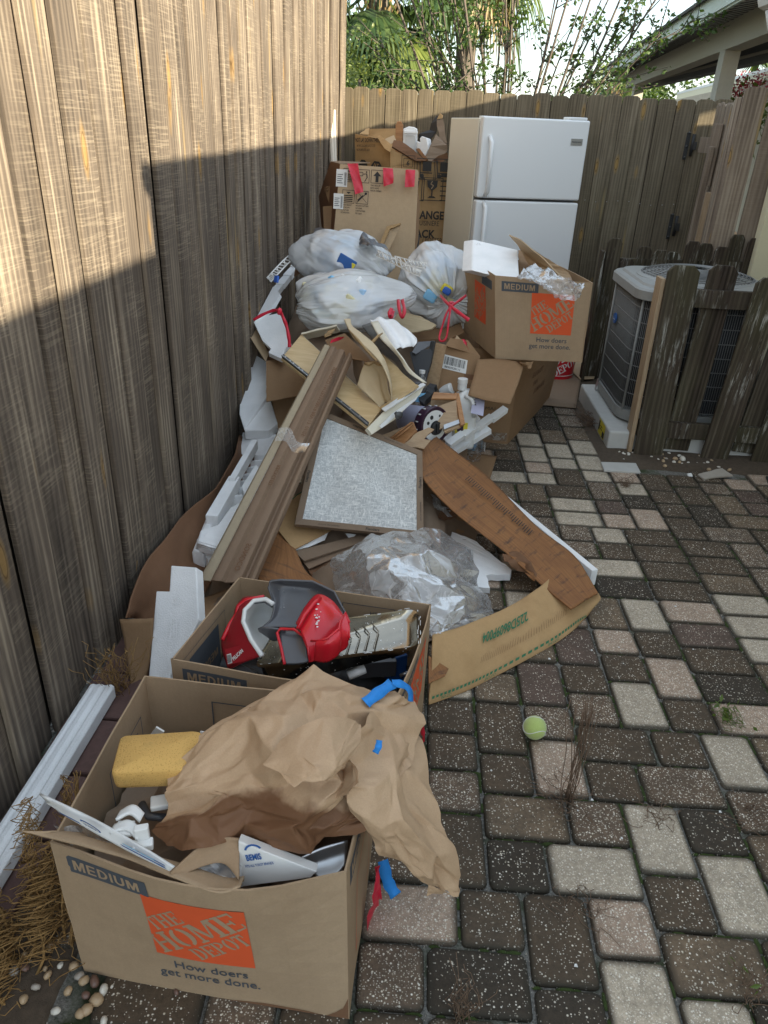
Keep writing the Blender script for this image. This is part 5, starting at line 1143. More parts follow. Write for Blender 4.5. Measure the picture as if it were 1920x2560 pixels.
BT = ribbon('blue_tape', [(-0.002,1.097,0.1),(0.007,1.089,0.06),(0.017,1.087,0.03),(0.032,1.081,0.006)], .026, M['bluetape'], None, (.3, -1, .6)); tag(BT, 'crumpled blue masking tape on the pavers beside the nearest box', 'tape')
o = patch('red_plastic_bag', [[(-0.008,1.024,0.14),(-0.013,1.042,0.16),(-0.017,1.032,0.16)],[(0,1.026,0.08),(-0.009,1.02,0.1),(-0.021,1.01,0.1)],[(-0.016,1.052,0),(-0.023,1.033,0),(-0.03,0.997,0)]], M['redtape'], None, 8, 10, crum=folds(3, 6, .2, .02, .05)); tag(o, 'scrap of red plastic behind the right side of the nearest box', 'plastic scrap')
o = patch('red_ribbon', [[(0.075,1.495,0.16),(0.085,1.481,0.16)],[(0.081,1.469,0.1),(0.089,1.456,0.1)]], M['redtape'], None, 4, 8, crum=folds(3, 6, .2, .02, .05)); tag(o, 'red plastic tie sticking out behind the hanging brown paper', 'plastic scrap')

# second box
B2 = thing('moving_box', (-.22, 1.54, 0), 'second open moving box holding paint buckets and a metal tray', 'cardboard box', 'open moving boxes')
d8 = [(-.541,1.388,.0),(.010,1.315,.0),(.088,1.690,.0),(-.460,1.765,.0)]; d8t = [(x, y, .385) for x, y, z in d8]
fb2 = carton(B2, d8+d8t, M['card'], M['card_in'], bulge=.008)
medium_print(B2, fb2[0], M['card'], True); medium_print(B2, fb2[1], M['card'], True)
hd_logo(fb2[1], .12, .14, .19, M['red_ink'], M['card'], B2)
fq = Face(V3(d8[3])+Vector((.004, -.008, 0)), V3(d8[2])-V3(d8[3]), (0, 0, .385)); fq.n = Vector((-.13, -1, 0)).normalized()
poly_on('inner_print', fq, outline(.30, .10, .45, .355, .002), M['grey_ink'], B2); text_on('inner_print', 'BATH', fq, .42, .325, .016, M['grey_ink'], B2, .005, rot=0, mirror=True); text_on('inner_print', 'LIVING ROOM', fq, .36, .325, .010, M['grey_ink'], B2, .005, mirror=True) if False else None
fr_ = Face(V3(d8[0])+Vector((.008, .01, 0)), V3(d8[3])-V3(d8[0]), (0, 0, .385)); fr_.n = Vector((.98, -.2, 0)).normalized()
poly_on('inner_print', fr_, [_r(.06, .18, .22, .33)], M['grey_ink'], B2, .001); block(fr_, 'MEDIUM', .205, .24, .024, M['card_in'], B2, .002, mirror=True); poly_on('inner_print', fr_, outline(.03, .15, .26, .35, .0016), M['grey_ink'], B2)
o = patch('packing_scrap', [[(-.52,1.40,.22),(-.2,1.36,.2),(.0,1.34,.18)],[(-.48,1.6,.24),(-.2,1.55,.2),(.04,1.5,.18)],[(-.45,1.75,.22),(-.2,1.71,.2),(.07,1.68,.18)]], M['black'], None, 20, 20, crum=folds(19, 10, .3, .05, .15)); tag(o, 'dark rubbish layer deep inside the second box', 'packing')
for a, b, m_, lb in (((-0.134,1.52,0.27),(-0.031,1.563,0.27),'greyp','grey'),((-0.05,1.536,0.25),(-0.006,1.599,0.27),'blue','dark blue')):
    pass
# metal paint tray
PT = thing('paint_tray', (-0.144,1.504,0.36), 'shiny metal paint tray splashed with white, tilted in the second box', 'paint tray')
def tray():
    A, B, C_, D = V3((-0.345,1.39,0.375)), V3((0.056,1.496,0.385)), V3((0.054,1.642,0.4)), V3((-0.309,1.517,0.4))
    n = 8; P = [A, B, C_, D]; cen = sum(P, Vector())/4
    def ring(s, dz, f=.12):
        o = []
        for k in range(4):
            p, q, r_ = P[k-1], P[k], P[(k+1) % 4]; d = .035; e1 = q+(p-q).normalized()*d; e2 = q+(r_-q).normalized()*d
            for m_ in range(n): t = m_/(n-1); x = e1*(1-t)**2+q*2*t*(1-t)+e2*t*t; o.append(cen+(x-cen)*s+Vector((0, 0, dz)))
        return o
    def deep(p): t = min(1, max(0, (p-A).dot((B-A).normalized())/(B-A).length)); return -.075*(1-t)-.018
    V = []; F = []; m = n*4
    R_ = [ring(1.0, -.006), ring(1.0, 0), ring(.985, .003), ring(.955, -.002)]
    R_.append([p+Vector((0, 0, deep(p)*.9)) for p in ring(.90, 0)]); R_.append([p+Vector((0, 0, deep(p))) for p in ring(.84, 0)])
    for r_ in R_: V += r_
    for i in range(len(R_)-1):
        for k in range(m): F.append((i*m+k, i*m+(k+1) % m, (i+1)*m+(k+1) % m, (i+1)*m+k))
    F.append(tuple(range((len(R_)-1)*m, len(R_)*m)))
    o = mk('tray_body', V, F, M['tin'], PT, smooth=True); mm = o.modifiers.new('thickness', 'SOLIDIFY'); mm.thickness = .0015; e = o.modifiers.new('es', 'EDGE_SPLIT'); e.split_angle = R(50)
    # ribs on the ramp
    ux = (B-A).normalized(); vy = (D-A)-ux*(D-A).dot(ux); vy.normalize(); W_ = .20
    for k in range(6):
        c = A+ux*(.20+.024*k)+vy*.10; c.z += deep(c)+.004; 
        tube('rib', [c-vy*.055-ux*.012, c+ux*.012, c+vy*.055-ux*.012], .0020, M['tin'], PT, 6)
    # white paint drips on the rim
    r = random.Random(4); L_ = []
    for k in range(46):
        t = r.random(); e = r.choice(((A, B), (B, C_), (C_, D), (A, D), (A, B))); p = lerp(e[0], e[1], r.uniform(.05, .95))+Vector((r.uniform(-.004, .004), r.uniform(-.004, .004), .003)); q = p+(e[1]-e[0]).normalized()*r.uniform(.004, .018)
        L_.append(([p, q], r.uniform(.0006, .0014)))
    o = tubes('paint_drip', L_, M['paper'], PT, 6); o['kind'] = 'stuff'
    tube('wire_leg', [V3((0.029,1.595,0.33)), V3((0.034,1.591,0.28)), V3((0.01,1.61,0.27))], .003, M['steel'], PT, 6)
tray()
# paint cups (grey and red)
def shell(T, name, rows, mat, nu, nv, t): return patch(name, rows, mat, T, nu, nv, t=t)
PC = thing('paint_bucket', (-0.231,1.475,0.4), 'grey hand paint bucket with bright red strap and raindrops in the second box', 'paint bucket')
shell(PC, 'bucket_wall', [[(-0.338,1.584,0.475),(-0.336,1.596,0.49),(-0.311,1.6,0.49),(-0.23,1.61,0.485),(-0.168,1.577,0.48),(-0.135,1.521,0.46)],
 [(-0.322,1.559,0.45),(-0.312,1.601,0.46),(-0.283,1.613,0.46),(-0.23,1.608,0.455),(-0.184,1.576,0.455),(-0.145,1.5,0.45)],
 [(-0.32,1.502,0.435),(-0.303,1.545,0.43),(-0.268,1.549,0.43),(-0.226,1.545,0.43),(-0.198,1.531,0.43),(-0.157,1.476,0.43)],
 [(-0.344,1.469,0.43),(-0.303,1.487,0.425),(-0.254,1.496,0.42),(-0.228,1.49,0.42),(-0.201,1.477,0.42),(-0.157,1.441,0.42)]], M['greyp'], 34, 30, .0045)
tube('rim', [(-0.321,1.556,0.452),(-0.338,1.583,0.476),(-0.335,1.592,0.491),(-0.311,1.599,0.492),(-0.229,1.609,0.487),(-0.168,1.574,0.482),(-0.132,1.513,0.461)], .0032, M['greyp'], PC)
shell(PC, 'spout', [[(-0.341,1.456,0.44),(-0.326,1.455,0.447),(-0.296,1.453,0.447),(-0.273,1.458,0.44)],[(-0.338,1.464,0.425),(-0.318,1.459,0.42),(-0.294,1.462,0.42),(-0.274,1.462,0.425)],[(-0.324,1.464,0.42),(-0.31,1.467,0.4),(-0.295,1.469,0.4),(-0.279,1.465,0.41)]], M['greyp'], 16, 12, .004)
shell(PC, 'bucket_floor', [[(-0.288,1.459,0.432),(-0.249,1.467,0.432),(-0.22,1.437,0.43)],[(-0.281,1.419,0.415),(-0.243,1.423,0.415),(-0.211,1.402,0.41)],[(-0.263,1.379,0.4),(-0.232,1.382,0.4),(-0.205,1.393,0.4)]], M['greyp'], 12, 12, .006)
tube('red_band', [(-0.262,1.372,0.405),(-0.277,1.413,0.42),(-0.292,1.445,0.44),(-0.286,1.454,0.446),(-0.252,1.454,0.447),(-0.226,1.431,0.446),(-0.21,1.401,0.435),(-0.202,1.38,0.41)], .0038, M['red'], PC, 8)
shell(PC, 'red_sleeve', [[(-0.251,1.479,0.445),(-0.233,1.526,0.467),(-0.207,1.556,0.483),(-0.169,1.533,0.483),(-0.139,1.495,0.472)],[(-0.236,1.442,0.455),(-0.21,1.472,0.477),(-0.19,1.502,0.487),(-0.158,1.483,0.485),(-0.13,1.47,0.475)],[(-0.22,1.414,0.448),(-0.195,1.427,0.452),(-0.172,1.442,0.452),(-0.15,1.455,0.452),(-0.125,1.465,0.462)],[(-0.21,1.397,0.432),(-0.184,1.407,0.43),(-0.165,1.421,0.428),(-0.143,1.442,0.428),(-0.124,1.45,0.44)],[(-0.202,1.38,0.41),(-0.179,1.396,0.405),(-0.159,1.412,0.4),(-0.142,1.431,0.4),(-0.123,1.445,0.415)]], M['red'], 36, 34, .004)
shell(PC, 'red_pocket', [[(-0.187,1.372,0.482),(-0.158,1.363,0.497),(-0.136,1.394,0.502),(-0.137,1.423,0.5),(-0.128,1.467,0.496),(-0.117,1.438,0.49)],[(-0.187,1.359,0.475),(-0.157,1.353,0.482),(-0.133,1.371,0.487),(-0.131,1.389,0.485),(-0.118,1.406,0.485),(-0.111,1.398,0.48)],[(-0.191,1.361,0.43),(-0.161,1.354,0.435),(-0.138,1.372,0.44),(-0.133,1.387,0.44),(-0.122,1.4,0.44),(-0.118,1.411,0.44)]], M['red'], 36, 18, .004)
tube('pocket_rim', [(-0.199,1.373,0.478),(-0.177,1.365,0.486),(-0.158,1.359,0.5),(-0.136,1.391,0.504),(-0.137,1.42,0.502),(-0.128,1.466,0.498),(-0.116,1.435,0.492)], .0030, M['red'], PC, 8)
tube('grip_ridge', [(-0.24,1.437,0.462),(-0.229,1.466,0.48),(-0.21,1.505,0.492),(-0.198,1.529,0.492)], .0055, M['red'], PC, 10)
rd = random.Random(6); dr = []
for k in range(70): 
    px, py = rd.uniform(690, 830), rd.uniform(1460, 1560); 
dV = []; dF = []
def droplets(P, s, mat, T, name):
    V = []; F = []
    for p, sz in zip(P, s):
        b = len(V); p = V3(p)
        for a in range(7): V.append(p+Vector((sz*math.cos(a*.8976), sz*math.sin(a*.8976), 0)))
        V.append(p+Vector((0, -sz*.2, sz*.55))); F += [(b+a, b+(a+1) % 7, b+7) for a in range(7)]
    o = mk(name, V, F, mat, T, smooth=True); o['kind'] = 'stuff'; return o
def on_rows(rows, a, b): return crl([crl([V3(p) for p in r], a) for r in rows], b)
rows_w = [[(-0.338,1.584,0.475),(-0.336,1.596,0.49),(-0.311,1.6,0.49),(-0.23,1.61,0.485),(-0.168,1.577,0.48),(-0.135,1.521,0.46)],[(-0.322,1.559,0.45),(-0.312,1.601,0.46),(-0.283,1.613,0.46),(-0.23,1.608,0.455),(-0.184,1.576,0.455),(-0.145,1.5,0.45)],[(-0.32,1.502,0.435),(-0.303,1.545,0.43),(-0.268,1.549,0.43),(-0.226,1.545,0.43),(-0.198,1.531,0.43),(-0.157,1.476,0.43)],[(-0.344,1.469,0.43),(-0.303,1.487,0.425),(-0.254,1.496,0.42),(-0.228,1.49,0.42),(-0.201,1.477,0.42),(-0.157,1.441,0.42)]]
droplets([on_rows(rows_w, rd.uniform(.15, .85), rd.uniform(.2, .85))+Vector((0, -.003, .0028)) for k in range(60)], [rd.uniform(.0012, .0032) for k in range(60)], M['drop'], PC, 'raindrops')
rows_s = [[(-0.251,1.479,0.445),(-0.233,1.526,0.467),(-0.207,1.556,0.483),(-0.169,1.533,0.483),(-0.139,1.495,0.472)],[(-0.236,1.442,0.455),(-0.21,1.472,0.477),(-0.19,1.502,0.487),(-0.158,1.483,0.485),(-0.13,1.47,0.475)],[(-0.217,1.412,0.455),(-0.194,1.425,0.465),(-0.172,1.437,0.47),(-0.148,1.436,0.472),(-0.121,1.442,0.47)]]
droplets([on_rows(rows_s, rd.uniform(.1, .9), rd.uniform(.1, .9))+Vector((0, -.003, .0028)) for k in range(26)], [rd.uniform(.001, .0024) for k in range(26)], M['drop'], PC, 'raindrops')
droplets([on_rows(rows_s, rd.uniform(.3, .45), rd.uniform(.2, .9))+Vector((0, -.003, .003)) for k in range(14)], [rd.uniform(.0015, .0035) for k in range(14)], M['paper'], PC, 'paint_splash')
PB = thing('paint_bucket', (-0.382,1.512,0.36), 'dark red paint bucket with white paint round its mouth in the second box', 'paint bucket')
rimc = V3((-0.338,1.49,0.43)); rA = V3((-0.395,1.527,0.43)); rB = V3((-0.331,1.545,0.45))
rim_pts = [(-0.322,1.403,0.4),(-0.358,1.449,0.41),(-0.388,1.5,0.425),(-0.39,1.53,0.44),(-0.373,1.562,0.448),(-0.343,1.567,0.452),(-0.32,1.55,0.45)]
bot_pts = [(-0.416,1.439,0.32),(-0.446,1.498,0.34),(-0.454,1.543,0.35),(-0.438,1.579,0.37),(-0.429,1.592,0.4),(-0.411,1.612,0.42),(-0.364,1.593,0.44)]
shell(PB, 'bucket_wall', [rim_pts, [lerp(V3(a), V3(b), .5)+Vector((-.004, -.004, .004)) for a, b in zip(rim_pts, bot_pts)], bot_pts], M['redlab'], 34, 14, .004)
tube('rim', rim_pts, .0060, M['paper'], PB, 8); tube('rim_lip', [V3(p)+Vector((-.004, .002, -.008)) for p in rim_pts], .0045, M['greyp'], PB, 8)
shell(PB, 'inner_wall', [rim_pts, [(-0.324,1.456,0.37),(-0.356,1.515,0.36),(-0.38,1.564,0.36),(-0.383,1.594,0.37),(-0.371,1.618,0.38),(-0.351,1.615,0.39),(-0.33,1.594,0.4)], [(-0.315,1.512,0.34),(-0.329,1.557,0.33),(-0.341,1.591,0.33),(-0.343,1.604,0.34),(-0.338,1.609,0.35),(-0.326,1.605,0.36),(-0.318,1.592,0.37)]], M['paper'], 30, 14, .003)
tube('red_handle', [(-0.442,1.493,0.37),(-0.432,1.535,0.39),(-0.419,1.559,0.405),(-0.418,1.574,0.42),(-0.399,1.582,0.435),(-0.35,1.58,0.45)], .0055, M['red'], PB, 8)
lf = Face((-0.412,1.426,0.335), V3((-0.339,1.41,0.375))-V3((-0.412,1.426,0.335)), V3((-0.436,1.493,0.37))-V3((-0.412,1.426,0.335))); 
if lf.n.dot(CAM-lf.o) < 0: lf.n = -lf.n
rect_on('label', lf, .004, .006, .065, .05, M['redlab'], PB, .010, 2); poly_on('barcode', lf, [_r(.008, .008, .022, .034)], M['paper'], PB, .0115); poly_on('barcode', lf, [_r(.009, .010+.0022*k, .021, .0112+.0022*k) for k in range(10)], M['ink'], PB, .0125); text_on('lettering', 'PELICAN', lf, .028, .012, .014, M['paper'], PB, .03, rot=.5, h=.0125, wx=.7)
slab('bucket_base', [(-0.425,1.443,0.297),(-0.393,1.462,0.322),(-0.35,1.451,0.309),(-0.336,1.427,0.279),(-0.398,1.431,0.283)], .01, M['greyp'], PB)
o = tube('white_pipe_fitting', [(-0.119,1.47,0.3),(-0.078,1.49,0.31)], .012, M['white'], None); tag(o, 'white plastic pipe end under the metal tray in the second box', 'pipe fitting')
o = cbox('grey_plastic_case', (-0.053,1.582,0.26), (.10, .07, .05), M['greyp'], None, .2); tag(o, 'small grey case in the shadow under the tray of the second box', 'case')
o = cbox('blue_carton', (-0.005,1.603,0.24), (.05, .06, .09), M['blue_ink'], None, .5); tag(o, 'narrow dark blue carton under the right end of the metal tray', 'carton')
o = tube('metal_hook', [(0.013,1.519,0.27),(0.031,1.521,0.28),(0.038,1.521,0.27),(0.026,1.519,0.26)], .005, M['steel'], None, 8); tag(o, 'small bright metal hook against the right wall of the second box', 'hook')

# tennis ball
TB = thing('tennis_ball', (.408, 1.615, .0), 'worn yellow green tennis ball resting on the pavers', 'ball')
def sph(c, r, n=32, m=20):
    V = [(c[0]+r*math.sin(math.pi*i/m)*math.cos(2*math.pi*k/n), c[1]+r*math.sin(math.pi*i/m)*math.sin(2*math.pi*k/n), c[2]+r*math.cos(math.pi*i/m)) for i in range(m+1) for k in range(n)]
    return V, [(i*n+k, (i+1)*n+k, (i+1)*n+(k+1) % n, i*n+(k+1) % n) for i in range(m) for k in range(n)]
V, F = sph((.408, 1.615, .034), .0335); mk('felt', V, F, M['ball'], TB, smooth=True)
sm = []; Rm = Matrix.Rotation(.9, 3, 'Z')@Matrix.Rotation(1.0, 3, 'X')@Matrix.Rotation(.4, 3, 'Y')
for k in range(81): t = 2*math.pi*k/80; a = .44; p = Vector((a*math.cos(t)+.56*0+.0, 0, 0)); x = math.cos(t)+.35*math.cos(3*t); y_ = math.sin(t)-.35*math.sin(3*t); z = 1.05*math.sin(2*t); p = Rm@Vector((x, y_, z)).normalized()*.0336; sm.append(Vector((.408, 1.615, .034))+p)
tube('seam', sm, .0011, M['paper'], TB, 6)
# ---------------------------------------------------------------- foam, boards and cardboard of the pile
def tslab(name, P, t, mat, label, cat, **k): o = slab(name, P, t, mat, None, **k); return tag(o, label, cat)
# long foam strip with ridges
def extr(name, A, B, prof, up, mat, parent=None, n=10, wob=0, smooth=False):
    """profile [(side, height)] swept from A to B"""
    A, B = V3(A), V3(B); d = (B-A).normalized(); s = d.cross(V3(up)).normalized(); u = s.cross(d); V = []; F = []; m = len(prof)
    for i in range(n+1):
        t = i/n; c = lerp(A, B, t)+u*wob*math.sin(t*math.pi)
        for a, h in prof: V.append(c+s*a+u*h)
    for i in range(n):
        for k in range(m): F.append((i*m+k, i*m+(k+1) % m, (i+1)*m+(k+1) % m, (i+1)*m+k))
    F += [tuple(reversed(range(m))), tuple(range(n*m, (n+1)*m))]
    return mk(name, V, F, mat, parent, smooth=smooth)
a_, b_ = V3((-0.847,1.632,0.07)), V3((-0.866,0.972,0.07)); 
o = extr('foam_strip', a_, b_, [(-.036,-.04),(.036,-.04),(.036,.0),(.026,.003),(.018,.001),(.012,.004),(.002,.005),(-.006,.001),(-.012,.001),(-.018,.006),(-.028,.006),(-.036,0)], (0, 0, 1), M['foam'], n=24); bevel(o, .003); tag(o, 'long ridged white foam strip lying along the fence at the lower left', 'foam strip')
# stepped foam board
o = tslab('foam_board', [(-0.736,1.982,0.271),(-0.646,1.958,0.285),(-0.608,1.82,0.184),(-0.671,1.7,0.061),(-0.662,1.663,0.032),(-0.737,1.68,0.018),(-0.771,1.924,0.209),(-0.725,1.913,0.218)], .045, M['foam'], 'stepped flat white foam board standing left of the second moving box', 'foam board', bev=.004)
ff = Face((-0.696,1.714,0.1), V3((-0.643,1.72,0.1))-V3((-0.696,1.714,0.1)), V3((-0.722,1.862,0.22))-V3((-0.696,1.714,0.1)))
if ff.n.dot(CAM-ff.o) < 0: ff.n = -ff.n
poly_on('embossed_mark', ff, outline(.022, .07, .040, .135, .0015)+outline(.020, -.01, .05, .03, .0015), M['foam'], o, .0015); tube('embossed_ring', [ff(.035+.013*math.cos(a*.35), .19+.013*math.sin(a*.35), .001) for a in range(19)], .0012, M['foam'], o, 4)
text_on('embossed_lettering', 'winco', ff, .036, .078, .016, M['foam'], o, 0, rot=R(90), h=.002)
# moulded tray on the left
FT = thing('moulded_foam_tray', (-0.764,2.739,0.05), 'long moulded white foam tray with ribs beside the fence cardboard', 'foam tray')
slab('tray_floor', [(-0.713,3.089,0.1),(-0.66,3.388,0.1),(-0.614,3.243,0.1),(-0.61,2.371,0.1),(-0.713,2.301,0.1),(-0.794,2.44,0.1)], .05, M['foam'], FT)
bevel(extr('tray_rim', (-0.713,3.159,0.235), (-0.728,2.767,0.215), [(-.014,-.05),(.014,-.05),(.014,0),(-.014,0)], (0, 0, 1), M['foam'], FT, 4), .003)
bevel(extr('tray_rim', (-0.731,2.813,0.205), (-0.746,2.487,0.185), [(-.026,-.06),(.022,-.06),(.022,0),(-.026,0)], (0, 0, 1), M['foam'], FT, 4), .003)
bevel(extr('tray_rim', (-0.764,2.548,0.15), (-0.756,2.314,0.13), [(-.024,-.08),(.020,-.08),(.020,-.01),(.010,0),(-.014,0),(-.024,-.012)], (0, 0, 1), M['foam'], FT, 4), .006)
slab('tray_step', [(-0.698,2.803,0.165),(-0.685,3.037,0.165),(-0.66,2.987,0.165),(-0.664,2.711,0.165)], .05, M['foam'], FT, bev=.003)
slab('tray_block', [(-0.673,2.644,0.17),(-0.697,2.594,0.17),(-0.71,2.451,0.17),(-0.764,2.397,0.17),(-0.751,2.316,0.17),(-0.667,2.285,0.17),(-0.634,2.494,0.17),(-0.632,2.624,0.17)], .05, M['foam'], FT, bev=.007)
slab('tray_block', [(-0.753,2.325,0.165),(-0.67,2.293,0.165),(-0.716,2.337,0.02),(-0.789,2.365,0.02)], .06, M['foam'], FT, bev=.007)
for k in range(4): p0 = lerp(V3((-0.75,2.314,0.168)), V3((-0.79,2.365,0.02)), .06+.06*k); p1 = lerp(V3((-0.668,2.283,0.168)), V3((-0.716,2.336,0.02)), .06+.06*k); tube('groove_ridge', [p0+Vector((0,-.003,.002)), p1+Vector((0,-.003,.002))], .0035, M['foam'], FT, 6)
for k in range(7): p = lerp(V3((-0.707,2.731,0.13)), V3((-0.695,3.172,0.13)), k/6); cbox('rib', p, (.055, .007, .05), M['foam'], FT, .35, .001)
tube('tray_channel', [(-0.74,2.807,0.16), (-0.744,2.603,0.15)], .008, M['foam'], FT, 8)
# FRONT foam end cap
FE = thing('foam_end_cap', (-0.934,4.225,0.1), 'white foam end cap embossed FRONT standing against the fence', 'foam block')
slab('back_plate', [(-0.931,3.953,0.402),(-0.878,3.954,0.413),(-0.785,3.856,0.397),(-0.727,3.586,0.311),(-0.806,3.345,0.207),(-0.855,3.466,0.241),(-0.924,3.855,0.368)], .03, M['foam'], FE, bev=.004)
slab('base_plate', [(-0.734,3.618,0.3),(-0.654,3.42,0.22),(-0.688,3.366,0.2),(-0.805,3.349,0.2)], .06, M['foam'], FE, bev=.004)
fe = Face((-0.797,3.441,0.262), V3((-0.772,3.53,0.285))-V3((-0.797,3.441,0.262)), V3((-0.832,3.538,0.3))-V3((-0.797,3.441,0.262)))
if fe.n.dot(CAM-fe.o) < 0: fe.n = -fe.n
text_on('embossed_lettering', 'FRONT', fe, 0, 0, .018, M['foam'], FE, .02, h=.002)
tslab('foam_sheet', [(-0.838,3.451,0.15),(-0.662,3.411,0.165),(-0.635,3.21,0.113),(-0.676,3.245,0.116),(-0.733,3.261,0.112),(-0.832,3.282,0.103)], .02, M['foam'], 'flat white foam sheet lying below the FRONT end cap', 'foam sheet', bev=.003)
# cardboard along the fence
def sheet(name, rows, mat, label, nu=16, nv=16, t=.004, cr=.15, seed=1, cat='cardboard', edge=.004, parent=None):
    f = folds(seed, 6, cr*.4, .1, .4); o = patch(name, rows, mat, parent, nu, nv, t=t, crum=f, edge=edge, seed=seed)
    if parent is None: tag(o, label, cat)
    return o
sheet('cardboard_sheet', [[(-0.827,3.394,0.16),(-0.799,2.838,0.17),(-0.842,2.549,0.18),(-0.858,2.227,0.2),(-0.862,2.016,0.2),(-0.826,1.784,0.2)],[(-0.814,3.496,0.09),(-0.779,2.992,0.08),(-0.782,2.557,0.09),(-0.805,2.306,0.09),(-0.811,2.092,0.09),(-0.831,1.912,0.1)],[(-0.733,3.444,0.05),(-0.688,3.024,0.03),(-0.691,2.497,0.02),(-0.702,2.236,0.02),(-0.717,2.036,0.02),(-0.75,1.921,0.02)]], M['card_d'], 'long damp dark brown cardboard sheet leaning along the foot of the left fence', 24, 40, cr=.12, seed=3)
sheet('cardboard_flap', [[(-0.853,1.817,0.17),(-0.752,1.834,0.17)],[(-0.833,1.78,0.09),(-0.752,1.788,0.09)],[(-0.778,1.67,0.004),(-0.757,1.733,0.01)]], M['card_m'], 'brown cardboard panel folded down left of the stepped foam board', 10, 12, cr=.1, seed=4)
sheet('cardboard_sheet', [[(-0.719,2.142,0.03),(-0.542,2.321,0.03),(-0.443,2.449,0.03)],[(-0.72,1.911,0.03),(-0.61,2.105,0.03),(-0.52,2.215,0.03)]], M['card_m'], 'brown cardboard lying under the lower end of the profile', cr=.05, seed=5)
# laminated corner profile
CP = thing('board_profile', (-0.626,2.237,0.06), 'long brown ridged board profile leaning over the pile beside the air filter', 'board profile')
A = (V3((-0.691,2.081,0.11))+V3((-0.514,2.214,0.1)))/2; B = (V3((-0.389,3.149,0.7))+V3((-0.261,3.097,0.66)))/2
w1 = (V3((-0.514,2.214,0.1))-V3((-0.691,2.081,0.11))); w2 = (V3((-0.258,3.11,0.66))-V3((-0.389,3.149,0.7)))
def profile(name, A, B, w1, w2, prof, mat, parent, n=24, rag=0, flip=False):
    A, B = V3(A), V3(B); d = (B-A).normalized(); V = []; F = []; m = len(prof); r = random.Random(2)
    for i in range(n+1):
        t = i/n; c = lerp(A, B, t); w = lerp(w1, w2, t); nn = w.cross(d).normalized(); nn = nn if nn.dot(CAM-c) > 0 else -nn; L_ = w.length
        for a, h in prof: V.append(c+w*a+nn*h+(d*r.uniform(-rag, rag) if i in (0, n) else Vector()))
    for side in (0, 1):
        pass
    for i in range(n):
        for k in range(m-1): F.append((i*m+k, i*m+k+1, (i+1)*m+k+1, (i+1)*m+k))
    V2 = []; 
    o = mk(name, V, F, mat, parent, smooth=True, uv=[((v-A).dot(w1.normalized()), (v-A).dot(d)) for v in V]); s = o.modifiers.new('thickness', 'SOLIDIFY'); s.thickness = .005; e = o.modifiers.new('es', 'EDGE_SPLIT'); e.split_angle = R(42); return o
w1 = w1*.5+w2.normalized()*w1.length*.5
profile('ribbed_face', A, B, w1, w2, [(-.30,.0),(-.27,.010),(-.22,.016),(-.12,.018),(-.08,.010),(-.05,.004),(-.02,.006),(.02,.014),(.12,.020),(.19,.018),(.22,.008),(.25,-.006),(.29,-.004),(.32,.012),(.37,.020),(.42,.018),(.46,.004),(.47,-.025)], M['corner'], CP, rag=.002)
profile('edge_lip', A, B, w1, w2, [(-.50,-.035),(-.50,-.004),(-.46,.004),(-.34,.006),(-.302,.002)], M['corner_l'], CP)
cpF = Face(lerp(A, B, .30), (B-A), w1); cpF.n = cpF.n if cpF.n.dot(CAM-cpF.o) > 0 else -cpF.n
L_ = (B-A).length
def tx(s, u, v, size): text_on('printed_lettering', s, cpF, u, v, size, M['card_d'], CP, .01, h=.0150, wx=1)
fu, fv = (B-A).normalized(), w1.normalized()
cpF = Face(A, (B-A).normalized()*1, w1.normalized()); cpF.n = cpF.n if cpF.n.dot(CAM-cpF.o) > 0 else -cpF.n
text_on('printed_lettering', 'SONOCO 191TES3520019 REV 13  01/25', cpF, L_*.90, .028, .022, M['card_d'], CP, .01, rot=math.pi, h=.027)
text_on('printed_lettering', 'RECYCLED', cpF, L_*.44, -.008, .020, M['card_d'], CP, .01, rot=math.pi, h=.027); text_on('printed_lettering', 'SONOCO', cpF, L_*.10+.04, .020, .026, M['card_d'], CP, .01, rot=math.pi, h=.027)
patch('parcel_tape', [[lerp(A, B, .60)+w1*-.42+cpF.n*.012, lerp(A, B, .60)+w1*-.2+cpF.n*.018, lerp(A, B, .55)+w1*.05+cpF.n*.020, lerp(A, B, .545)+w1*.30+cpF.n*.03],[lerp(A, B, .54)+w1*-.38+cpF.n*.012, lerp(A, B, .545)+w1*-.18+cpF.n*.017, lerp(A, B, .505)+w1*.06+cpF.n*.019, lerp(A, B, .50)+w1*.28+cpF.n*.04]], M['tapec'], CP, 20, 8)
# air filter
AF = thing('air_filter', (-0.174,2.581,0.1), 'square air filter with brown frame and whitish fibre mesh', 'air filter')
fc = [V3((-0.426,2.515,0.155)), V3((0.079,2.499,0.14)), V3((0.058,2.831,0.36)), V3((-0.382,2.958,0.47))]
print('filter dims', [(fc[i]-fc[(i+1) % 4]).length for i in range(4)])
fn = newell(fc); fn = fn if fn.dot(CAM-fc[0]) > 0 else -fn
cen = sum(fc, Vector())/4; inn = []
for k in range(4):
    p, q, r_ = fc[k-1], fc[k], fc[(k+1) % 4]; inn.append(q+(p-q).normalized()*.026+(r_-q).normalized()*.026)
names = []
for k in range(4):
    j = (k+1) % 4; slab('frame_strip', [fc[k], fc[j], inn[j], inn[k]], .022, M['corner'] if 0 else M['card_g'], AF, bev=.001)
    e = (fc[j]-fc[k]); Fs = Face(fc[k], e, (inn[k]-fc[k])); Fs.v = (cen-fc[k]); Fs.v = (Fs.v-Fs.u*Fs.v.dot(Fs.u)).normalized(); Fs.n = fn
    L1 = e.length; text_on('frame_lettering', 'Flanders', Fs, L1*.55, .006, .016, M['ink'], AF, .015, h=.001); text_on('frame_lettering', 'AIR FLOW  PRECISIONAIRE', Fs, L1*.18, .008, .007, M['ink'], AF, .0, h=.001)
cr_ = folds(77, 5, .12, .15, .4)
rows = []
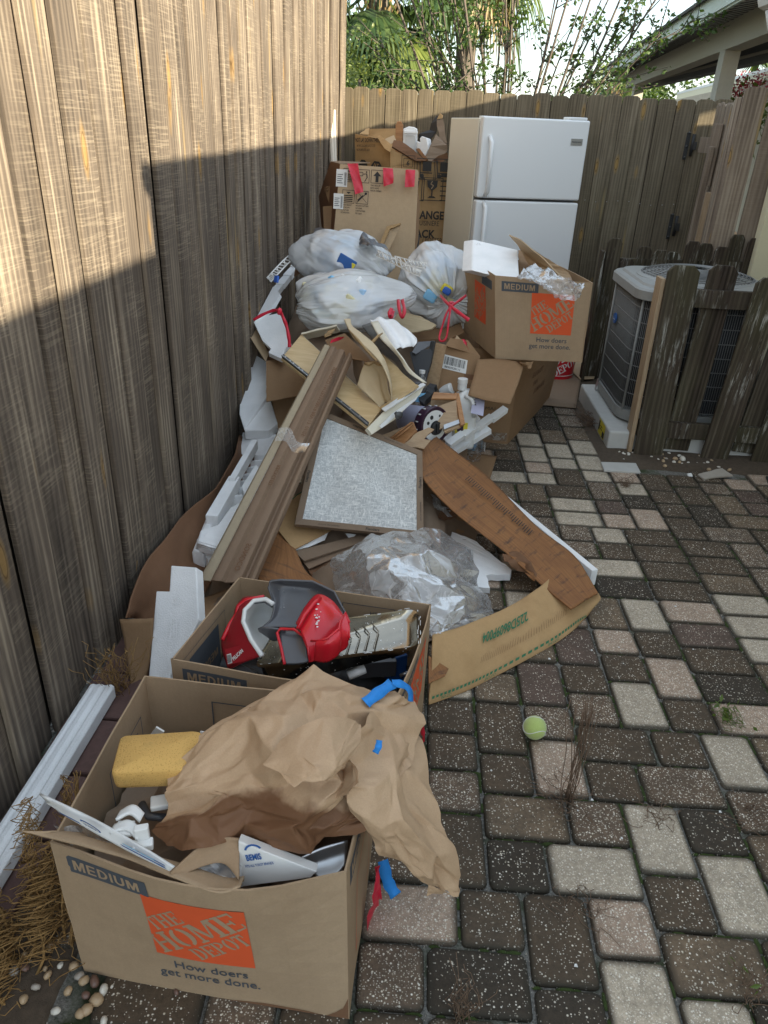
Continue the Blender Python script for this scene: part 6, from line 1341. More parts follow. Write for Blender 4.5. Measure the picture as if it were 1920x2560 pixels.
for i in range(7):
    rows.append([lerp(lerp(inn[0], inn[1], j/6), lerp(inn[3], inn[2], j/6), i/6)-fn*(.006+.030*math.sin(math.pi*i/6)*math.sin(math.pi*j/6)*(1+.8*math.sin(j*1.1+i*.7))) for j in range(7)])
patch('filter_mesh', rows, M['filter'], AF, 40, 40)
# scorched cardboard arm and golden curved arm
SA = thing('scorched_cardboard', (0.446,2.663,0.06), 'dark scorched brown strip of cardboard running down to the right over the pile', 'cardboard')
patch('strip', [[(0.051,2.951,0.3),(0.082,3.061,0.3),(0.123,3.179,0.29)],[(0.062,2.752,0.28),(0.146,2.873,0.28),(0.215,3.051,0.27)],[(0.184,2.588,0.22),(0.271,2.743,0.22),(0.355,2.933,0.21)],[(0.388,2.44,0.13),(0.473,2.557,0.14),(0.531,2.647,0.14)],[(0.503,2.314,0.085),(0.583,2.413,0.09),(0.668,2.511,0.09)],[(0.599,2.161,0.075),(0.661,2.222,0.08),(0.714,2.269,0.08)]], M['burnt'], SA, 20, 60, t=.005, edge=.004, seed=8)
patch('torn_flap', [[(0.377,2.43,0.125),(0.431,2.445,0.13),(0.479,2.401,0.125)],[(0.394,2.387,0.11),(0.444,2.407,0.11),(0.494,2.35,0.105)],[(0.429,2.38,0.09),(0.466,2.373,0.085),(0.497,2.333,0.09)]], M['card_d'], SA, 14, 10, t=.003, crum=folds(3, 6, .3, .02, .08), edge=.006, seed=5)
for k, pz in enumerate([(0.459,2.351,0.098),(0.463,2.349,0.098),(0.467,2.347,0.098),(0.471,2.344,0.098),(0.475,2.342,0.098),(0.479,2.34,0.098),(0.483,2.338,0.098),(0.488,2.335,0.098),(0.492,2.333,0.098)]): pz = V3(pz); tube('torn_flute', [pz, pz+Vector((.012-.002*k, -.018, -.004-.001*k))], .0016, M['burnt'], SA, 4)
saf = Face((0.222,2.83,0.258), V3((0.504,2.552,0.136))-V3((0.222,2.83,0.258)), V3((0.121,2.663,0.24))-V3((0.222,2.83,0.258))); saf.n = saf.n if saf.n.dot(CAM-saf.o) > 0 else -saf.n
rI = random.Random(3); P_ = []
for k in range(34):
    u = .03+.011*k; v = rI.choice((.02, .03, .06)); h = rI.uniform(.02, .05); P_.append(_r(u, -.035, u+.0035, -.035+h))
poly_on('smudged_print', saf, P_, M['ink'], SA, .0045)
GA = thing('curved_cardboard', (0.392,1.955,0.02), 'golden tan curved cardboard arm with green print lying on the pavers', 'cardboard')
garows = [[(0.717,2.277,0.075),(0.632,2.432,0.085),(0.496,2.265,0.09),(0.375,2.122,0.1),(0.241,2.001,0.11),(0.109,1.902,0.12)],[(0.721,2.258,0.06),(0.65,2.302,0.06),(0.52,2.159,0.062),(0.359,2,0.065),(0.233,1.89,0.075),(0.109,1.79,0.085)],[(0.691,2.247,0.004),(0.626,2.155,0.004),(0.522,2.042,0.004),(0.328,1.872,0.004),(0.215,1.779,0.006),(0.107,1.709,0.008)]]
patch('curved_panel', garows, M['card_o'], GA, 60, 16, t=.005, crum=folds(12, 4, .05, .1, .3), edge=.0015)
# underside wear: scorched corner patch
class RowFace:
    def __init__(s, rows): s.rows = [[V3(p) for p in r] for r in rows]
    def __call__(s, a, b, h=0):
        p = crl([crl(r, a) for r in s.rows], b); e = .01; x = crl([crl(r, a+e) for r in s.rows], b)-crl([crl(r, a-e) for r in s.rows], b); y = crl([crl(r, a) for r in s.rows], min(1, b+e))-crl([crl(r, a) for r in s.rows], max(0, b-e))
        n = x.cross(y).normalized(); n = n if n.dot(CAM-p) > 0 else -n; return p+n*h
gf = RowFace(garows); V, F = glyphs('225D8609P004', .02); xm = max(v.x for v in V)
mk('green_lettering', [gf(.50+.24*(v.x/xm)*1.0, .30+.22*v.y*1.0, .0075) for v in V], F, M['green_ink'], GA)
P_ = []
for k in range(40):
    a = .10+.0225*k
    if a < .98: P_.append([(a, .90), (a+.014, .90), (a+.014, .935), (a, .935)])
poly_on('green_dashes', gf, P_, M['green_ink'], GA, .0075)
for a in (.36, .62, .88):
    V, F = glyphs('CUT LINE', .01); xm = max(v.x for v in V); mk('green_lettering', [gf(a+.06*(v.x/xm), .945+.05*v.y, .0075) for v in V], F, M['green_ink'], GA)
V2 = [(.76+.0033*k, .42) for k in range(0)]
flu = [[(.30+.011*k, .62+.04*math.sin(k)), (.3015+.011*k, .62), (.3015+.011*k, .72), (.30+.011*k, .72)] for k in range(40)]
poly_on('flute_lines', gf, flu, M['card_d'], GA, .0065)
tslab('scorched_scrap', [(0.1,1.824,0.101),(0.164,1.806,0.071),(0.152,1.777,0.065),(0.103,1.735,0.069)], .004, M['burnt'], 'small dark burnt cardboard scrap between the second box and the golden arm', 'cardboard')
# right foam bar, L-shaped
FR = thing('foam_bar', (0.63,2.863,0), 'long white L shaped foam bar lying on the pavers beside the scorched strip', 'foam bar')
a0, a1 = V3((0.434,3.074,0.075)), V3((0.738,2.441,0.075))
dd = (a1-a0).normalized(); ss = dd.cross(Vector((0, 0, 1))).normalized(); ss = ss if ss.x > 0 else -ss
bevel(mk('upright_web', [a0-ss*.014-Vector((0,0,.07)), a0+ss*.014-Vector((0,0,.07)), a1+ss*.014-Vector((0,0,.07)), a1-ss*.014-Vector((0,0,.07)), a0-ss*.014, a0+ss*.014, a1+ss*.014, a1-ss*.014], [(3,2,1,0),(4,5,6,7),(0,1,5,4),(1,2,6,5),(2,3,7,6),(3,0,4,7)], M['foam'], FR), .002)
slab('flat_web', [a0-ss*.014-Vector((0,0,.045)), a1-ss*.014-Vector((0,0,.045)), a1-ss*.030-dd*.02-Vector((0,0,.045)), lerp(a0,a1,.7)-ss*.055-Vector((0,0,.045)), lerp(a0,a1,.25)-ss*.085-Vector((0,0,.045)), a0-ss*.07-Vector((0,0,.045))], .02, M['foam'], FR, rough=.004, seg=.02)
# broken foam under the film
tslab('broken_foam', [(0.202,2.711,0.055),(0.29,2.65,0.056),(0.424,2.449,0.047),(0.416,2.422,0.043),(0.325,2.42,0.034),(0.335,2.344,0.027),(0.225,2.37,0.019),(0.151,2.521,0.029)], .03, M['foam'], 'broken triangular white foam slab sticking out right of the clear film', 'foam piece', rough=.004, seg=.02)
# clear film heap
def blob(name, c, rx, ry, rz, mat, label, cat, seed=1, amp=.25, fr=6, nu=64, nv=40, parent=None, crum=None, tilt=0, shape=None, zmin=.0):
    V = []; F = []; c = V3(c); r = random.Random(seed)
    for i in range(nv+1):
        th = math.pi*i/nv
        for k in range(nu):
            a = 2*math.pi*k/nu; d = Vector((math.sin(th)*math.cos(a), math.sin(th)*math.sin(a), math.cos(th))); q = d*fr*.35+Vector((seed*3.1, 0, 0))
            s = 1+amp*noise.noise(q)+amp*.5*noise.noise(q*2.3); s *= shape(d) if shape else 1
            p = Vector((d.x*rx, d.y*ry, d.z*rz))*s; p = Matrix.Rotation(tilt, 3, 'Z')@p; p += c
            if crum: p += d*crum(p)
            p.z = max(p.z, zmin+.004*r.random()); V.append(p)
    for i in range(nv):
        for k in range(nu): F.append((i*nu+k, (i+1)*nu+k, (i+1)*nu+(k+1) % nu, i*nu+(k+1) % nu))
    o = mk(name, V, F, mat, parent, smooth=True); 
    if label: tag(o, label, cat)
    return o
cf1 = folds(51, 12, .30, .05, .20); cf2 = folds(52, 10, .28, .05, .2)
FM = thing('clear_film_heap', (0.045,2.324,0), 'big crumpled heap of clear plastic film in front of the air filter', 'plastic film')
blob('film_layer', (0.009,2.357,0.1), .17, .13, .07, M['film'], None, None, 3, .25, 4, 70, 46, FM, lambda p: cf2(p)*.25)
frw = [[(-0.249,2.323,0.12),(-0.16,2.392,0.18),(-0.014,2.4,0.22),(0.138,2.458,0.19),(0.264,2.456,0.13)],[(-0.25,2.244,0.1),(-0.118,2.199,0.22),(0.006,2.174,0.26),(0.146,2.231,0.22),(0.273,2.316,0.11)],[(-0.195,2.152,0.08),(-0.083,2.096,0.19),(0.038,2.079,0.21),(0.175,2.142,0.18),(0.309,2.249,0.07)],[(-0.094,2.114,0.08),(-0.038,2.041,0.15),(0.055,1.991,0.16),(0.188,2.043,0.15),(0.333,2.155,0.05)],[(-0.008,2.052,0.08),(0.058,1.981,0.12),(0.109,1.929,0.13),(0.202,1.996,0.12),(0.3,2.081,0.05)],[(0.085,1.967,0.1),(0.1,1.934,0.11),(0.116,1.901,0.12),(0.175,1.963,0.11),(0.233,2.032,0.08)]]
crumple('film_layer', frw, M['film'], FM, 9, 9, .018, .005, 3, sub_=4, sm=4)
crumple('film_layer', [[V3(p)+Vector((.01, .03, -.03)) for p in r] for r in frw], M['film'], FM, 7, 7, .022, .006, 8, sub_=4, sm=4)
# golden and brown cardboard left of the film
GB = thing('golden_cardboard', (-0.416,2.691,0.08), 'golden tan cardboard corner with green edge line under the air filter', 'cardboard')
slab('panel', [(-0.465,2.747,0.16),(-0.441,2.775,0.163),(-0.42,2.839,0.175),(-0.259,2.625,0.107),(-0.295,2.573,0.1),(-0.417,2.438,0.085),(-0.506,2.544,0.12),(-0.485,2.665,0.144)], .004, M['card_o'], GB)
tube('green_line', [(-0.468,2.694,0.168),(-0.452,2.739,0.169),(-0.43,2.774,0.172)], .0025, M['green_ink'], GB, 4)
tslab('white_plastic_scrap', [(-0.419,2.452,0.073),(-0.345,2.535,0.087),(-0.299,2.583,0.094),(-0.31,2.537,0.079),(-0.369,2.484,0.073)], .004, M['foam'], 'thin white plastic scrap below the golden cardboard corner', 'scrap')
tslab('white_plastic_scrap', [(-0.233,2.564,0.1),(-0.188,2.56,0.1),(-0.209,2.547,0.08)], .004, M['foam'], 'small white triangle showing under the bottom edge of the air filter', 'scrap')
sheet('damp_cardboard', [[(-0.508,2.552,0.115),(-0.462,2.496,0.095),(-0.416,2.444,0.08)],[(-0.523,2.429,0.09),(-0.428,2.368,0.08),(-0.352,2.313,0.07)],[(-0.534,2.292,0.075),(-0.41,2.259,0.07),(-0.266,2.223,0.07)],[(-0.509,2.239,0.05),(-0.344,2.205,0.05),(-0.166,2.149,0.05)]], M['burnt'], 'dark stained cardboard with a curved edge left of the clear film', 20, 24, cr=.08, seed=13, edge=.002)
sheet('brown_cardboard', [[(-0.354,2.376,0.045),(-0.243,2.478,0.045),(-0.074,2.561,0.045)],[(-0.297,2.294,0.03),(-0.152,2.338,0.03),(-0.019,2.381,0.03)],[(-0.181,2.166,0.02),(-0.053,2.18,0.02),(0.075,2.194,0.02)]], M['card_d'], 'reddish brown cardboard lying beneath the clear film', 12, 12, seed=14)
DR = thing('dark_angle_rail', (-0.288,2.464,0.05), 'dark brown angled rail lying under the air filter', 'rail')
slab('rail_face', [(-0.416,2.443,0.075),(-0.172,2.556,0.1),(-0.115,2.539,0.1),(-0.37,2.385,0.07)], .006, M['card_g'], DR); slab('rail_face', [(-0.394,2.418,0.066),(-0.123,2.548,0.093),(-0.196,2.482,0.073),(-0.35,2.372,0.044)], .006, M['corner'], DR)
tslab('dark_rail', [(0.079,2.749,0.092),(0.217,2.84,0.117),(0.234,2.804,0.103),(0.084,2.688,0.068)], .02, M['card_d'], 'dark brown cardboard rail right of the air filter', 'rail')
tslab('brown_cardboard_strip', [(0.085,2.733,0.043),(0.24,2.867,0.07),(0.323,2.754,0.039),(0.111,2.713,0.037)], .006, M['card_m'], 'dull brown cardboard between the filter and the scorched strip', 'cardboard')
tslab('cream_board', [(-0.555,2.921,0.167),(-0.491,3.025,0.212),(-0.456,2.969,0.2),(-0.455,2.87,0.168),(-0.505,2.853,0.153),(-0.54,2.835,0.141)], .012, M['cream'], 'cream laminated board glimpsed between the profile and the air filter', 'board')
tslab('white_board', [(0.074,2.953,0.13),(0.096,2.976,0.14),(0.167,2.914,0.12),(0.077,2.853,0.09)], .012, M['cream'], 'white panel corner showing right of the air filter frame', 'board')
o = blob('film_scrap', (0.15,2.816,0.1), .05, .035, .03, M['film'], 'little crumpled clear film scrap beside the filter frame', 'plastic film', 15, .4, 8, 40, 24, None, cf1)
sheet('flat_cardboard', [[(0.295,3.63,0.02),(0.38,3.637,0.02),(0.468,3.628,0.02)],[(0.264,3.406,0.03),(0.347,3.427,0.015),(0.404,3.322,0.012)]], M['card_m'], 'plain brown cardboard lying flat right of the scorched strip', 8, 8, seed=15, cr=.05, edge=.001)
# base rubble under the pile so nothing floats
def heap(name, rows, mat, label, seed, amp=.25): o = patch(name, rows, mat, None, 40, 40, crum=folds(seed, 12, amp, .06, .25)); tag(o, label, 'rubbish heap'); return o
heap('rubbish_layers', [[(-.80,4.9,.50),(-.3,5.0,.55),(.1,5.0,.5),(.35,4.9,.2)],[(-.80,4.2,.30),(-.35,4.2,.48),(.0,4.2,.45),(.3,4.2,.15)],[(-.82,3.5,.02),(-.4,3.5,.20),(-.05,3.5,.30),(.3,3.5,.10)],[(-.80,2.9,.0),(-.45,2.85,.02),(.0,2.8,.16),(.3,2.8,.03)],[(-.75,2.4,.0),(-.4,2.4,.02),(.0,2.4,.05),(.3,2.5,.01)],[(-.7,2.05,.005),(-.4,2.0,.01),(.0,2.0,.01),(.3,2.05,.005)]], M['card_g'], 'flattened dark cardboard layers at the bottom of the heap', 61, .18)

# ---------------------------------------------------------------- broken drawer
DW = thing('drawer_box', (-0.284,3.364,0.42), 'broken white fronted drawer with plywood sides and steel runner', 'drawer')
tb, bb, tn, bn = V3((-0.548,3.526,0.64)), V3((-0.595,3.24,0.6)), V3((-0.122,2.926,0.5)), V3((-0.172,2.809,0.46))
print('drawer', (tb-bb).length, (tb-tn).length, (tn-bn).length)
nd = newell([tb, bb, bn, tn]); nd = nd if nd.dot(CAM-tb) > 0 else -nd
slab('side_board', [tb, bb, bn, tn], .012, M['ply'], DW, bev=.001)
box('side_top_edge', tb-nd*.0125, tn-tb, nd*.0135, (tb-bb).normalized()*.002, M['cream'], DW, 0)
run = [lerp(bb, tb, .02)+nd*.001, lerp(bn, tn, .02)+nd*.001]; box('steel_runner', run[0], run[1]-run[0], nd*.010, (tb-bb).normalized()*.022, M['dsteel'], DW, .001); box('runner_flange', run[0]+nd*.010-(tb-bb).normalized()*.004, run[1]-run[0], nd*.006, (tb-bb).normalized()*.004, M['steel'], DW, 0)
for t in (.03, .09, .13, .20, .24, .70, .8, .9):
    p = lerp(run[0], run[1], t)+nd*.0102+(tb-bb).normalized()*.008; box('slot', p, (run[1]-run[0]).normalized()*.010, nd*.001, (tb-bb).normalized()*.008, M['steel'], DW, 0)
# white front
slab('drawer_front', [(-0.168,2.743,0.48),(-0.106,2.86,0.516),(0.057,3.105,0.56),(0.035,3.042,0.531),(-0.066,2.858,0.479),(-0.148,2.738,0.458)], .018, M['cream'], DW, bev=.001)
slab('front_top_edge', [(-0.119,2.86,0.525),(-0.104,2.832,0.524),(0.057,3.088,0.564),(0.043,3.111,0.565)], .004, M['white'], DW)
slab('front_moulding', [(-0.121,2.753,0.488),(-0.075,2.839,0.513),(0.027,3.001,0.539),(0.019,2.98,0.528),(-0.059,2.848,0.5),(-0.11,2.759,0.479)], .004, M['white'], DW)
kb = Vector((-0.059,2.827,0.52)); lathe('knob', kb-Vector((0, 0, 0)), (.5, -.75, -.1), [(.008, 0), (.007, .012), (.016, .018), (.018, .024), (.012, .030), (.0001, .032)], M['dsteel'], DW, 16)
# inside faces
slab('inner_bottom', [(-0.566,3.735,0.559),(-0.371,3.828,0.598),(-0.145,3.521,0.558),(0.026,3.22,0.513),(-0.125,3.051,0.463)], .006, M['card_g'], DW)
slab('side_board', [(-0.143,3.244,0.645),(0.026,3.028,0.576),(-0.084,2.995,0.515),(-0.102,3.089,0.565),(-0.133,3.178,0.608)], .01, M['ply'], DW)
slab('back_board', [(-0.544,3.503,0.646),(-0.373,3.492,0.697),(-0.364,3.561,0.653),(-0.534,3.572,0.602)], .008, M['cream'], DW, rough=.002, seg=.02)
slab('front_inner_edge', [(-0.129,2.922,0.51),(-0.115,2.879,0.515),(0.026,3.021,0.575),(0.016,3.066,0.57)], .004, M['ply'], DW)
OT = thing('bowed_white_board', (-0.066,3.493,0.55), 'bowed white laminated panel edge curving down behind the drawer', 'panel')
patch('panel_edge', [[(-0.208,3.418,0.74),(-0.154,3.222,0.72),(-0.086,3.117,0.69),(-0.055,3.071,0.67),(-0.021,3.003,0.64),(0.044,2.962,0.61)],[(-0.177,3.449,0.74),(-0.118,3.21,0.725),(-0.072,3.096,0.7),(-0.045,3.055,0.68),(-0.008,3,0.65),(0.058,2.965,0.61)]], M['cream'], OT, 30, 4, t=.006)
patch('panel_face', [[(-0.255,3.507,0.7),(-0.184,3.303,0.68),(-0.132,3.186,0.66),(-0.085,3.14,0.64),(-0.047,3.065,0.62),(0.015,2.972,0.6)],[(-0.204,3.441,0.735),(-0.151,3.236,0.715),(-0.089,3.135,0.685),(-0.057,3.088,0.665),(-0.023,3.019,0.635),(0.043,2.978,0.605)]], M['greyp'], OT, 30, 6, t=.004)
HB = thing('torn_hardboard', (-0.161,3.157,0.55), 'torn curling pale hardboard sheet standing inside the broken drawer', 'board')
patch('curled_strip', [[(-0.327,3.367,0.76),(-0.301,3.243,0.76),(-0.258,3.101,0.745),(-0.202,3.046,0.72),(-0.146,2.964,0.695),(-0.123,2.951,0.67),(-0.09,2.89,0.62),(-0.081,2.894,0.55)],[(-0.301,3.403,0.755),(-0.283,3.289,0.75),(-0.231,3.196,0.74),(-0.172,3.097,0.725),(-0.132,3.009,0.7),(-0.112,3.005,0.665),(-0.089,2.949,0.61),(-0.08,2.909,0.55)]], M['hardb'], HB, 50, 6, t=.005, edge=.006, seed=4)
patch('split_piece', [[(-0.234,3.026,0.56),(-0.221,3.066,0.61),(-0.203,3.07,0.65),(-0.184,3.051,0.66),(-0.14,3.029,0.66),(-0.127,3.002,0.66)],[(-0.192,2.972,0.545),(-0.18,3.028,0.58),(-0.165,3.043,0.62),(-0.157,3.036,0.64),(-0.13,3.011,0.64),(-0.105,2.969,0.62)],[(-0.128,2.945,0.5),(-0.114,2.959,0.51),(-0.106,2.957,0.52),(-0.096,2.929,0.53),(-0.088,2.917,0.54),(-0.081,2.899,0.55)]], M['hardb'], HB, 30, 26, t=.004, edge=.004, crum=folds(19, 4, .06, .1, .3))
tube('torn_edge', [(-0.205,3.046,0.655),(-0.186,3.014,0.66),(-0.168,3.046,0.662),(-0.147,3.021,0.662),(-0.131,3.012,0.662)], [.006,.009,.007,.009,.004], M['osb'], HB, 6)
tube('torn_edge', [(-0.285,3.153,0.765),(-0.237,3.053,0.75),(-0.188,2.968,0.725),(-0.149,2.934,0.7)], [.003,.006,.005,.004], M['osb'], HB, 6)
for a, b in (((-0.189,3.1,0.72),(-0.144,3.229,0.74)),((-0.165,3.129,0.7),(-0.149,3.011,0.69))): tube('splinter', [a, lerp(V3(a), V3(b), .6)+Vector((0, 0, .006)), b], [.009, .006, .003], M['osb'], HB, 5)
tslab('dark_cardboard_flap', [(-0.417,3.392,0.654),(-0.326,3.399,0.689),(-0.24,3.216,0.673),(-0.176,3.063,0.657),(-0.287,3.158,0.641),(-0.368,3.256,0.637)], .004, M['card_m'], 'dark brown cardboard flap inside the drawer behind the profile', 'cardboard')
tslab('dark_cardboard_flap', [(-0.275,3.22,0.643),(-0.222,3.113,0.64),(-0.206,3.076,0.599),(-0.238,3.133,0.526),(-0.263,3.188,0.562)], .004, M['card_g'], 'narrow grey brown flap between the profile and the torn hardboard', 'cardboard')
tslab('wood_chip', [(-0.406,3.303,0.699),(-0.393,3.344,0.711),(-0.369,3.389,0.709),(-0.382,3.342,0.691),(-0.401,3.303,0.69)], .006, M['osb'], 'little splintered wood chip on the back edge of the drawer', 'wood chip', rough=.002, seg=.01)
o = patch('red_tie', [[(-0.368,3.221,0.7),(-0.342,3.256,0.705),(-0.315,3.289,0.7)],[(-0.371,3.204,0.69),(-0.341,3.252,0.69),(-0.327,3.283,0.69)]], M['redtape'], None, 6, 3); tag(o, 'red plastic tie inside the back of the broken drawer', 'plastic tie')
# ---------------------------------------------------------------- left open carton with flaps
CL = thing('cardboard_box', (-0.714,3.821,0.2), 'brown cardboard box with splayed flaps between the fence and the brown profile', 'cardboard box')
slab('side_panel', [(-0.699,3.521,0.301),(-0.539,3.533,0.339),(-0.524,3.426,0.221),(-0.647,3.405,0.179)], .004, M['card_m'], CL)
slab('flap', [(-0.751,3.663,0.46),(-0.655,3.702,0.469),(-0.549,3.681,0.46),(-0.511,3.415,0.38),(-0.688,3.331,0.36)], .004, M['card_m'], CL, rough=.0012, seg=.02)
slab('flap', [(-0.951,3.946,0.601),(-0.939,3.969,0.598),(-0.876,3.998,0.571),(-0.756,3.765,0.467),(-0.756,3.683,0.452)], .004, M['card_l'], CL)
slab('inner_panel', [(-0.886,4.041,0.557),(-0.706,3.813,0.468),(-0.567,3.735,0.454),(-0.698,3.761,0.44),(-0.768,3.775,0.432)], .004, M['card_d'], CL)
tslab('foam_sheet', [(-0.857,3.9,0.595),(-0.835,3.932,0.616),(-0.724,3.935,0.644),(-0.625,3.692,0.546),(-0.651,3.671,0.53),(-0.66,3.605,0.494),(-0.736,3.665,0.506),(-0.727,3.684,0.518),(-0.788,3.759,0.541)], .022, M['foam'], 'white foam panel tinted by the red tie under the front white bag', 'foam panel', rough=.0015, seg=.02)
tslab('foam_sheet', [(-0.735,3.661,0.503),(-0.733,3.737,0.512),(-0.655,3.671,0.513),(-0.654,3.571,0.502)], .02, M['foam'], 'stub of white foam beside the plywood side of the drawer', 'foam panel')
# ---------------------------------------------------------------- right hand boxes
LB = thing('shipping_box', (.35, 4.3, 0), 'large brown shipping box with hanging flap under the upper moving box', 'cardboard box')
l8 = [(.19,3.90,0),(.548,3.862,0),(.90,4.70,0),(.42,4.75,0)]; l8t = [(.17,3.88,.54),(.560,3.855,.515),(.94,4.62,.53),(.40,4.7,.54)]
fl2 = carton(LB, l8+l8t, M['card_m'], M['card_in'], bulge=.01)
text_on('box_lettering', 'EN HAUT', fl2[0], .135, .275, .034, M['card_d'], LB, .02, wx=.8); text_on('box_lettering', 'ARRIBA DEL PISO', fl2[0], .12, .315, .020, M['card_d'], LB, .015); text_on('box_lettering', 'MALCO', fl2[0], .215, .20, .028, M['ink'], LB, .0, wx=1.2)
poly_on('box_print', fl2[0], outline(.26, .155, .285, .18, .002)+outline(.29, .155, .315, .18, .002)+[_r(.20, .035, .24, .04), _r(.25, .035, .28, .045)], M['card_d'], LB)
for k, (s, z_) in enumerate((('EXHAUST', .36), ('FAN', .30), ('LUMINAIRE', .24))): text_on('box_lettering', s, fl2[1], .28+.05*k, z_-.05, .045, M['card_d'], LB, .02, rot=R(0))
rect_on('parcel_tape', fl2[0], .0, .02, .35, .07, M['tapec'], LB, .002)
patch('flap', [[(0.308,3.538,0.56),(0.419,3.566,0.56),(0.532,3.519,0.56)],[(0.291,3.463,0.5),(0.397,3.45,0.5),(0.5,3.406,0.5)],[(0.264,3.35,0.44),(0.356,3.315,0.43),(0.455,3.281,0.43)]], M['card_m'], LB, 12, 12, t=.004)
slab('label', [(0.29,3.389,0.419),(0.346,3.368,0.421),(0.337,3.274,0.369),(0.281,3.302,0.371)], .0015, M['lav'], LB); lbF = Face((0.293,3.343,0.403), (1, 0, 0), (0, .1, 1)); lbF.n = Vector((0, -1, .1)); text_on('box_lettering', '3', lbF, .0, -.012, .030, M['ink'], LB, .0, h=.004)
patch('tape_scrap', [[(0.493,3.532,0.56),(0.525,3.482,0.57),(0.575,3.509,0.575)],[(0.514,3.536,0.55),(0.54,3.473,0.56),(0.566,3.498,0.56)],[(0.536,3.524,0.545),(0.548,3.462,0.55),(0.56,3.474,0.555)]], M['card_m'], LB, 10, 8, crum=folds(4, 5, .2, .02, .06))
BBX = thing('barcode_box', (0.2,3.637,0.4), 'flattened brown box with a white barcode label BES03530111 below the red ribbon', 'cardboard box')
bq = [V3(q) for q in [(0.124,3.535,0.403),(0.319,3.51,0.396),(0.323,3.591,0.564),(0.152,3.627,0.597)]]; slab('front_panel', bq, .005, M['card_m'], BBX)
bF = Face(bq[0], bq[1]-bq[0], bq[3]-bq[0]); nb_ = newell(bq); nb_ = nb_ if nb_.dot(CAM-bq[0]) > 0 else -nb_; bF.n = nb_; wB, hB = bF.lu, bF.lv; bF.v = (bF.v-bF.u*bF.v.dot(bF.u)).normalized()
lq = [V3((0.135,3.564,0.505)), V3((0.256,3.526,0.495)), V3((0.263,3.575,0.545)), V3((0.147,3.606,0.56))]; lq = [p+nb_*((bq[0]-p).dot(nb_)+.002) for p in lq]
slab('barcode_label', lq, .001, M['paper'], BBX); lF = Face(lq[0], lq[1]-lq[0], lq[3]-lq[0]); lF.n = nb_; wl, hl = lF.lu, (lq[3]-lq[0]).length
rb = random.Random(8); P_ = []; u = .06*wl
while u < .92*wl: b = rb.choice((.0012, .0022, .0034)); P_.append(_r(u, hl*.32, u+b, hl*.88)); u += b+rb.choice((.0012, .002, .003))
poly_on('barcode', lF, P_, M['ink'], BBX, .001); text_on('label_lettering', 'BES03530111', lF, wl*.12, hl*.09, hl*.20, M['ink'], BBX, .02, wx=wl/hl*.58, h=.001)
poly_on('handle_slot', bF, [_r(wB*.62, hB*.30, wB*.95, hB*.42)], M['card_d'], BBX); poly_on('box_print', bF, outline(wB*.66, hB*.06, wB*.80, hB*.18, .002), M['card_d'], BBX)
slab('side_panel', [(0.151,3.592,0.606),(0.324,3.609,0.559),(0.262,3.66,0.622),(0.171,3.635,0.633)], .005, M['card_m'], BBX)
WS = thing('drawer_side_strip', (0.099,3.619,0.4), 'upright wood strip with a dark steel runner standing left of the barcode box', 'wood strip')
slab('strip_board', [(0.095,3.586,0.62),(0.149,3.552,0.62),(0.12,3.483,0.42),(0.066,3.518,0.42)], .012, M['oak'], WS, bev=.001); slab('steel_runner', [(0.076,3.558,0.634),(0.096,3.547,0.636),(0.071,3.534,0.429),(0.043,3.551,0.431)], .014, M['dsteel'], WS, bev=.002)
tslab('kraft_scrap', [(0.183,3.615,0.599),(0.207,3.708,0.631),(0.228,3.683,0.618),(0.259,3.617,0.589),(0.233,3.615,0.592)], .001, M['card_l'], 'torn kraft paper scrap below the red ribbon loop', 'paper')
o = ribbon('red_tie', [(0.234,3.599,0.64),(0.245,3.564,0.63),(0.263,3.562,0.6)], .016, M['redtape'], None); tag(o, 'red plastic strip between the barcode box and the upper moving box', 'plastic tie')
# upper moving box
B3 = thing('moving_box', (.55, 3.85, .55), 'upper moving box with orange logo stacked before the refrigerator', 'cardboard box', 'open moving boxes')
u8 = [(.400,3.60,.552),(.830,3.632,.548),(.715,4.15,.55),(.270,4.13,.55)]; u8t = [(.357,3.605,.945),(.812,3.60,.935),(.70,4.14,.94),(.235,4.13,.95)]
fu3 = carton(B3, u8+u8t, M['card'], M['card_in'], bulge=.006)
medium_print(B3, fu3[0], M['card'], True, (.165, .135, .195)); medium_print(B3, fu3[3], M['card'], False)
hd_logo(fu3[3], .20, .13, .19, M['red_ink'], M['card'], B3); rect_on('size_label', fu3[3], .33, .325, .50, .368, M['grey_ink'], B3)
fbP, fbU, fbW = V3((0.254,3.715,0.945)), V3((0.479,3.631,0.915))-V3((0.254,3.715,0.945)), V3((0.268,4.043,1.045))-V3((0.254,3.715,0.945))
o = bevel(box('foam_block', fbP, fbU, (-.045, .085, -.02), fbW, M['foam'], None, 0), .006); tag(o, 'thick white foam block sticking out of the upper moving box', 'foam block'); tube('moulded_ring', [fbP+fbU*.12+fbW*.86+Vector((.009*math.cos(a*.35), -.002, .009*math.sin(a*.35))) for a in range(19)], .0012, M['foam'], o, 4)
TC = thing('torn_cardboard', (0.654,4.267,0.95), 'torn brown cardboard pieces standing in the upper moving box', 'cardboard')
for P, m_ in (([(0.51,4.082,1),(0.587,4.065,1),(0.561,3.851,0.93),(0.495,3.778,0.92)],'card_m'),([(0.433,3.91,1.09),(0.48,3.828,1.08),(0.576,3.761,1.02),(0.665,3.651,0.95),(0.566,3.903,0.97),(0.477,3.944,1.05)],'card_l'),([(0.482,3.99,1.05),(0.562,3.883,1.03),(0.712,3.714,0.96),(0.73,3.678,0.93),(0.561,3.688,0.92),(0.543,3.899,0.96)],'card')): slab('torn_panel', P, .005, M[m_], TC, rough=.003, seg=.025)
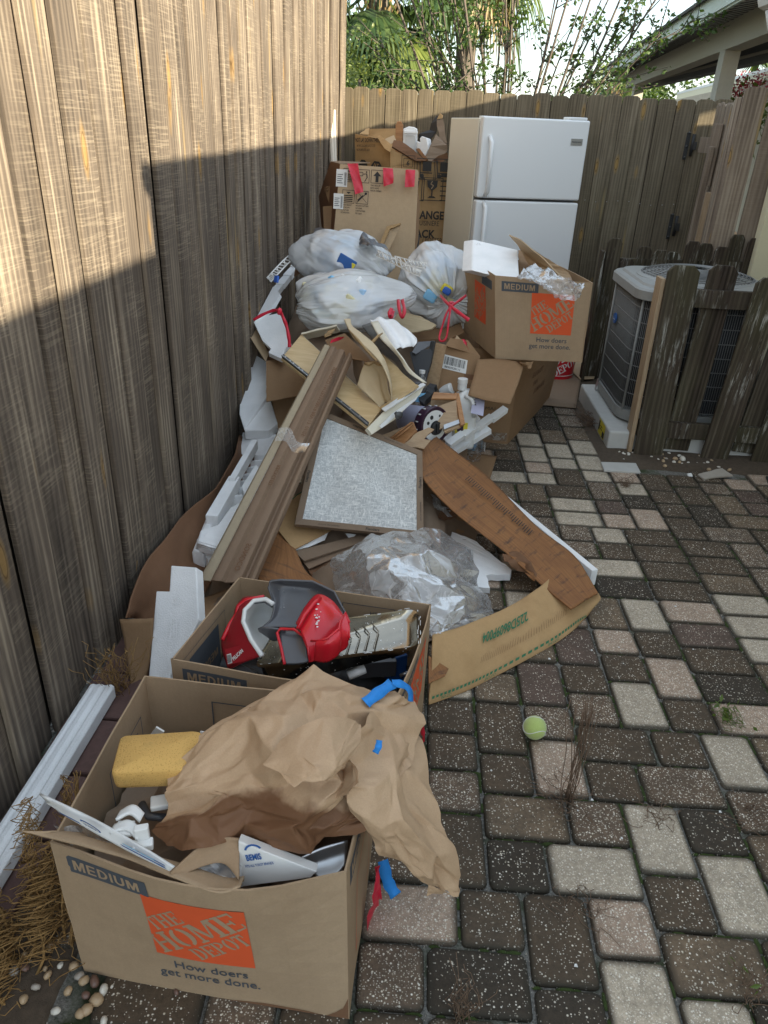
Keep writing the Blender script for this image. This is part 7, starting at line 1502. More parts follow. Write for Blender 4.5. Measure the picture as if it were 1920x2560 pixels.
o = patch('clear_film', [[(0.449,3.501,0.965),(0.522,3.673,0.985),(0.614,3.586,0.98),(0.688,3.371,0.965),(0.753,3.492,0.955)],[(0.461,3.511,0.955),(0.544,3.528,0.965),(0.618,3.476,0.96),(0.703,3.437,0.945),(0.732,3.398,0.945)],[(0.515,3.504,0.95),(0.565,3.454,0.935),(0.645,3.474,0.9),(0.693,3.441,0.9),(0.726,3.392,0.92)],[(0.565,3.524,0.94),(0.617,3.467,0.9),(0.663,3.452,0.875),(0.697,3.429,0.885),(0.716,3.421,0.905)]], M['film'], None, 44, 36, crum=folds(88, 12, .25, .02, .08)); tag(o, 'crumpled clear film hanging over the rim of the upper moving box', 'plastic film')
# bucket, bottles, jug, little drawer, trims, zigzag foam
PL = thing('paint_pail', (0.067,3.256,0.3), 'grey pail with dark purple lid lying on its side', 'pail')
c1, c0 = V3((0.115,3.19,0.34)), V3((-0.045,3.119,0.38)); ax = Vector((.60, -.72, .16)).normalized(); c0 = c1-ax*.20
lathe('pail_body', c0, ax, [(.0001,0),(.070,0),(.072,.005),(.078,.155)], M['lav'], PL, 32); lathe('lid', c0, ax, [(.078,.15),(.086,.152),(.088,.195),(.084,.203),(.080,.203),(.078,.198),(.0001,.198)], M['purple'], PL, 36)
x_, y_ = frame_of(ax); lf_ = Face(c0+ax*.1985, x_, y_); lf_.u, lf_.v, lf_.n = x_, y_, ax
poly_on('lid_disc', lf_, [circ(0, 0, .070, 32)], M['paper'], PL, .001); poly_on('swirl', lf_, [circ(.004, -.012, .034, 24), circ(-.018, .040, .010, 14), circ(-.040, .018, .008, 14), circ(.03, .04, .006, 12)], M['black'], PL, .002); lathe('lid_cap', c0+ax*.199+x_*.004-y_*.012, ax, [(.030,0),(.030,.012),(.026,.014),(.0001,.014)], M['black'], PL, 20); box('cap_bar', c0+ax*.214+x_*-.006-y_*.036, x_*.018, y_*.048, ax*.007, M['black'], PL)
for k in range(7): a = 1.2+k*.4; p = c0+ax*.17+(x_*math.cos(a)+y_*math.sin(a))*.0885; tube('lid_tab', [p-ax*.008, p+ax*.01], .003, M['white'], PL, 6)
def bottle(p, ax, label, s=1):
    T = thing('water_bottle', p, label, 'bottle', 'clear plastic water bottles'); p = V3(p); lathe('bottle_body', p, ax, [(.0001,0),(.026*s,.002),(.031*s,.012),(.031*s,.05),(.029*s,.07),(.031*s,.10),(.031*s,.13),(.022*s,.16),(.0125*s,.18),(.0125*s,.195)], M['film2'], T, 20); lathe('cap', p, ax, [(.0145*s,.188),(.0145*s,.202),(.0001,.203)], M['white'], T, 16); lathe('label', p, ax, [(.0318*s,.055),(.0318*s,.10)], M['sky_b'], T, 20)
bottle((0.039,3.388,0.33), (.02, .1, 1), 'clear water bottle with blue label standing behind the purple lidded pail'); bottle((0.409,3.716,0.035), (-.75, .35, .0), 'crushed clear water bottle lying on the pavers by the shipping box')
b2_ = V3((0.405,3.715,0.035)); tubes('bottle_base_ribs', [([b2_+Vector((.004, 0, 0)), b2_+Vector((.003, .026*math.cos(k*1.257), .026*math.sin(k*1.257)))], .0022) for k in range(5)], M['white'], bpy.data.objects['water_bottle.001'], 5)
JG = thing('white_jug', (0.264,3.449,0.28), 'white plastic jug with handle and yellow label in front of the shipping box', 'jug')
jc = V3((0.263,3.42,0.27)); jr = rsq(jc.x, jc.y, .055, .05, .022); ringbox('jug_body', jr, [(.96, .16), (1, .17), (1, .29), (1.0, .34), (.97, .385), (.86, .42), (.55, .435), (.35, .445)], M['white'], JG, True, True)
lathe('jug_neck', jc+Vector((-.025, 0, .205)), (0, 0, 1), [(.022,-.03),(.022,.0),(.024,.002),(.024,.022),(.0001,.024)], M['white'], JG, 20)
tube('handle', [jc+Vector((.04,-.052,.06)), jc+Vector((.042,-.066,.10)), jc+Vector((.02,-.064,.15)), jc+Vector((-.01,-.05,.16))], .011, M['white'], JG, 10); box('jug_label', jc+Vector((-.045,-.0515,-.03)), (.06, 0, 0), (0, .001, 0), (0, 0, .055), M['yellow'], JG, 0); box('label_patch', jc+Vector((-.035,-.053,-.02)), (.03, 0, 0), (0, .001, 0), (0, 0, .035), M['purple'], JG, 0)
o = lathe('round_white_lid', (0.174,3.536,0.4), (.6, -.3, .4), [(.028,-.03),(.028,.025),(.024,.028),(.0001,.028)], M['white'], None, 24); tag(o, 'round white plastic cap lying behind the small wooden drawer', 'cap')
SD = thing('small_wooden_crate', (0.18,3.383,0.32), 'small pale oak drawer with steel runner beside the pail', 'drawer')
slab('drawer_side', [(0.097,3.249,0.401),(0.207,3.279,0.439),(0.236,3.21,0.371),(0.134,3.175,0.329)], .010, M['oak'], SD, bev=.001); slab('steel_runner', [(0.153,3.172,0.353),(0.233,3.203,0.377),(0.237,3.186,0.366),(0.155,3.152,0.339)], .008, M['steel'], SD)
slab('drawer_front', [(0.199,3.314,0.462),(0.22,3.318,0.458),(0.25,3.175,0.362),(0.23,3.159,0.359)], .015, M['pinew'], SD, bev=.001); slab('back_edge', [(0.102,3.31,0.46),(0.215,3.304,0.46),(0.204,3.274,0.445),(0.091,3.273,0.44)], .010, M['pinew'], SD, bev=.001)
slab('drawer_inside', [(0.092,3.334,0.42),(0.206,3.295,0.44),(0.206,3.288,0.43),(0.091,3.302,0.38)], .006, M['oak'], SD); slab('lower_edge', [(0.152,3.168,0.335),(0.238,3.198,0.36),(0.227,3.17,0.35),(0.159,3.143,0.33)], .01, M['oak'], SD)
tslab('wood_moulding', [(-0.091,2.987,0.343),(0.005,3.07,0.399),(0.015,3.064,0.4),(0.031,3.003,0.385),(-0.027,2.928,0.344),(-0.064,2.96,0.343)], .018, M['pinew'], 'varnished orange brown wood moulding leaning against the pail', 'moulding', bev=.003)
for k, mb in enumerate([[(-0.084,2.962,0.352),(0.005,3.037,0.406)],[(-0.071,2.946,0.352),(0.011,3.013,0.406)]]): o = tube('moulding_bead', mb, .004, M['pinew'], None, 6); tag(o, ['upper', 'lower'][k]+' rounded bead along the varnished wood moulding', 'moulding')
tslab('broken_wood', [(-0.024,2.922,0.346),(0.036,2.972,0.389),(0.082,2.995,0.404),(0.106,2.993,0.397),(0.08,2.973,0.38),(0.064,2.955,0.364),(0.095,2.958,0.361),(0.066,2.927,0.331),(0.014,2.922,0.338)], .02, M['oak'], 'pale splintered end of a broken board before the pail', 'wood', rough=.003, seg=.02)
tslab('pale_wood_board', [(-0.136,3.013,0.34),(-0.026,3.083,0.368),(-0.032,3.068,0.362),(-0.083,3.009,0.339),(-0.108,2.988,0.331)], .012, M['oak'], 'pale wooden panel lying between the drawer front and the air filter', 'board')
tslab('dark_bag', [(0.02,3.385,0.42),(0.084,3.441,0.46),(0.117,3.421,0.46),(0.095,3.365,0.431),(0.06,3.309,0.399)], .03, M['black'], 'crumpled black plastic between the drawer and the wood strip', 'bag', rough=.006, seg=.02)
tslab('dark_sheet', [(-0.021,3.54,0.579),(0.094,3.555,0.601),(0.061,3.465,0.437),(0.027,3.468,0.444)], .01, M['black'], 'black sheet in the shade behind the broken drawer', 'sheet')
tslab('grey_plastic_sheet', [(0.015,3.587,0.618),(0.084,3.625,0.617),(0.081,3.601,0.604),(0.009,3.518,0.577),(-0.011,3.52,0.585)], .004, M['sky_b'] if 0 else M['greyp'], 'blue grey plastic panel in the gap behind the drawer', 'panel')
o = patch('ribbed_white_sheet', [[(-0.215,3.465,0.74),(-0.152,3.521,0.74),(-0.055,3.467,0.72),(0.004,3.335,0.7)],[(-0.174,3.419,0.725),(-0.118,3.393,0.725),(-0.033,3.36,0.71),(0.01,3.326,0.69)],[(-0.135,3.286,0.705),(-0.093,3.259,0.705),(-0.039,3.259,0.69),(0.007,3.307,0.68)],[(-0.096,3.147,0.69),(-0.071,3.172,0.69),(-0.038,3.243,0.68),(-0.003,3.283,0.675)]], M['foam'], None, 40, 24, t=.003, crum=lambda p: .006*math.sin(p.x*90+p.y*30)); tag(o, 'ribbed white plastic sheet fanning out behind the broken drawer', 'plastic sheet')
ZF = thing('zigzag_foam', (0.33,3.449,0.2), 'stepped white foam packing strip sticking up in front of the shipping box', 'foam packing')
zA, zB = V3((0.186,3.265,0.215)), V3((0.457,3.545,0.33))
for k in range(4):
    p, q = lerp(zA, zB, k/4), lerp(zA, zB, (k+1)/4+.02); o_ = Vector((.004*k, 0, -.007*k+.012)); bevel(extr('foam_step', p+o_, q+o_, [(-.020,-.030),(.016,-.030),(.016,.0),(-.020,.0)], (0, -.45, 1), M['foam'], ZF, 1), .002)
extr('foam_back', (0.214,3.338,0.17), (0.388,3.449,0.25), [(-.03,-.03),(.02,-.03),(.02,.0),(-.03,.0)], (0, -.3, 1), M['foam'], ZF, 1)
slab('foam_wing', [(0.166,3.385,0.203),(0.227,3.431,0.243),(0.323,3.491,0.302),(0.342,3.458,0.292),(0.265,3.395,0.238),(0.19,3.35,0.193)], .01, M['foam'], ZF)
o = ringbox('clear_tub', rsq(V3((0.32,3.582,0.18)).x, V3((0.32,3.582,0.18)).y, .06, .05, .015), [(.9, .02), (1, .17), (1.04, .175)], M['film2'], None, False, True); tag(o, 'translucent plastic tub behind the stepped foam strip', 'tub')
# ---------------------------------------------------------------- white bin bags
def bagmesh(T, c, ax_, ay_, az_, tie, seed, mat, nu=220, nv=110, amp=.12, taper=0):
    """tied bag: smooth lumpy body, long tension wrinkles running out of the tie"""
    c = V3(c); tie = V3(tie).normalized(); x, y = frame_of(tie); V = []; F = []; S = Matrix((ax_, ay_, az_)).transposed()
    rid = lambda v, s: 1-2*abs(noise.noise(v+Vector((s, seed, 0))))*2.2
    for i in range(nv+1):
        th = math.pi*i/nv
        for k in range(nu):
            a = 2*math.pi*k/nu; ca, sa = math.cos(a), math.sin(a); d = tie*math.cos(th)+(x*ca+y*sa)*math.sin(th)
            lump = 1+amp*1.2*noise.noise(d*1.6+Vector((seed, 0, 0)))+amp*.35*abs(noise.noise(d*3.3+Vector((0, seed, 0))))
            g = min(1, th*2.5)*math.exp(-(th/1.9)**2); wv = Vector((ca*3.2, sa*3.2, th*.55)); w2 = Vector((ca*8, sa*8, th*.8)); w3 = Vector((ca*17, sa*17, th*1.2))
            pl = g*(.050*rid(wv, 1)+.010*rid(w2, 5))+math.exp(-(th/.9)**2)*min(1, th*4)*.030*rid(w3, 9)+.030*rid(d*1.9, 3)
            p = d*(lump+pl)*(1-.22*math.exp(-(th/.45)**2)+math.exp(-((math.pi-th)/.5)**2)*taper); V.append(c+S@p)
    for i in range(nv):
        for k in range(nu): F.append((i*nu+k, (i+1)*nu+k, (i+1)*nu+(k+1) % nu, i*nu+(k+1) % nu))
    return mk('bag_skin', V, F, mat, T, smooth=True)
def inside(T, c, sz, mats, n, seed):
    r = random.Random(seed); c = V3(c)
    for k in range(n):
        p = c+Vector((r.uniform(-1, 1)*sz[0], r.uniform(-1, 1)*sz[1], r.uniform(-1, 1)*sz[2])); Mx = Matrix.Rotation(r.uniform(0, 3), 3, 'Z')@Matrix.Rotation(r.uniform(-.9, .9), 3, 'X'); cbox('content', p, (r.uniform(.06, .16), r.uniform(.04, .12), r.uniform(.02, .09)), M[mats[k % len(mats)]], T, bev=.008, M=Mx)
def fill(T, c, ax_, ay_, az_, n, seed, mats, rr=.74):
    """light packaging pressed against the inside of the bag"""
    r = random.Random(seed); S = Matrix((ax_, ay_, az_)).transposed(); c = V3(c)
    for k in range(n):
        z = 1-2*(k+.5)/n; a = k*2.4; d = Vector((math.sqrt(1-z*z)*math.cos(a), math.sqrt(1-z*z)*math.sin(a), z)); p = c+S@(d*r.uniform(rr-.12, rr)); nrm = (S@d).normalized()
        Mx = nrm.to_track_quat('Z', 'Y').to_matrix()@Matrix.Rotation(r.uniform(0, 3), 3, 'Z')@Matrix.Rotation(r.uniform(-.25, .25), 3, 'X'); cbox('content', p, (r.uniform(.06, .13), r.uniform(.04, .10), r.uniform(.02, .04)), M[mats[r.randrange(len(mats))]], T, bev=.008, M=Mx)
FM_ = ('pwhite', 'pwhite', 'pblue', 'pwhite', 'paper', 'fringe', 'pwhite', 'pblue', 'sky_b', 'pwhite')
G1 = thing('rubbish_bag', (-0.456,4.439,0.6), 'front white bin bag with red drawstring at its left end', 'rubbish bag', 'white rubbish bags')
k1 = V3((-0.376,3.81,0.75)); print('bag1', k1)
bagmesh(G1, k1, (.27, .03, -.02), (.02, .20, .03), (.02, .0, .135), (-1, -.25, -.25), 3, M['bag'], amp=.12, taper=.42)
0 and patch('bag_corner', [[(-0.251,4.251,0.85),(-0.174,4.055,0.84),(-0.097,4.046,0.8),(-0.06,4.151,0.77)],[(-0.232,3.812,0.83),(-0.159,3.78,0.82),(-0.103,3.922,0.79),(-0.063,4.109,0.765)],[(-0.249,3.67,0.75),(-0.186,3.78,0.74),(-0.123,3.944,0.75),(-0.067,4.101,0.76)]], M['bag'], G1, 30, 26, crum=folds(6, 8, .12, .03, .15))
fill(G1, k1, (.27, .03, -.02), (.02, .20, .03), (.02, .0, .135), 60, 5, FM_)
for k, (p, m_) in enumerate((((-0.561,3.515,0.72),'teal'),((-0.234,3.866,0.8),'blue_ink'),((-0.331,3.593,0.8),'sky_b'),((-0.478,3.545,0.83),'fringe'))): cbox('content', lerp(V3(p), k1, .55)-Vector((0,0,.02)), (.09, .06, .03), M[m_], G1, .4*k, .005)
ribbon('drawstring', [(-0.738,3.346,0.74),(-0.688,3.344,0.77),(-0.64,3.337,0.79),(-0.603,3.283,0.8)], .013, M['redtape'], G1, (0, -1, .3)); ribbon('drawstring', [(-0.62,3.345,0.8),(-0.585,3.237,0.79),(-0.566,3.226,0.75),(-0.555,3.217,0.7),(-0.552,3.214,0.66)], .015, M['redtape'], G1, (0, -1, .1))
cbox('drawstring_knot', (-0.604,3.275,0.8), (.022, .02, .03), M['redtape'], G1, .4, .008)
G2 = thing('rubbish_bag', (-0.477,5.429,0.7), 'rear thin white bin bag with a blue carton showing through', 'rubbish bag', 'white rubbish bags')
k2 = V3((-0.428,4.31,0.86)); bagmesh(G2, k2, (.27, .02, -.04), (.0, .22, .0), (.03, .0, .165), (1, -.2, -.6), 11, M['bag2'], amp=.14)
fill(G2, k2, (.27, .02, -.04), (.0, .22, .0), (.03, .0, .165), 60, 15, FM_)
cbox('content', lerp(V3((-0.336,3.723,0.93)), k2, .60), (.10, .02, .075), M['blue_ink'], G2, bev=.004, M=Matrix.Rotation(.2, 3, 'Z')@Matrix.Rotation(.5, 3, 'Y')); cbox('content', lerp(V3((-0.285,3.739,0.93)), k2, .60), (.06, .02, .03), M['yellow'], G2, bev=.003, M=Matrix.Rotation(.5, 3, 'Y')); cbox('content', lerp(V3((-0.467,3.954,0.95)), k2, .60), (.022, .022, .02), M['blue'], G2, .3, .006)
G3 = thing('rubbish_bag', (0.146,5.098,0.6), 'round white bin bag tied with a red bow against the upper moving box', 'rubbish bag', 'white rubbish bags')
k3 = V3((0.115,4.214,0.78)); bagmesh(G3, k3, (.215, .0, .0), (.0, .20, .02), (-.02, .03, .205), (.35, -1, -.35), 21, M['bag'], amp=.12)
fill(G3, k3, (.215, .0, .0), (.0, .20, .02), (-.02, .03, .205), 64, 25, FM_)
for p, m_, s in (((0.062,3.892,0.8),'yellow',.09),((0.191,3.791,0.81),'yellow',.06),((0.19,3.668,0.815),'blue',.045),((-0.033,3.998,0.82),'sky_b',.10),((0.016,3.829,0.72),'sky_b',.07)): cbox('content', lerp(V3(p), k3, .53), (s, .03, s*.8), M[m_], G3, .2, .01, M=Matrix.Rotation(.5, 3, 'Y'))
tk = V3((0.154,3.432,0.83))
def loop(T, pts, w_=.013): ribbon('drawstring', pts, w_, M['redtape'], T, (0, -1, .1))
loop(G3, [(0.103,3.512,0.86),(0.123,3.391,0.86),(0.149,3.327,0.85)]); loop(G3, [(0.227,3.544,0.86),(0.193,3.426,0.86),(0.149,3.327,0.85)], .012); loop(G3, [(0.149,3.327,0.85),(0.179,3.268,0.84),(0.226,3.214,0.82)], .016)
loop(G3, [(0.149,3.327,0.85),(0.131,3.308,0.82),(0.115,3.297,0.76),(0.107,3.277,0.72),(0.12,3.263,0.71),(0.138,3.265,0.73),(0.143,3.283,0.8),(0.148,3.31,0.85)], .009); cbox('drawstring_knot', tk+Vector((0, -.02, .01)), (.025, .02, .03), M['redtape'], G3, .4, .006)
loop(G3, [(-0.087,3.635,0.8),(-0.075,3.62,0.76),(-0.063,3.583,0.74),(-0.062,3.621,0.77),(-0.077,3.676,0.8)], .012) if False else None
o = ribbon('red_drawstring', [(-0.094,3.671,0.8),(-0.082,3.592,0.76),(-0.066,3.557,0.74),(-0.059,3.577,0.77),(-0.075,3.676,0.8)], .016, M['redtape'], None, (0, -1, .1)); tag(o, 'red drawstring loop hanging between the two front bags', 'drawstring')
o = ribbon('red_drawstring', [(-0.12,3.607,0.77),(-0.128,3.566,0.75),(-0.12,3.553,0.74),(-0.115,3.602,0.76)], .020, M['redtape'], None, (0, -1, .1)); tag(o, 'short red drawstring end under the tip of the front bag', 'drawstring')
# hardboard under bag 3
tslab('chipboard_sheet', [(-0.172,4.058,0.629),(-0.124,4.068,0.661),(0.019,3.971,0.658),(0.105,3.887,0.636),(0.085,3.875,0.617),(-0.035,3.907,0.579)], .008, M['hardb'], 'pale hardboard sheet with torn dark edge under the right bag', 'board', rough=.002, seg=.02)
tslab('cardboard_sheet', [(-0.019,4.037,0.55),(0.245,4.198,0.597),(0.262,4.015,0.575),(0.196,3.937,0.559),(0.005,3.931,0.539)], .02, M['card_m'], 'brown cardboard in the shade below the right bag', 'cardboard', rough=.003, seg=.03)
# white plastic trims
TR1 = thing('white_plastic_trim', (-0.8,4.662,0.8), 'curved perforated white plastic trim between the fence and the rear bag', 'plastic trim')
def trim(T, P, w_, n, up=(0, 0, 1)):
    P = [V3(p) for p in P]; V3u = V3(up); 
    V = []; F = []; N_ = n*2
    def at(t): p = crl(P, t); d = (crl(P, min(1, t+.01))-crl(P, max(0, t-.01))).normalized(); s = d.cross(CAM-p).normalized(); return p, s
    for e, (a, b) in enumerate(((-.5, -.32), (.30, .5))):
        V = []; F = []
        for i in range(41):
            p, s = at(i/40); V += [p+s*w_*a, p+s*w_*b]
        F = [(2*i, 2*i+1, 2*i+3, 2*i+2) for i in range(40)]; o = mk('rail', V, F, M['white'], T); m = o.modifiers.new('th', 'SOLIDIFY'); m.thickness = .003
    L_ = []
    for k in range(n):
        p0, s0 = at((k+.1)/n); p1, s1 = at((k+.9)/n); L_.append(([p0+s0*w_*-.34, p1+s1*w_*.32], .0035)); L_.append(([p1+s1*w_*-.34, p0+s0*w_*.32], .0035)) if k % 3 == 0 else None
    o = tubes('web_bars', L_, M['white'], T, 4)
trim(TR1, [(-0.811,4.101,0.78),(-0.774,4.123,0.82),(-0.714,4.228,0.88),(-0.616,4.369,0.95)], .035, 17)
TR2 = thing('white_plastic_trim', (-0.12,3.952,0.9), 'straight perforated white plastic trim lying across the bags', 'plastic trim')
trim(TR2, [(-0.213,3.812,0.99),(-0.122,3.658,0.98),(-0.033,3.518,0.965),(0.008,3.495,0.955)], .030, 12)
trim(TR2, [(-0.124,3.697,0.985),(-0.035,3.614,0.98),(0.032,3.598,0.975)], .028, 8)
WF = thing('stepped_white_foam', (-0.839,4.578,0.6), 'stepped white foam edge piece beside the fence at the left of the bags', 'foam edge')
for q4 in [[(-0.758,4.868,0.8),(-0.715,4.816,0.8),(-0.733,4.635,0.77),(-0.784,4.649,0.77)],[(-0.779,4.711,0.77),(-0.737,4.663,0.77),(-0.755,4.501,0.74),(-0.805,4.514,0.74)],[(-0.8,4.57,0.74),(-0.759,4.527,0.74),(-0.778,4.38,0.71),(-0.827,4.392,0.71)],[(-0.822,4.444,0.71),(-0.782,4.404,0.71),(-0.801,4.271,0.68),(-0.848,4.281,0.68)],[(-0.844,4.33,0.68),(-0.805,4.293,0.68),(-0.824,4.17,0.65),(-0.871,4.18,0.65)]]: slab('foam_step', q4, .03, M['foam'], WF)
slab('foam_sheet', [(-0.815,4.243,0.72),(-0.751,4.099,0.709),(-0.772,3.969,0.66),(-0.819,3.927,0.625),(-0.856,3.894,0.596)], .02, M['foam'], WF)
tslab('blue_clip', [(-0.771,4.056,0.811),(-0.75,4.037,0.819),(-0.748,3.998,0.793),(-0.77,4.022,0.788)], .012, M['blue'], 'small blue plastic clip at the left end of the curved white trim', 'clip')
tslab('dark_roofing_sheet', [(-0.622,4.543,1),(-0.589,4.541,1.011),(-0.387,4.374,0.988),(-0.335,4.297,0.962),(-0.566,4.369,0.92),(-0.624,4.456,0.949)], .006, M['greyp'], 'olive grey sheet sticking out behind the rear bag', 'sheet')
o = patch('grey_cloth', [[(-0.332,4.195,1),(-0.305,4.226,1.03),(-0.266,4.238,1.01),(-0.198,4.206,0.97)],[(-0.324,4.162,0.97),(-0.278,4.103,0.99),(-0.225,4.121,0.97),(-0.16,4.112,0.95)]], M['greyp'], None, 20, 10, crum=folds(8, 8, .2, .03, .1)); tag(o, 'crumpled dark grey plastic behind the rear bag and the taped carton', 'plastic')
tslab('brown_cardboard_piece', [(-0.71,4.44,0.86),(-0.676,4.464,0.88),(-0.663,4.277,0.8),(-0.698,4.255,0.78)], .006, M['card_d'], 'narrow dark cardboard piece behind the left edge of the rear bag', 'cardboard')

# ---------------------------------------------------------------- rear boxes
TB_ = thing('taped_carton', (-.35, 5.2, .3), 'tall carton with handling symbols and three red tape strips', 'cardboard box')
tq = [V3((-0.557,4.95,0.89)), V3((-0.053,4.95,0.768)), V3((-0.037,5.05,1.317)), V3((-0.53,5.05,1.326))]
print('taped', tq)
tp = [V3(q) for q in [(-0.557,4.968,0.912),(-0.555,4.92,0.649),(-0.156,4.922,0.618),(-0.036,4.96,0.816),(-0.039,5.047,1.302),(-0.049,5.049,1.315),(-0.529,5.043,1.326)]]; slab('front_panel', list(tp), .006, M['card_l'], TB_)
tF = Face(tp[0], tp[5]-tp[6], tp[6]-tp[0]); tF.v = (tF.v-tF.u*tF.v.dot(tF.u)).normalized(); wT, hT = tF.lu, tF.lv
tn_ = tF.u.cross(tF.v).normalized(); tF.n = tn_ if tn_.dot(CAM-tF.o) > 0 else -tn_; TH = .003
print('taped size', wT, hT)
def ico(F_, u, v, s, kind, T, mat, h=TH):
    P = outline(u, v, u+s, v+s, s*.035); q = lambda a, b: (u+a*s, v+b*s)
    if kind == 'up': P += [[q(.5, .9), q(.18, .55), q(.38, .55)], [q(.5, .9), q(.38, .55), q(.62, .55)], [q(.5, .9), q(.62, .55), q(.82, .55)], [q(.38, .1), q(.62, .1), q(.62, .56), q(.38, .56)]]
    if kind == 'glass': P += [[q(.25, .88), q(.75, .88), q(.72, .6), q(.5, .42), q(.28, .6)], [q(.47, .2), q(.53, .2), q(.53, .45), q(.47, .45)], [q(.3, .12), q(.7, .12), q(.6, .2), q(.4, .2)]]
    if kind == 'stack': P += [[q(.15, .12+.14*k), q(.85, .12+.14*k), q(.85, .19+.14*k), q(.15, .19+.14*k)] for k in range(4)]+[[q(.5, .7), q(.3, .85), q(.7, .85)]]
    if kind == 'lift': P += outline(u+.08*s, v+.5*s, u+.48*s, v+.8*s, .04*s)+[circ(u+.75*s, v+.82*s, .06*s, 10), [q(.72, .72), q(.8, .72), q(.86, .4), q(.78, .4)], [q(.5, .62), q(.74, .66), q(.74, .71), q(.5, .68)], [q(.78, .42), q(.84, .42), q(.66, .1), q(.6, .12)]]
    if kind == 'knife': P += [seg2(*q(.1, .1), *q(.9, .9), s*.05), seg2(*q(.15, .25), *q(.6, .65), s*.12), seg2(*q(.1, .9), *q(.9, .1), s*.03), circ(u+.78*s, v+.8*s, .1*s, 10)]
    if kind == 'truck': P += [[q(.3, .4), q(.75, .4), q(.75, .85), q(.3, .85)], seg2(*q(.15, .9), *q(.2, .15), s*.05), circ(u+.28*s, v+.18*s, .11*s, 12), [q(.2, .3), q(.8, .3), q(.8, .35), q(.2, .35)]]
    if kind == 'six': P += outline(u+.15*s, v+.2*s, u+.85*s, v+.8*s, s*.03)
    o = poly_on('handling_symbol', F_, P, mat, T, h)
    if kind == 'glass': poly_on('handling_symbol', F_, [seg2(*q(.5, .85), *q(.42, .72), s*.04), seg2(*q(.42, .72), *q(.56, .66), s*.04), seg2(*q(.56, .66), *q(.46, .52), s*.04)], M['card'], T, h+.001)
    if kind == 'six': text_on('box_lettering', '6', F_, u+.38*s, v+.32*s, s*.45, mat, T, .03, h=h+.001)
I = M['ink']; s_ = wT*.16; ut, vt = 0, hT
ico(tF, wT*.09, hT-.022-s_, s_, 'stack', TB_, I); ico(tF, wT*.27, hT-.022-s_, s_, 'lift', TB_, I); ico(tF, wT*.45, hT-.020-s_, s_, 'up', TB_, I)
ico(tF, wT*.09, hT-.145-s_, s_, 'stack', TB_, I); ico(tF, wT*.27, hT-.145-s_, s_, 'knife', TB_, I)
for k, tx_ in enumerate(('THIS SIDE UP', 'ESTE LADO', 'HACIA ARRIBA')): text_on('box_lettering', tx_, tF, wT*.45, hT-.037-s_-.015*k, .0125, I, TB_, .01, h=TH, wx=.85)
for k, tx_ in enumerate(('NO BOX CUTTERS', 'NO USAR', 'CORTADORES', 'DE CAJAS')): text_on('box_lettering', tx_, tF, wT*.27, hT-.160-s_-.015*k, .0120, I, TB_, .01, h=TH, wx=.8)
for k, tx_ in enumerate(('STACK HEIGHT', 'LIMITACION', 'DE ALTURA', 'DE APILADO')): text_on('box_lettering', tx_, tF, wT*.08, hT-.160-s_-.015*k, .0120, I, TB_, .01, h=TH, wx=.8)
for (u, v, w_, h_) in ((.0, hT-.13, .07, .10), (-.01, hT-.26, .062, .09)):
    rect_on('shipping_label', tF, u, v, u+w_, v+h_, M['paper'], TB_, TH+.0015, 2); poly_on('barcode', tF, [_r(u+w_*.72, v+h_*.1+k*h_*.05, u+w_*.92, v+h_*.125+k*h_*.05) for k in range(15)], I, TB_, TH+.0025); poly_on('label_print', tF, [_r(u+w_*.1, v+h_*(.2+.12*k), u+w_*(.5 if k % 2 else .6), v+h_*(.24+.12*k)) for k in range(5)], M['grey_ink'], TB_, TH+.0025)
slab('side_panel', [(-0.532,5.067,1.325),(-0.562,4.966,0.888),(-0.676,5.322,0.877),(-0.735,5.604,1.092),(-0.627,5.367,1.324)], .005, M['card_d'], TB_)
slab('top_flap', [(-0.531,5.06,1.328),(-0.631,5.4,1.325),(-0.577,5.5,1.326),(-0.361,5.3,1.333)], .005, M['card_g'], TB_)
slab('inner_panel', [(-0.655,5.298,1.155),(-0.571,5.253,1.227),(-0.573,5.191,1.082),(-0.607,5.209,1.055)], .005, M['card_m'], TB_); slab('inner_panel', [(-0.649,5.15,1.067),(-0.565,5.12,1.079),(-0.566,5.05,0.914),(-0.632,5.08,0.92)], .005, M['card_m'], TB_)
hc = [];
for p, q, q2 in [[(-0.653,5.28,1.169),(-0.628,5.27,1.178),(-0.65,5.28,1.152)],[(-0.647,5.28,1.152),(-0.622,5.27,1.161),(-0.644,5.28,1.135)],[(-0.641,5.28,1.135),(-0.617,5.27,1.144),(-0.638,5.28,1.118)],[(-0.635,5.28,1.118),(-0.612,5.27,1.127),(-0.632,5.28,1.101)],[(-0.629,5.28,1.101),(-0.606,5.27,1.111),(-0.626,5.28,1.084)],[(-0.623,5.28,1.085),(-0.601,5.27,1.094),(-0.62,5.28,1.067)],[(-0.617,5.28,1.068),(-0.595,5.27,1.077),(-0.614,5.28,1.05)]]: hc += [([p, q], .004), ([p, q2], .003)]
tubes('honeycomb_edge', hc, M['card_m'], TB_, 4)
slab('side_panel', [(-0.035,5.091,1.189),(-0.02,5.102,1.119),(-0.017,5.055,0.902),(-0.036,4.994,0.811),(-0.038,5.059,1.093)], .01, M['card_m'], TB_)
def tape(pts): o = patch('red_tape', pts, M['redtape'], TB_, 10, 14, crum=folds(9, 5, .12, .02, .08)); return o
tape([[(-0.48,5,1.334),(-0.414,5,1.335)],[(-0.458,4.98,1.276),(-0.398,4.98,1.267)],[(-0.436,4.97,1.21),(-0.381,4.97,1.219)],[(-0.424,4.96,1.163),(-0.374,4.96,1.179)]])
tape([[(-0.26,5,1.317),(-0.199,5,1.317)],[(-0.255,4.98,1.273),(-0.191,4.98,1.271)],[(-0.25,4.97,1.215),(-0.191,4.97,1.236)]])
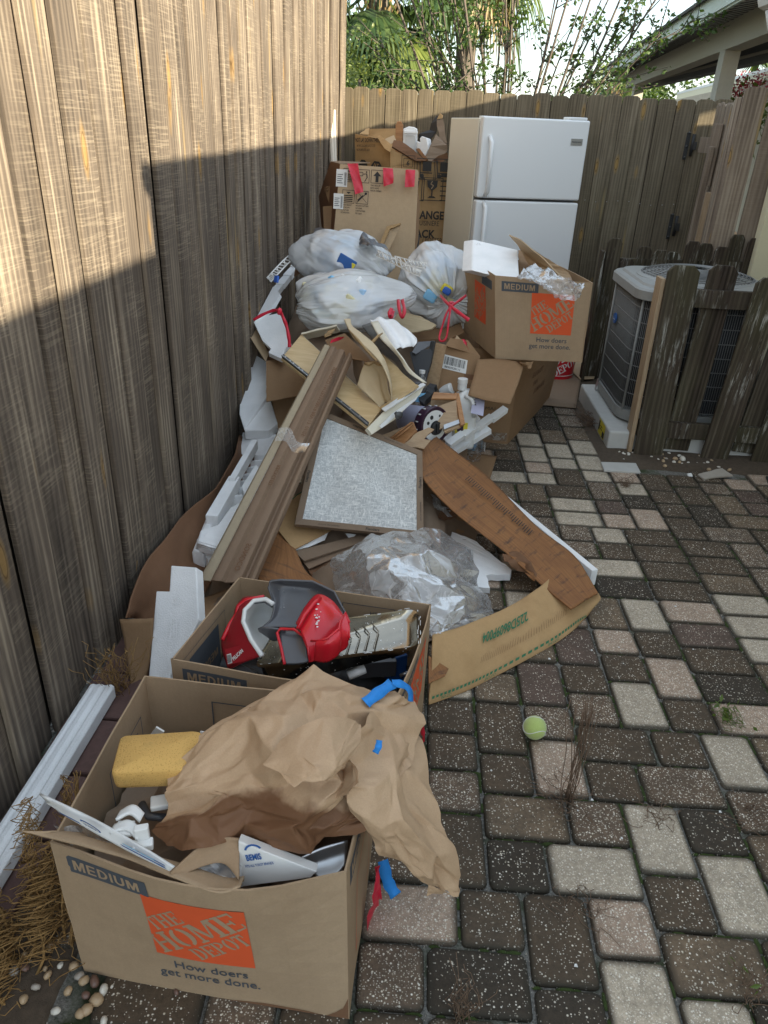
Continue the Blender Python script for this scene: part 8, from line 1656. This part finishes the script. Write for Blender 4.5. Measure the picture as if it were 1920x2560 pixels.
tape([[(-0.12,5,1.314),(-0.061,5,1.314)],[(-0.119,4.98,1.268),(-0.06,4.98,1.268)],[(-0.119,4.97,1.217),(-0.06,4.97,1.221)]])
LA = tslab('broken_wood_angle', [(-0.264,4.803,0.859),(-0.242,4.845,0.93),(-0.217,4.882,0.995),(-0.131,4.883,1.019),(-0.135,4.876,1.008),(-0.198,4.871,0.983),(-0.246,4.799,0.858)], .012, M['osb'], 'broken orange fibreboard edge leaning on the taped carton', 'board', rough=.002, seg=.02)
tslab('beige_panel', [(-0.249,4.844,0.852),(-0.199,4.896,0.98),(-0.136,4.903,1.003),(-0.168,4.869,0.919),(-0.205,4.837,0.84)], .006, M['card_l'], 'beige board face below the fibreboard edge', 'board')
# range box
RB = thing('range_box', (-.05, 6.6, 0), 'big torn golden carton lettered RANGE and BACK beside the refrigerator', 'cardboard box')
r8 = [(-.50,6.80,0),(-.17,6.50,0),(.42,6.58,0),(.40,7.00,0),(-.45,7.10,0)]
def wallp(name, P, mat, rough=0): return slab(name, P, .006, mat, RB, rough=rough, seg=.06)
L0 = [V3((-0.562,6.75,0.361)), V3((-0.215,6.45,0.331)), V3((-0.243,6.45,1.242)), V3((-0.286,6.47,1.391)), V3((-0.388,6.55,1.459)), V3((-0.475,6.65,1.471)), V3((-0.587,6.75,1.481))]
wallp('side_panel', L0, M['card_o'], .004)
L1 = [V3((-0.215,6.45,0.331)), V3((0.308,6.5,0.314)), V3((0.225,6.5,1.317)), V3((0.066,6.48,1.308)), V3((-0.076,6.46,1.314)), V3((-0.285,6.45,1.391))]
wallp('side_panel', L1, M['card_o'], .003)
wallp('side_panel', [V3((-0.503,7.05,1.473)), V3((-0.491,7.05,1.522)), V3((-0.267,7.05,1.534)), V3((-0.254,7,1.294)), V3((-0.494,7,1.284))], M['card_o'])
wallp('flap', [V3((-0.548,6.75,1.485)), V3((-0.514,6.95,1.521)), V3((-0.488,7,1.528)), V3((-0.479,6.8,1.482))], M['card_o'], .004)
wallp('torn_flap', [V3((-0.395,6.5,1.476)), V3((-0.37,6.5,1.482)), V3((-0.269,6.42,1.42)), V3((-0.282,6.4,1.37)), V3((-0.324,6.42,1.39))], M['card_o'], .005)
rF = Face(V3((-0.209,6.44,0.432)), (1, .03, 0), (0, 0, 1)); rF.n = Vector((.03, -1, 0))
def rp_(p): p = V3(p); return (p-rF.o).dot(rF.u), (p-rF.o).dot(rF.v)
uA, vA = rp_((-0.051,6.45,0.894)); text_on('box_lettering', 'RANGE', rF, uA-.015, vA, .085, I, RB, .03, h=.02, wx=.85); u_, v_ = rp_((-0.048,6.45,0.843)); text_on('box_lettering', 'ESTUFA / CUISINIÈRE', rF, u_-.16, v_, .052, I, RB, .0, h=.02, wx=.72)
u_, v_ = rp_((-0.042,6.45,0.75)); text_on('box_lettering', 'BACK', rF, u_-.05, v_, .085, I, RB, .03, h=.02, wx=.9); u_, v_ = rp_((0.009,6.45,0.715)); text_on('box_lettering', '/ POSTERIOR', rF, u_-.0, v_, .052, I, RB, .0, h=.02, wx=.78)
for pp, k, s in (((-0.19,6.45,1.247),'six',.105),((-0.068,6.45,1.182),'truck',.155),((0.069,6.45,1.183),'truck',.155),((-0.169,6.45,1.025),'glass',.17),((-0.021,6.45,1.031),'glass',.17)):
    u_, v_ = rp_(pp); ico(rF, u_, v_, s, k, RB, I, .02)
u_, v_ = rp_((0.128,6.45,1.032)); poly_on('box_print', rF, [_r(u_+.0, v_+.035*k, u_+.09, v_+.035*k+.008) for k in range(6)]+[_r(u_, v_+.175, u_+.12, v_+.20)], I, RB, .02)
rL = Face(V3((-0.572,6.73,1.2)), V3((-0.259,6.44,1.184))-V3((-0.572,6.73,1.2)), (0, 0, 1)); rL.n = rL.n if rL.n.dot(CAM-rL.o) > 0 else -rL.n
text_on('box_lettering', 'NOT LAY DOWN THIS SIDE', rL, .0, .225, .042, I, RB, .025, rot=.06, h=.015, wx=.62); text_on('box_lettering', 'NE PAS COUCHER SUR CE COTE', rL, .02, .19, .024, I, RB, .01, rot=.07, h=.015, wx=.62); text_on('box_lettering', 'NO PONER ESTE LADO', rL, .02, .16, .024, I, RB, .01, rot=.07, h=.015, wx=.62)
oc = lambda u, v, r: [(u+r*math.cos(R(22.5+45*k)), v+r*math.sin(R(22.5+45*k))) for k in range(8)]
poly_on('octagon_symbol', rL, [oc(.26, .035, .075), oc(.10, .05, .055)], I, RB, .015); poly_on('octagon_symbol', rL, [seg2(.20, .02, .24, .09, .004), seg2(.24, .09, .26, .03, .004), seg2(.25, .085, .25, .04, .004), seg2(.26, .085, .29, .085, .004), seg2(.27, .085, .27, .05, .004)], M['card_o'], RB, .0165)
def sc_(name, P, t, m_, label, rough=.006): return tslab(name, [V3(p) for p in P], t, M[m_], label, 'cardboard', rough=rough, seg=.04)
o = tslab('wooden_stick', [(-0.252,6.7,1.349),(-0.199,6.7,1.336),(-0.197,6.7,1.562),(-0.215,6.7,1.587),(-0.244,6.7,1.586),(-0.258,6.7,1.56)], .02, M['pinew'], 'flat wooden stick with a rounded top standing in the range box', 'stick', bev=.004)
WP_ = thing('foam_corner', V3((-0.135,6.7,1.427)), 'white foam corner block with a recess standing in the range box', 'foam block', 'foam blocks in the range box')
slab('block', [(-0.19,6.7,1.351),(-0.072,6.7,1.348),(-0.083,6.7,1.538),(-0.107,6.7,1.549),(-0.152,6.7,1.553),(-0.196,6.7,1.534)], .08, M['foam'], WP_, bev=.006); slab('recess', [(-0.168,6.69,1.382),(-0.09,6.69,1.376),(-0.096,6.69,1.486),(-0.174,6.69,1.489)], .004, M['greyp'] if 0 else M['soffit'], WP_); box('lip', V3((-0.187,6.68,1.503)), (.11, .0, .0), (0, -.02, 0), (0, 0, .02), M['foam'], WP_, .004)
o = tslab('foam_corner', [(-0.076,6.652,1.378),(-0.009,6.603,1.341),(0.019,6.596,1.4),(-0.005,6.625,1.479),(-0.045,6.651,1.489),(-0.06,6.657,1.471),(-0.054,6.648,1.437),(-0.081,6.668,1.453)], .07, M['foam'], 'smaller white foam corner leaning in the range box', 'foam block', bev=.006)
sc_('bark_coloured_cardboard', [(-0.261,6.5,1.453),(-0.211,6.5,1.45),(-0.096,6.45,1.39),(0.002,6.42,1.319),(-0.076,6.42,1.316),(-0.205,6.44,1.378),(-0.27,6.46,1.408)], .02, 'card_d', 'thick rolled dark brown cardboard lying along the torn rim of the range box')
sc_('rolled_cardboard', [(-0.082,6.48,1.399),(-0.057,6.48,1.405),(0.017,6.44,1.33),(-0.001,6.44,1.318)], .02, 'burnt', 'small dark rolled cardboard tube on the rim of the range box', .002)
sc_('brown_paper_wad', [(-0.009,6.55,1.343),(0.027,6.6,1.421),(0.07,6.7,1.507),(0.121,6.7,1.466),(0.164,6.6,1.435),(0.167,6.6,1.389),(0.066,6.5,1.313),(0.018,6.5,1.317)], .01, 'card_g', 'grey brown crumpled paper wad between the foam corners and the refrigerator')
sc_('tall_torn_cardboard', [(0.07,6.8,1.608),(0.122,6.8,1.616),(0.166,6.75,1.444),(0.108,6.75,1.436)], .008, 'card_g', 'tall grey brown cardboard strip standing behind the refrigerator edge')
sc_('black_cardboard_shred', [(-0.074,6.9,1.45),(-0.074,6.9,1.501),(0.017,6.9,1.534),(0.027,6.9,1.584),(0.069,6.9,1.644),(0.096,6.85,1.615),(0.071,6.85,1.521),(0.025,6.85,1.461)], .006, 'black', 'jagged black torn sheet reaching up among the scraps in the range box', .008)
sc_('sunlit_torn_tip', [(0.07,6.86,1.614),(0.093,6.86,1.659),(0.12,6.86,1.645),(0.115,6.85,1.622)], .006, 'card_o', 'small sunlit torn cardboard tip above the black shred', .003)
sc_('dark_paper_fold', [(0.05,6.46,1.32),(0.094,6.46,1.356),(0.165,6.46,1.381),(0.174,6.46,1.345),(0.129,6.45,1.312)], .006, 'card_d', 'dark folded paper at the right rim of the range box')
sc_('kraft_fold', [(-0.358,6.6,1.442),(-0.266,6.65,1.486),(-0.246,6.6,1.453),(-0.291,6.55,1.417)], .004, 'card_l', 'pale kraft fold at the left rim of the range box')
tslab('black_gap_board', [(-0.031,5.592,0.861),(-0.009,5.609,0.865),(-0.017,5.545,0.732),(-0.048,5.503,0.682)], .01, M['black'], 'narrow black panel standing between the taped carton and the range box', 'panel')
# laths
for k, (a, b, lb) in enumerate((((-0.789,6.7,1.692),(-0.601,5.7,1.313),'long white lath leaning in the far corner of the fences'),((-0.762,6.75,1.646),(-0.626,5.75,1.311),'second shorter white lath leaning in the far corner'),((-0.798,6.7,1.68),(-0.64,5.72,1.311),'thin weathered lath leaning beside the white laths'))):
    a, b = V3(a), V3(b); d = (b-a); P0 = a; bot = Vector((b.x+.02, b.y, .3)); o = tube('lath', [a, bot], .014 if k < 2 else .008, M['lathw'] if k < 2 else M['gatewood'], None, 4, smooth=False, flat=.4); tag(o, lb, 'lath')

# ---------------------------------------------------------------- refrigerator
FG = thing('refrigerator', (.70, 5.9, 0), 'white top freezer refrigerator standing against the back fence', 'refrigerator')
P0 = Vector((.375, 5.70, 0)); fa_ = R(11.5); ux = Vector((math.cos(fa_), math.sin(fa_), 0)); uy = Vector((-math.sin(fa_+.10), math.cos(fa_+.10), 0)); Wd, Ht, Dp = .765, 1.635, .60
hz = lambda z: Vector((0, 0, z))
b0 = P0+uy*.085
bevel(box('cabinet', b0, ux*Wd, uy*Dp, hz(Ht-.012), M['enamel_side'], FG, 0), .006, 2)
box('gasket', P0+uy*.068+ux*.008+hz(.09), ux*(Wd-.016), uy*.018, hz(Ht-.12), M['gasket'], FG, 0)
split = 1.115
d1 = box('freezer_door', P0+hz(split+.008), ux*Wd, uy*.068, hz(Ht-split-.008), M['enamel'], FG, 0); bevel(d1, .012, 4)
d2 = box('fridge_door', P0+hz(.08), ux*Wd, uy*.068, hz(split-.088), M['enamel'], FG, 0); bevel(d2, .012, 4)
box('kick_plate', P0+uy*.05+hz(.0), ux*Wd, uy*.03, hz(.075), M['gasket'], FG)
tube('handle', [P0+ux*.055+hz(split+.02)-uy*.004, P0+ux*.058+hz(split+.05)-uy*.04, P0+ux*.058+hz(split+.25)-uy*.045, P0+ux*.058+hz(split+.36)-uy*.04, P0+ux*.055+hz(split+.40)-uy*.004], [.014,.016,.016,.016,.014], M['enamel'], d1, 12)
ORG[d1.name] = ORG[d1.name]
tube('handle', [P0+ux*.055+hz(split-.02)-uy*.004, P0+ux*.058+hz(split-.05)-uy*.04, P0+ux*.058+hz(split-.35)-uy*.045, P0+ux*.058+hz(split-.52)-uy*.04, P0+ux*.055+hz(split-.56)-uy*.004], [.014,.016,.016,.016,.014], M['enamel'], d2, 12)
bgp = P0+ux*(Wd-.125)+hz(Ht-.155)-uy*.001; bx_ = box('name_badge', bgp, ux*.085, -uy*.003, hz(.042), M['steel'], FG, .001); fbd = Face(bgp-uy*.0035, ux, (0, 0, 1)); fbd.n = -uy; text_on('badge_lettering', 'FRIGIDAIRE', fbd, .006, .015, .014, M['greyp'], bx_, .01, h=.001)
bevel(box('hinge_cover', P0+ux*(Wd-.15)+uy*.01+hz(Ht), ux*.13, uy*.10, hz(.018), M['enamel'], FG, 0), .005); box('hinge_cover', P0+ux*(.02)+uy*.09+hz(Ht-.012), ux*.04, uy*.05, hz(.014), M['enamel'], FG)
sgl = P0+ux*(Wd-.06)+hz(.62)-uy*.001; lathe('door_bumper', sgl, -uy, [(.008, 0), (.007, .004), (.0001, .005)], M['white'], FG, 12)
# home improvement bucket and flat cardboard behind
HBK = thing('bucket', (1.03, 5.2, 0), 'red and white bucket lettered HOME DEPOT on the ground beyond the shipping box', 'bucket')
bc = V3((1.036,5.191,0)); bc.x -= .02; bc.y += .05; lathe('bucket_body', bc, (0, 0, 1), [(.0001,0),(.125,0),(.128,.01),(.145,.34),(.152,.345),(.152,.365),(.146,.37),(.14,.365)], M['red'], HBK, 40)
def cylF(c, r0, r1, H, a0):
    def f(u, v, h=0): r_ = r0+(r1-r0)*v/H+h; a = a0+u/r0; return Vector((c.x+r_*math.cos(a), c.y+r_*math.sin(a), c.z+v))
    f.lu = 1; f.lv = H; return f
bcF = cylF(bc, .1285, .146, .35, R(-125)); poly_on('bucket_lettering', bcF, stencil('HOME', -.02, 0, .085, 1.0, R(30), .0, .08)+stencil('DEPOT', .02, -.07, .055, 1.0, R(30), .0, .08)+stencil('THE', 0, .10, .05, 1.0, R(30), .0, .08), M['paper'], HBK, .002); rect_on('white_band', bcF, -.1, .035, .32, .04, M['paper'], HBK, .0015, 20)
sheet('flat_cardboard', [[(1.306,6.282,0.01),(1.467,6.249,0.01)],[(1.053,5.308,0.01),(1.224,5.29,0.01)],[(0.825,4.547,0.01),(1.044,4.523,0.01)]], M['card_g'], 'grey brown cardboard lying flat beside the concrete pad', 8, 10, seed=41, cr=.04, edge=.001)
sheet('flat_cardboard', [[(1.374,6.392,0.02),(1.558,6.295,0.02)],[(1.154,5.52,0.02),(1.341,5.378,0.02)],[(1.177,5.123,0.02),(1.279,5.142,0.02)]], M['card_l'], 'lighter flattened carton lying behind the grey brown cardboard', 8, 10, seed=42, cr=.04, edge=.001)
sheet('flat_cardboard', [[(1.513,6.978,0.03),(1.634,6.847,0.03)],[(1.316,6.076,0.03),(1.482,6.01,0.03)]], M['card_m'], 'farthest flat carton on the ground before the back fence', 8, 8, seed=43, cr=.04, edge=.001)
o = ribbon('blue_tape', [(1.344,6.094,0.04),(1.414,6.083,0.04),(1.497,6.075,0.04)], .02, M['bluetape'], None); tag(o, 'blue tape strip across the farthest flat carton', 'tape')
o = patch('blue_bag', [[(1.043,5.15,0.1),(1.089,5.19,0.12)],[(1.038,5.123,0.05),(1.076,5.145,0.06)],[(1.043,5.145,0),(1.074,5.198,0)]], M['blue'], None, 8, 8, crum=folds(3, 6, .3, .02, .06)); tag(o, 'crumpled blue plastic beside the red bucket', 'plastic scrap')
tslab('slate_shard', [(1.5,3.562,0.016),(1.607,3.612,0.028),(1.642,3.625,0.031),(1.678,3.564,0.02),(1.587,3.543,0.014),(1.523,3.518,0.008)], .008, M['pebD'], 'pale flat bark like shard lying on the pavers before the picket screen', 'shard', rough=.002, seg=.03)
tslab('white_chip', [(1.451,3.576,0.009),(1.474,3.584,0.011),(1.475,3.558,0.005),(1.454,3.554,0.003)], .006, M['white'], 'tiny white chip left of the pale shard', 'chip')
tslab('pale_flagstone', [(1.023,3.663,0.012),(1.211,3.674,0.012),(1.206,3.555,0.012),(1.017,3.553,0.012)], .012, M['concrete'], 'loose pale stone slab resting on the pavers below the concrete pad', 'stone slab', bev=.003)
tslab('dark_mat_corner', [(1.863,3.597,0.012),(2.015,3.593,0.012),(1.938,3.416,0.012),(1.832,3.471,0.012)], .01, M['black'], 'corner of a black mat at the right edge of the picture', 'mat')
r = random.Random(71)
for k in range(26):
    p = V3((r.uniform(.2, 1.3), r.uniform(.9, 3.2), 0)); s = r.uniform(.002, .0045)
    if p.x > .1: o = slab('paint_flake', [p+Vector((-s, -s*.6, .003)), p+Vector((s, -s, .004)), p+Vector((s*.8, s, .003)), p+Vector((-s*.5, s*.8, .004))], .001, M['paper'], paving)
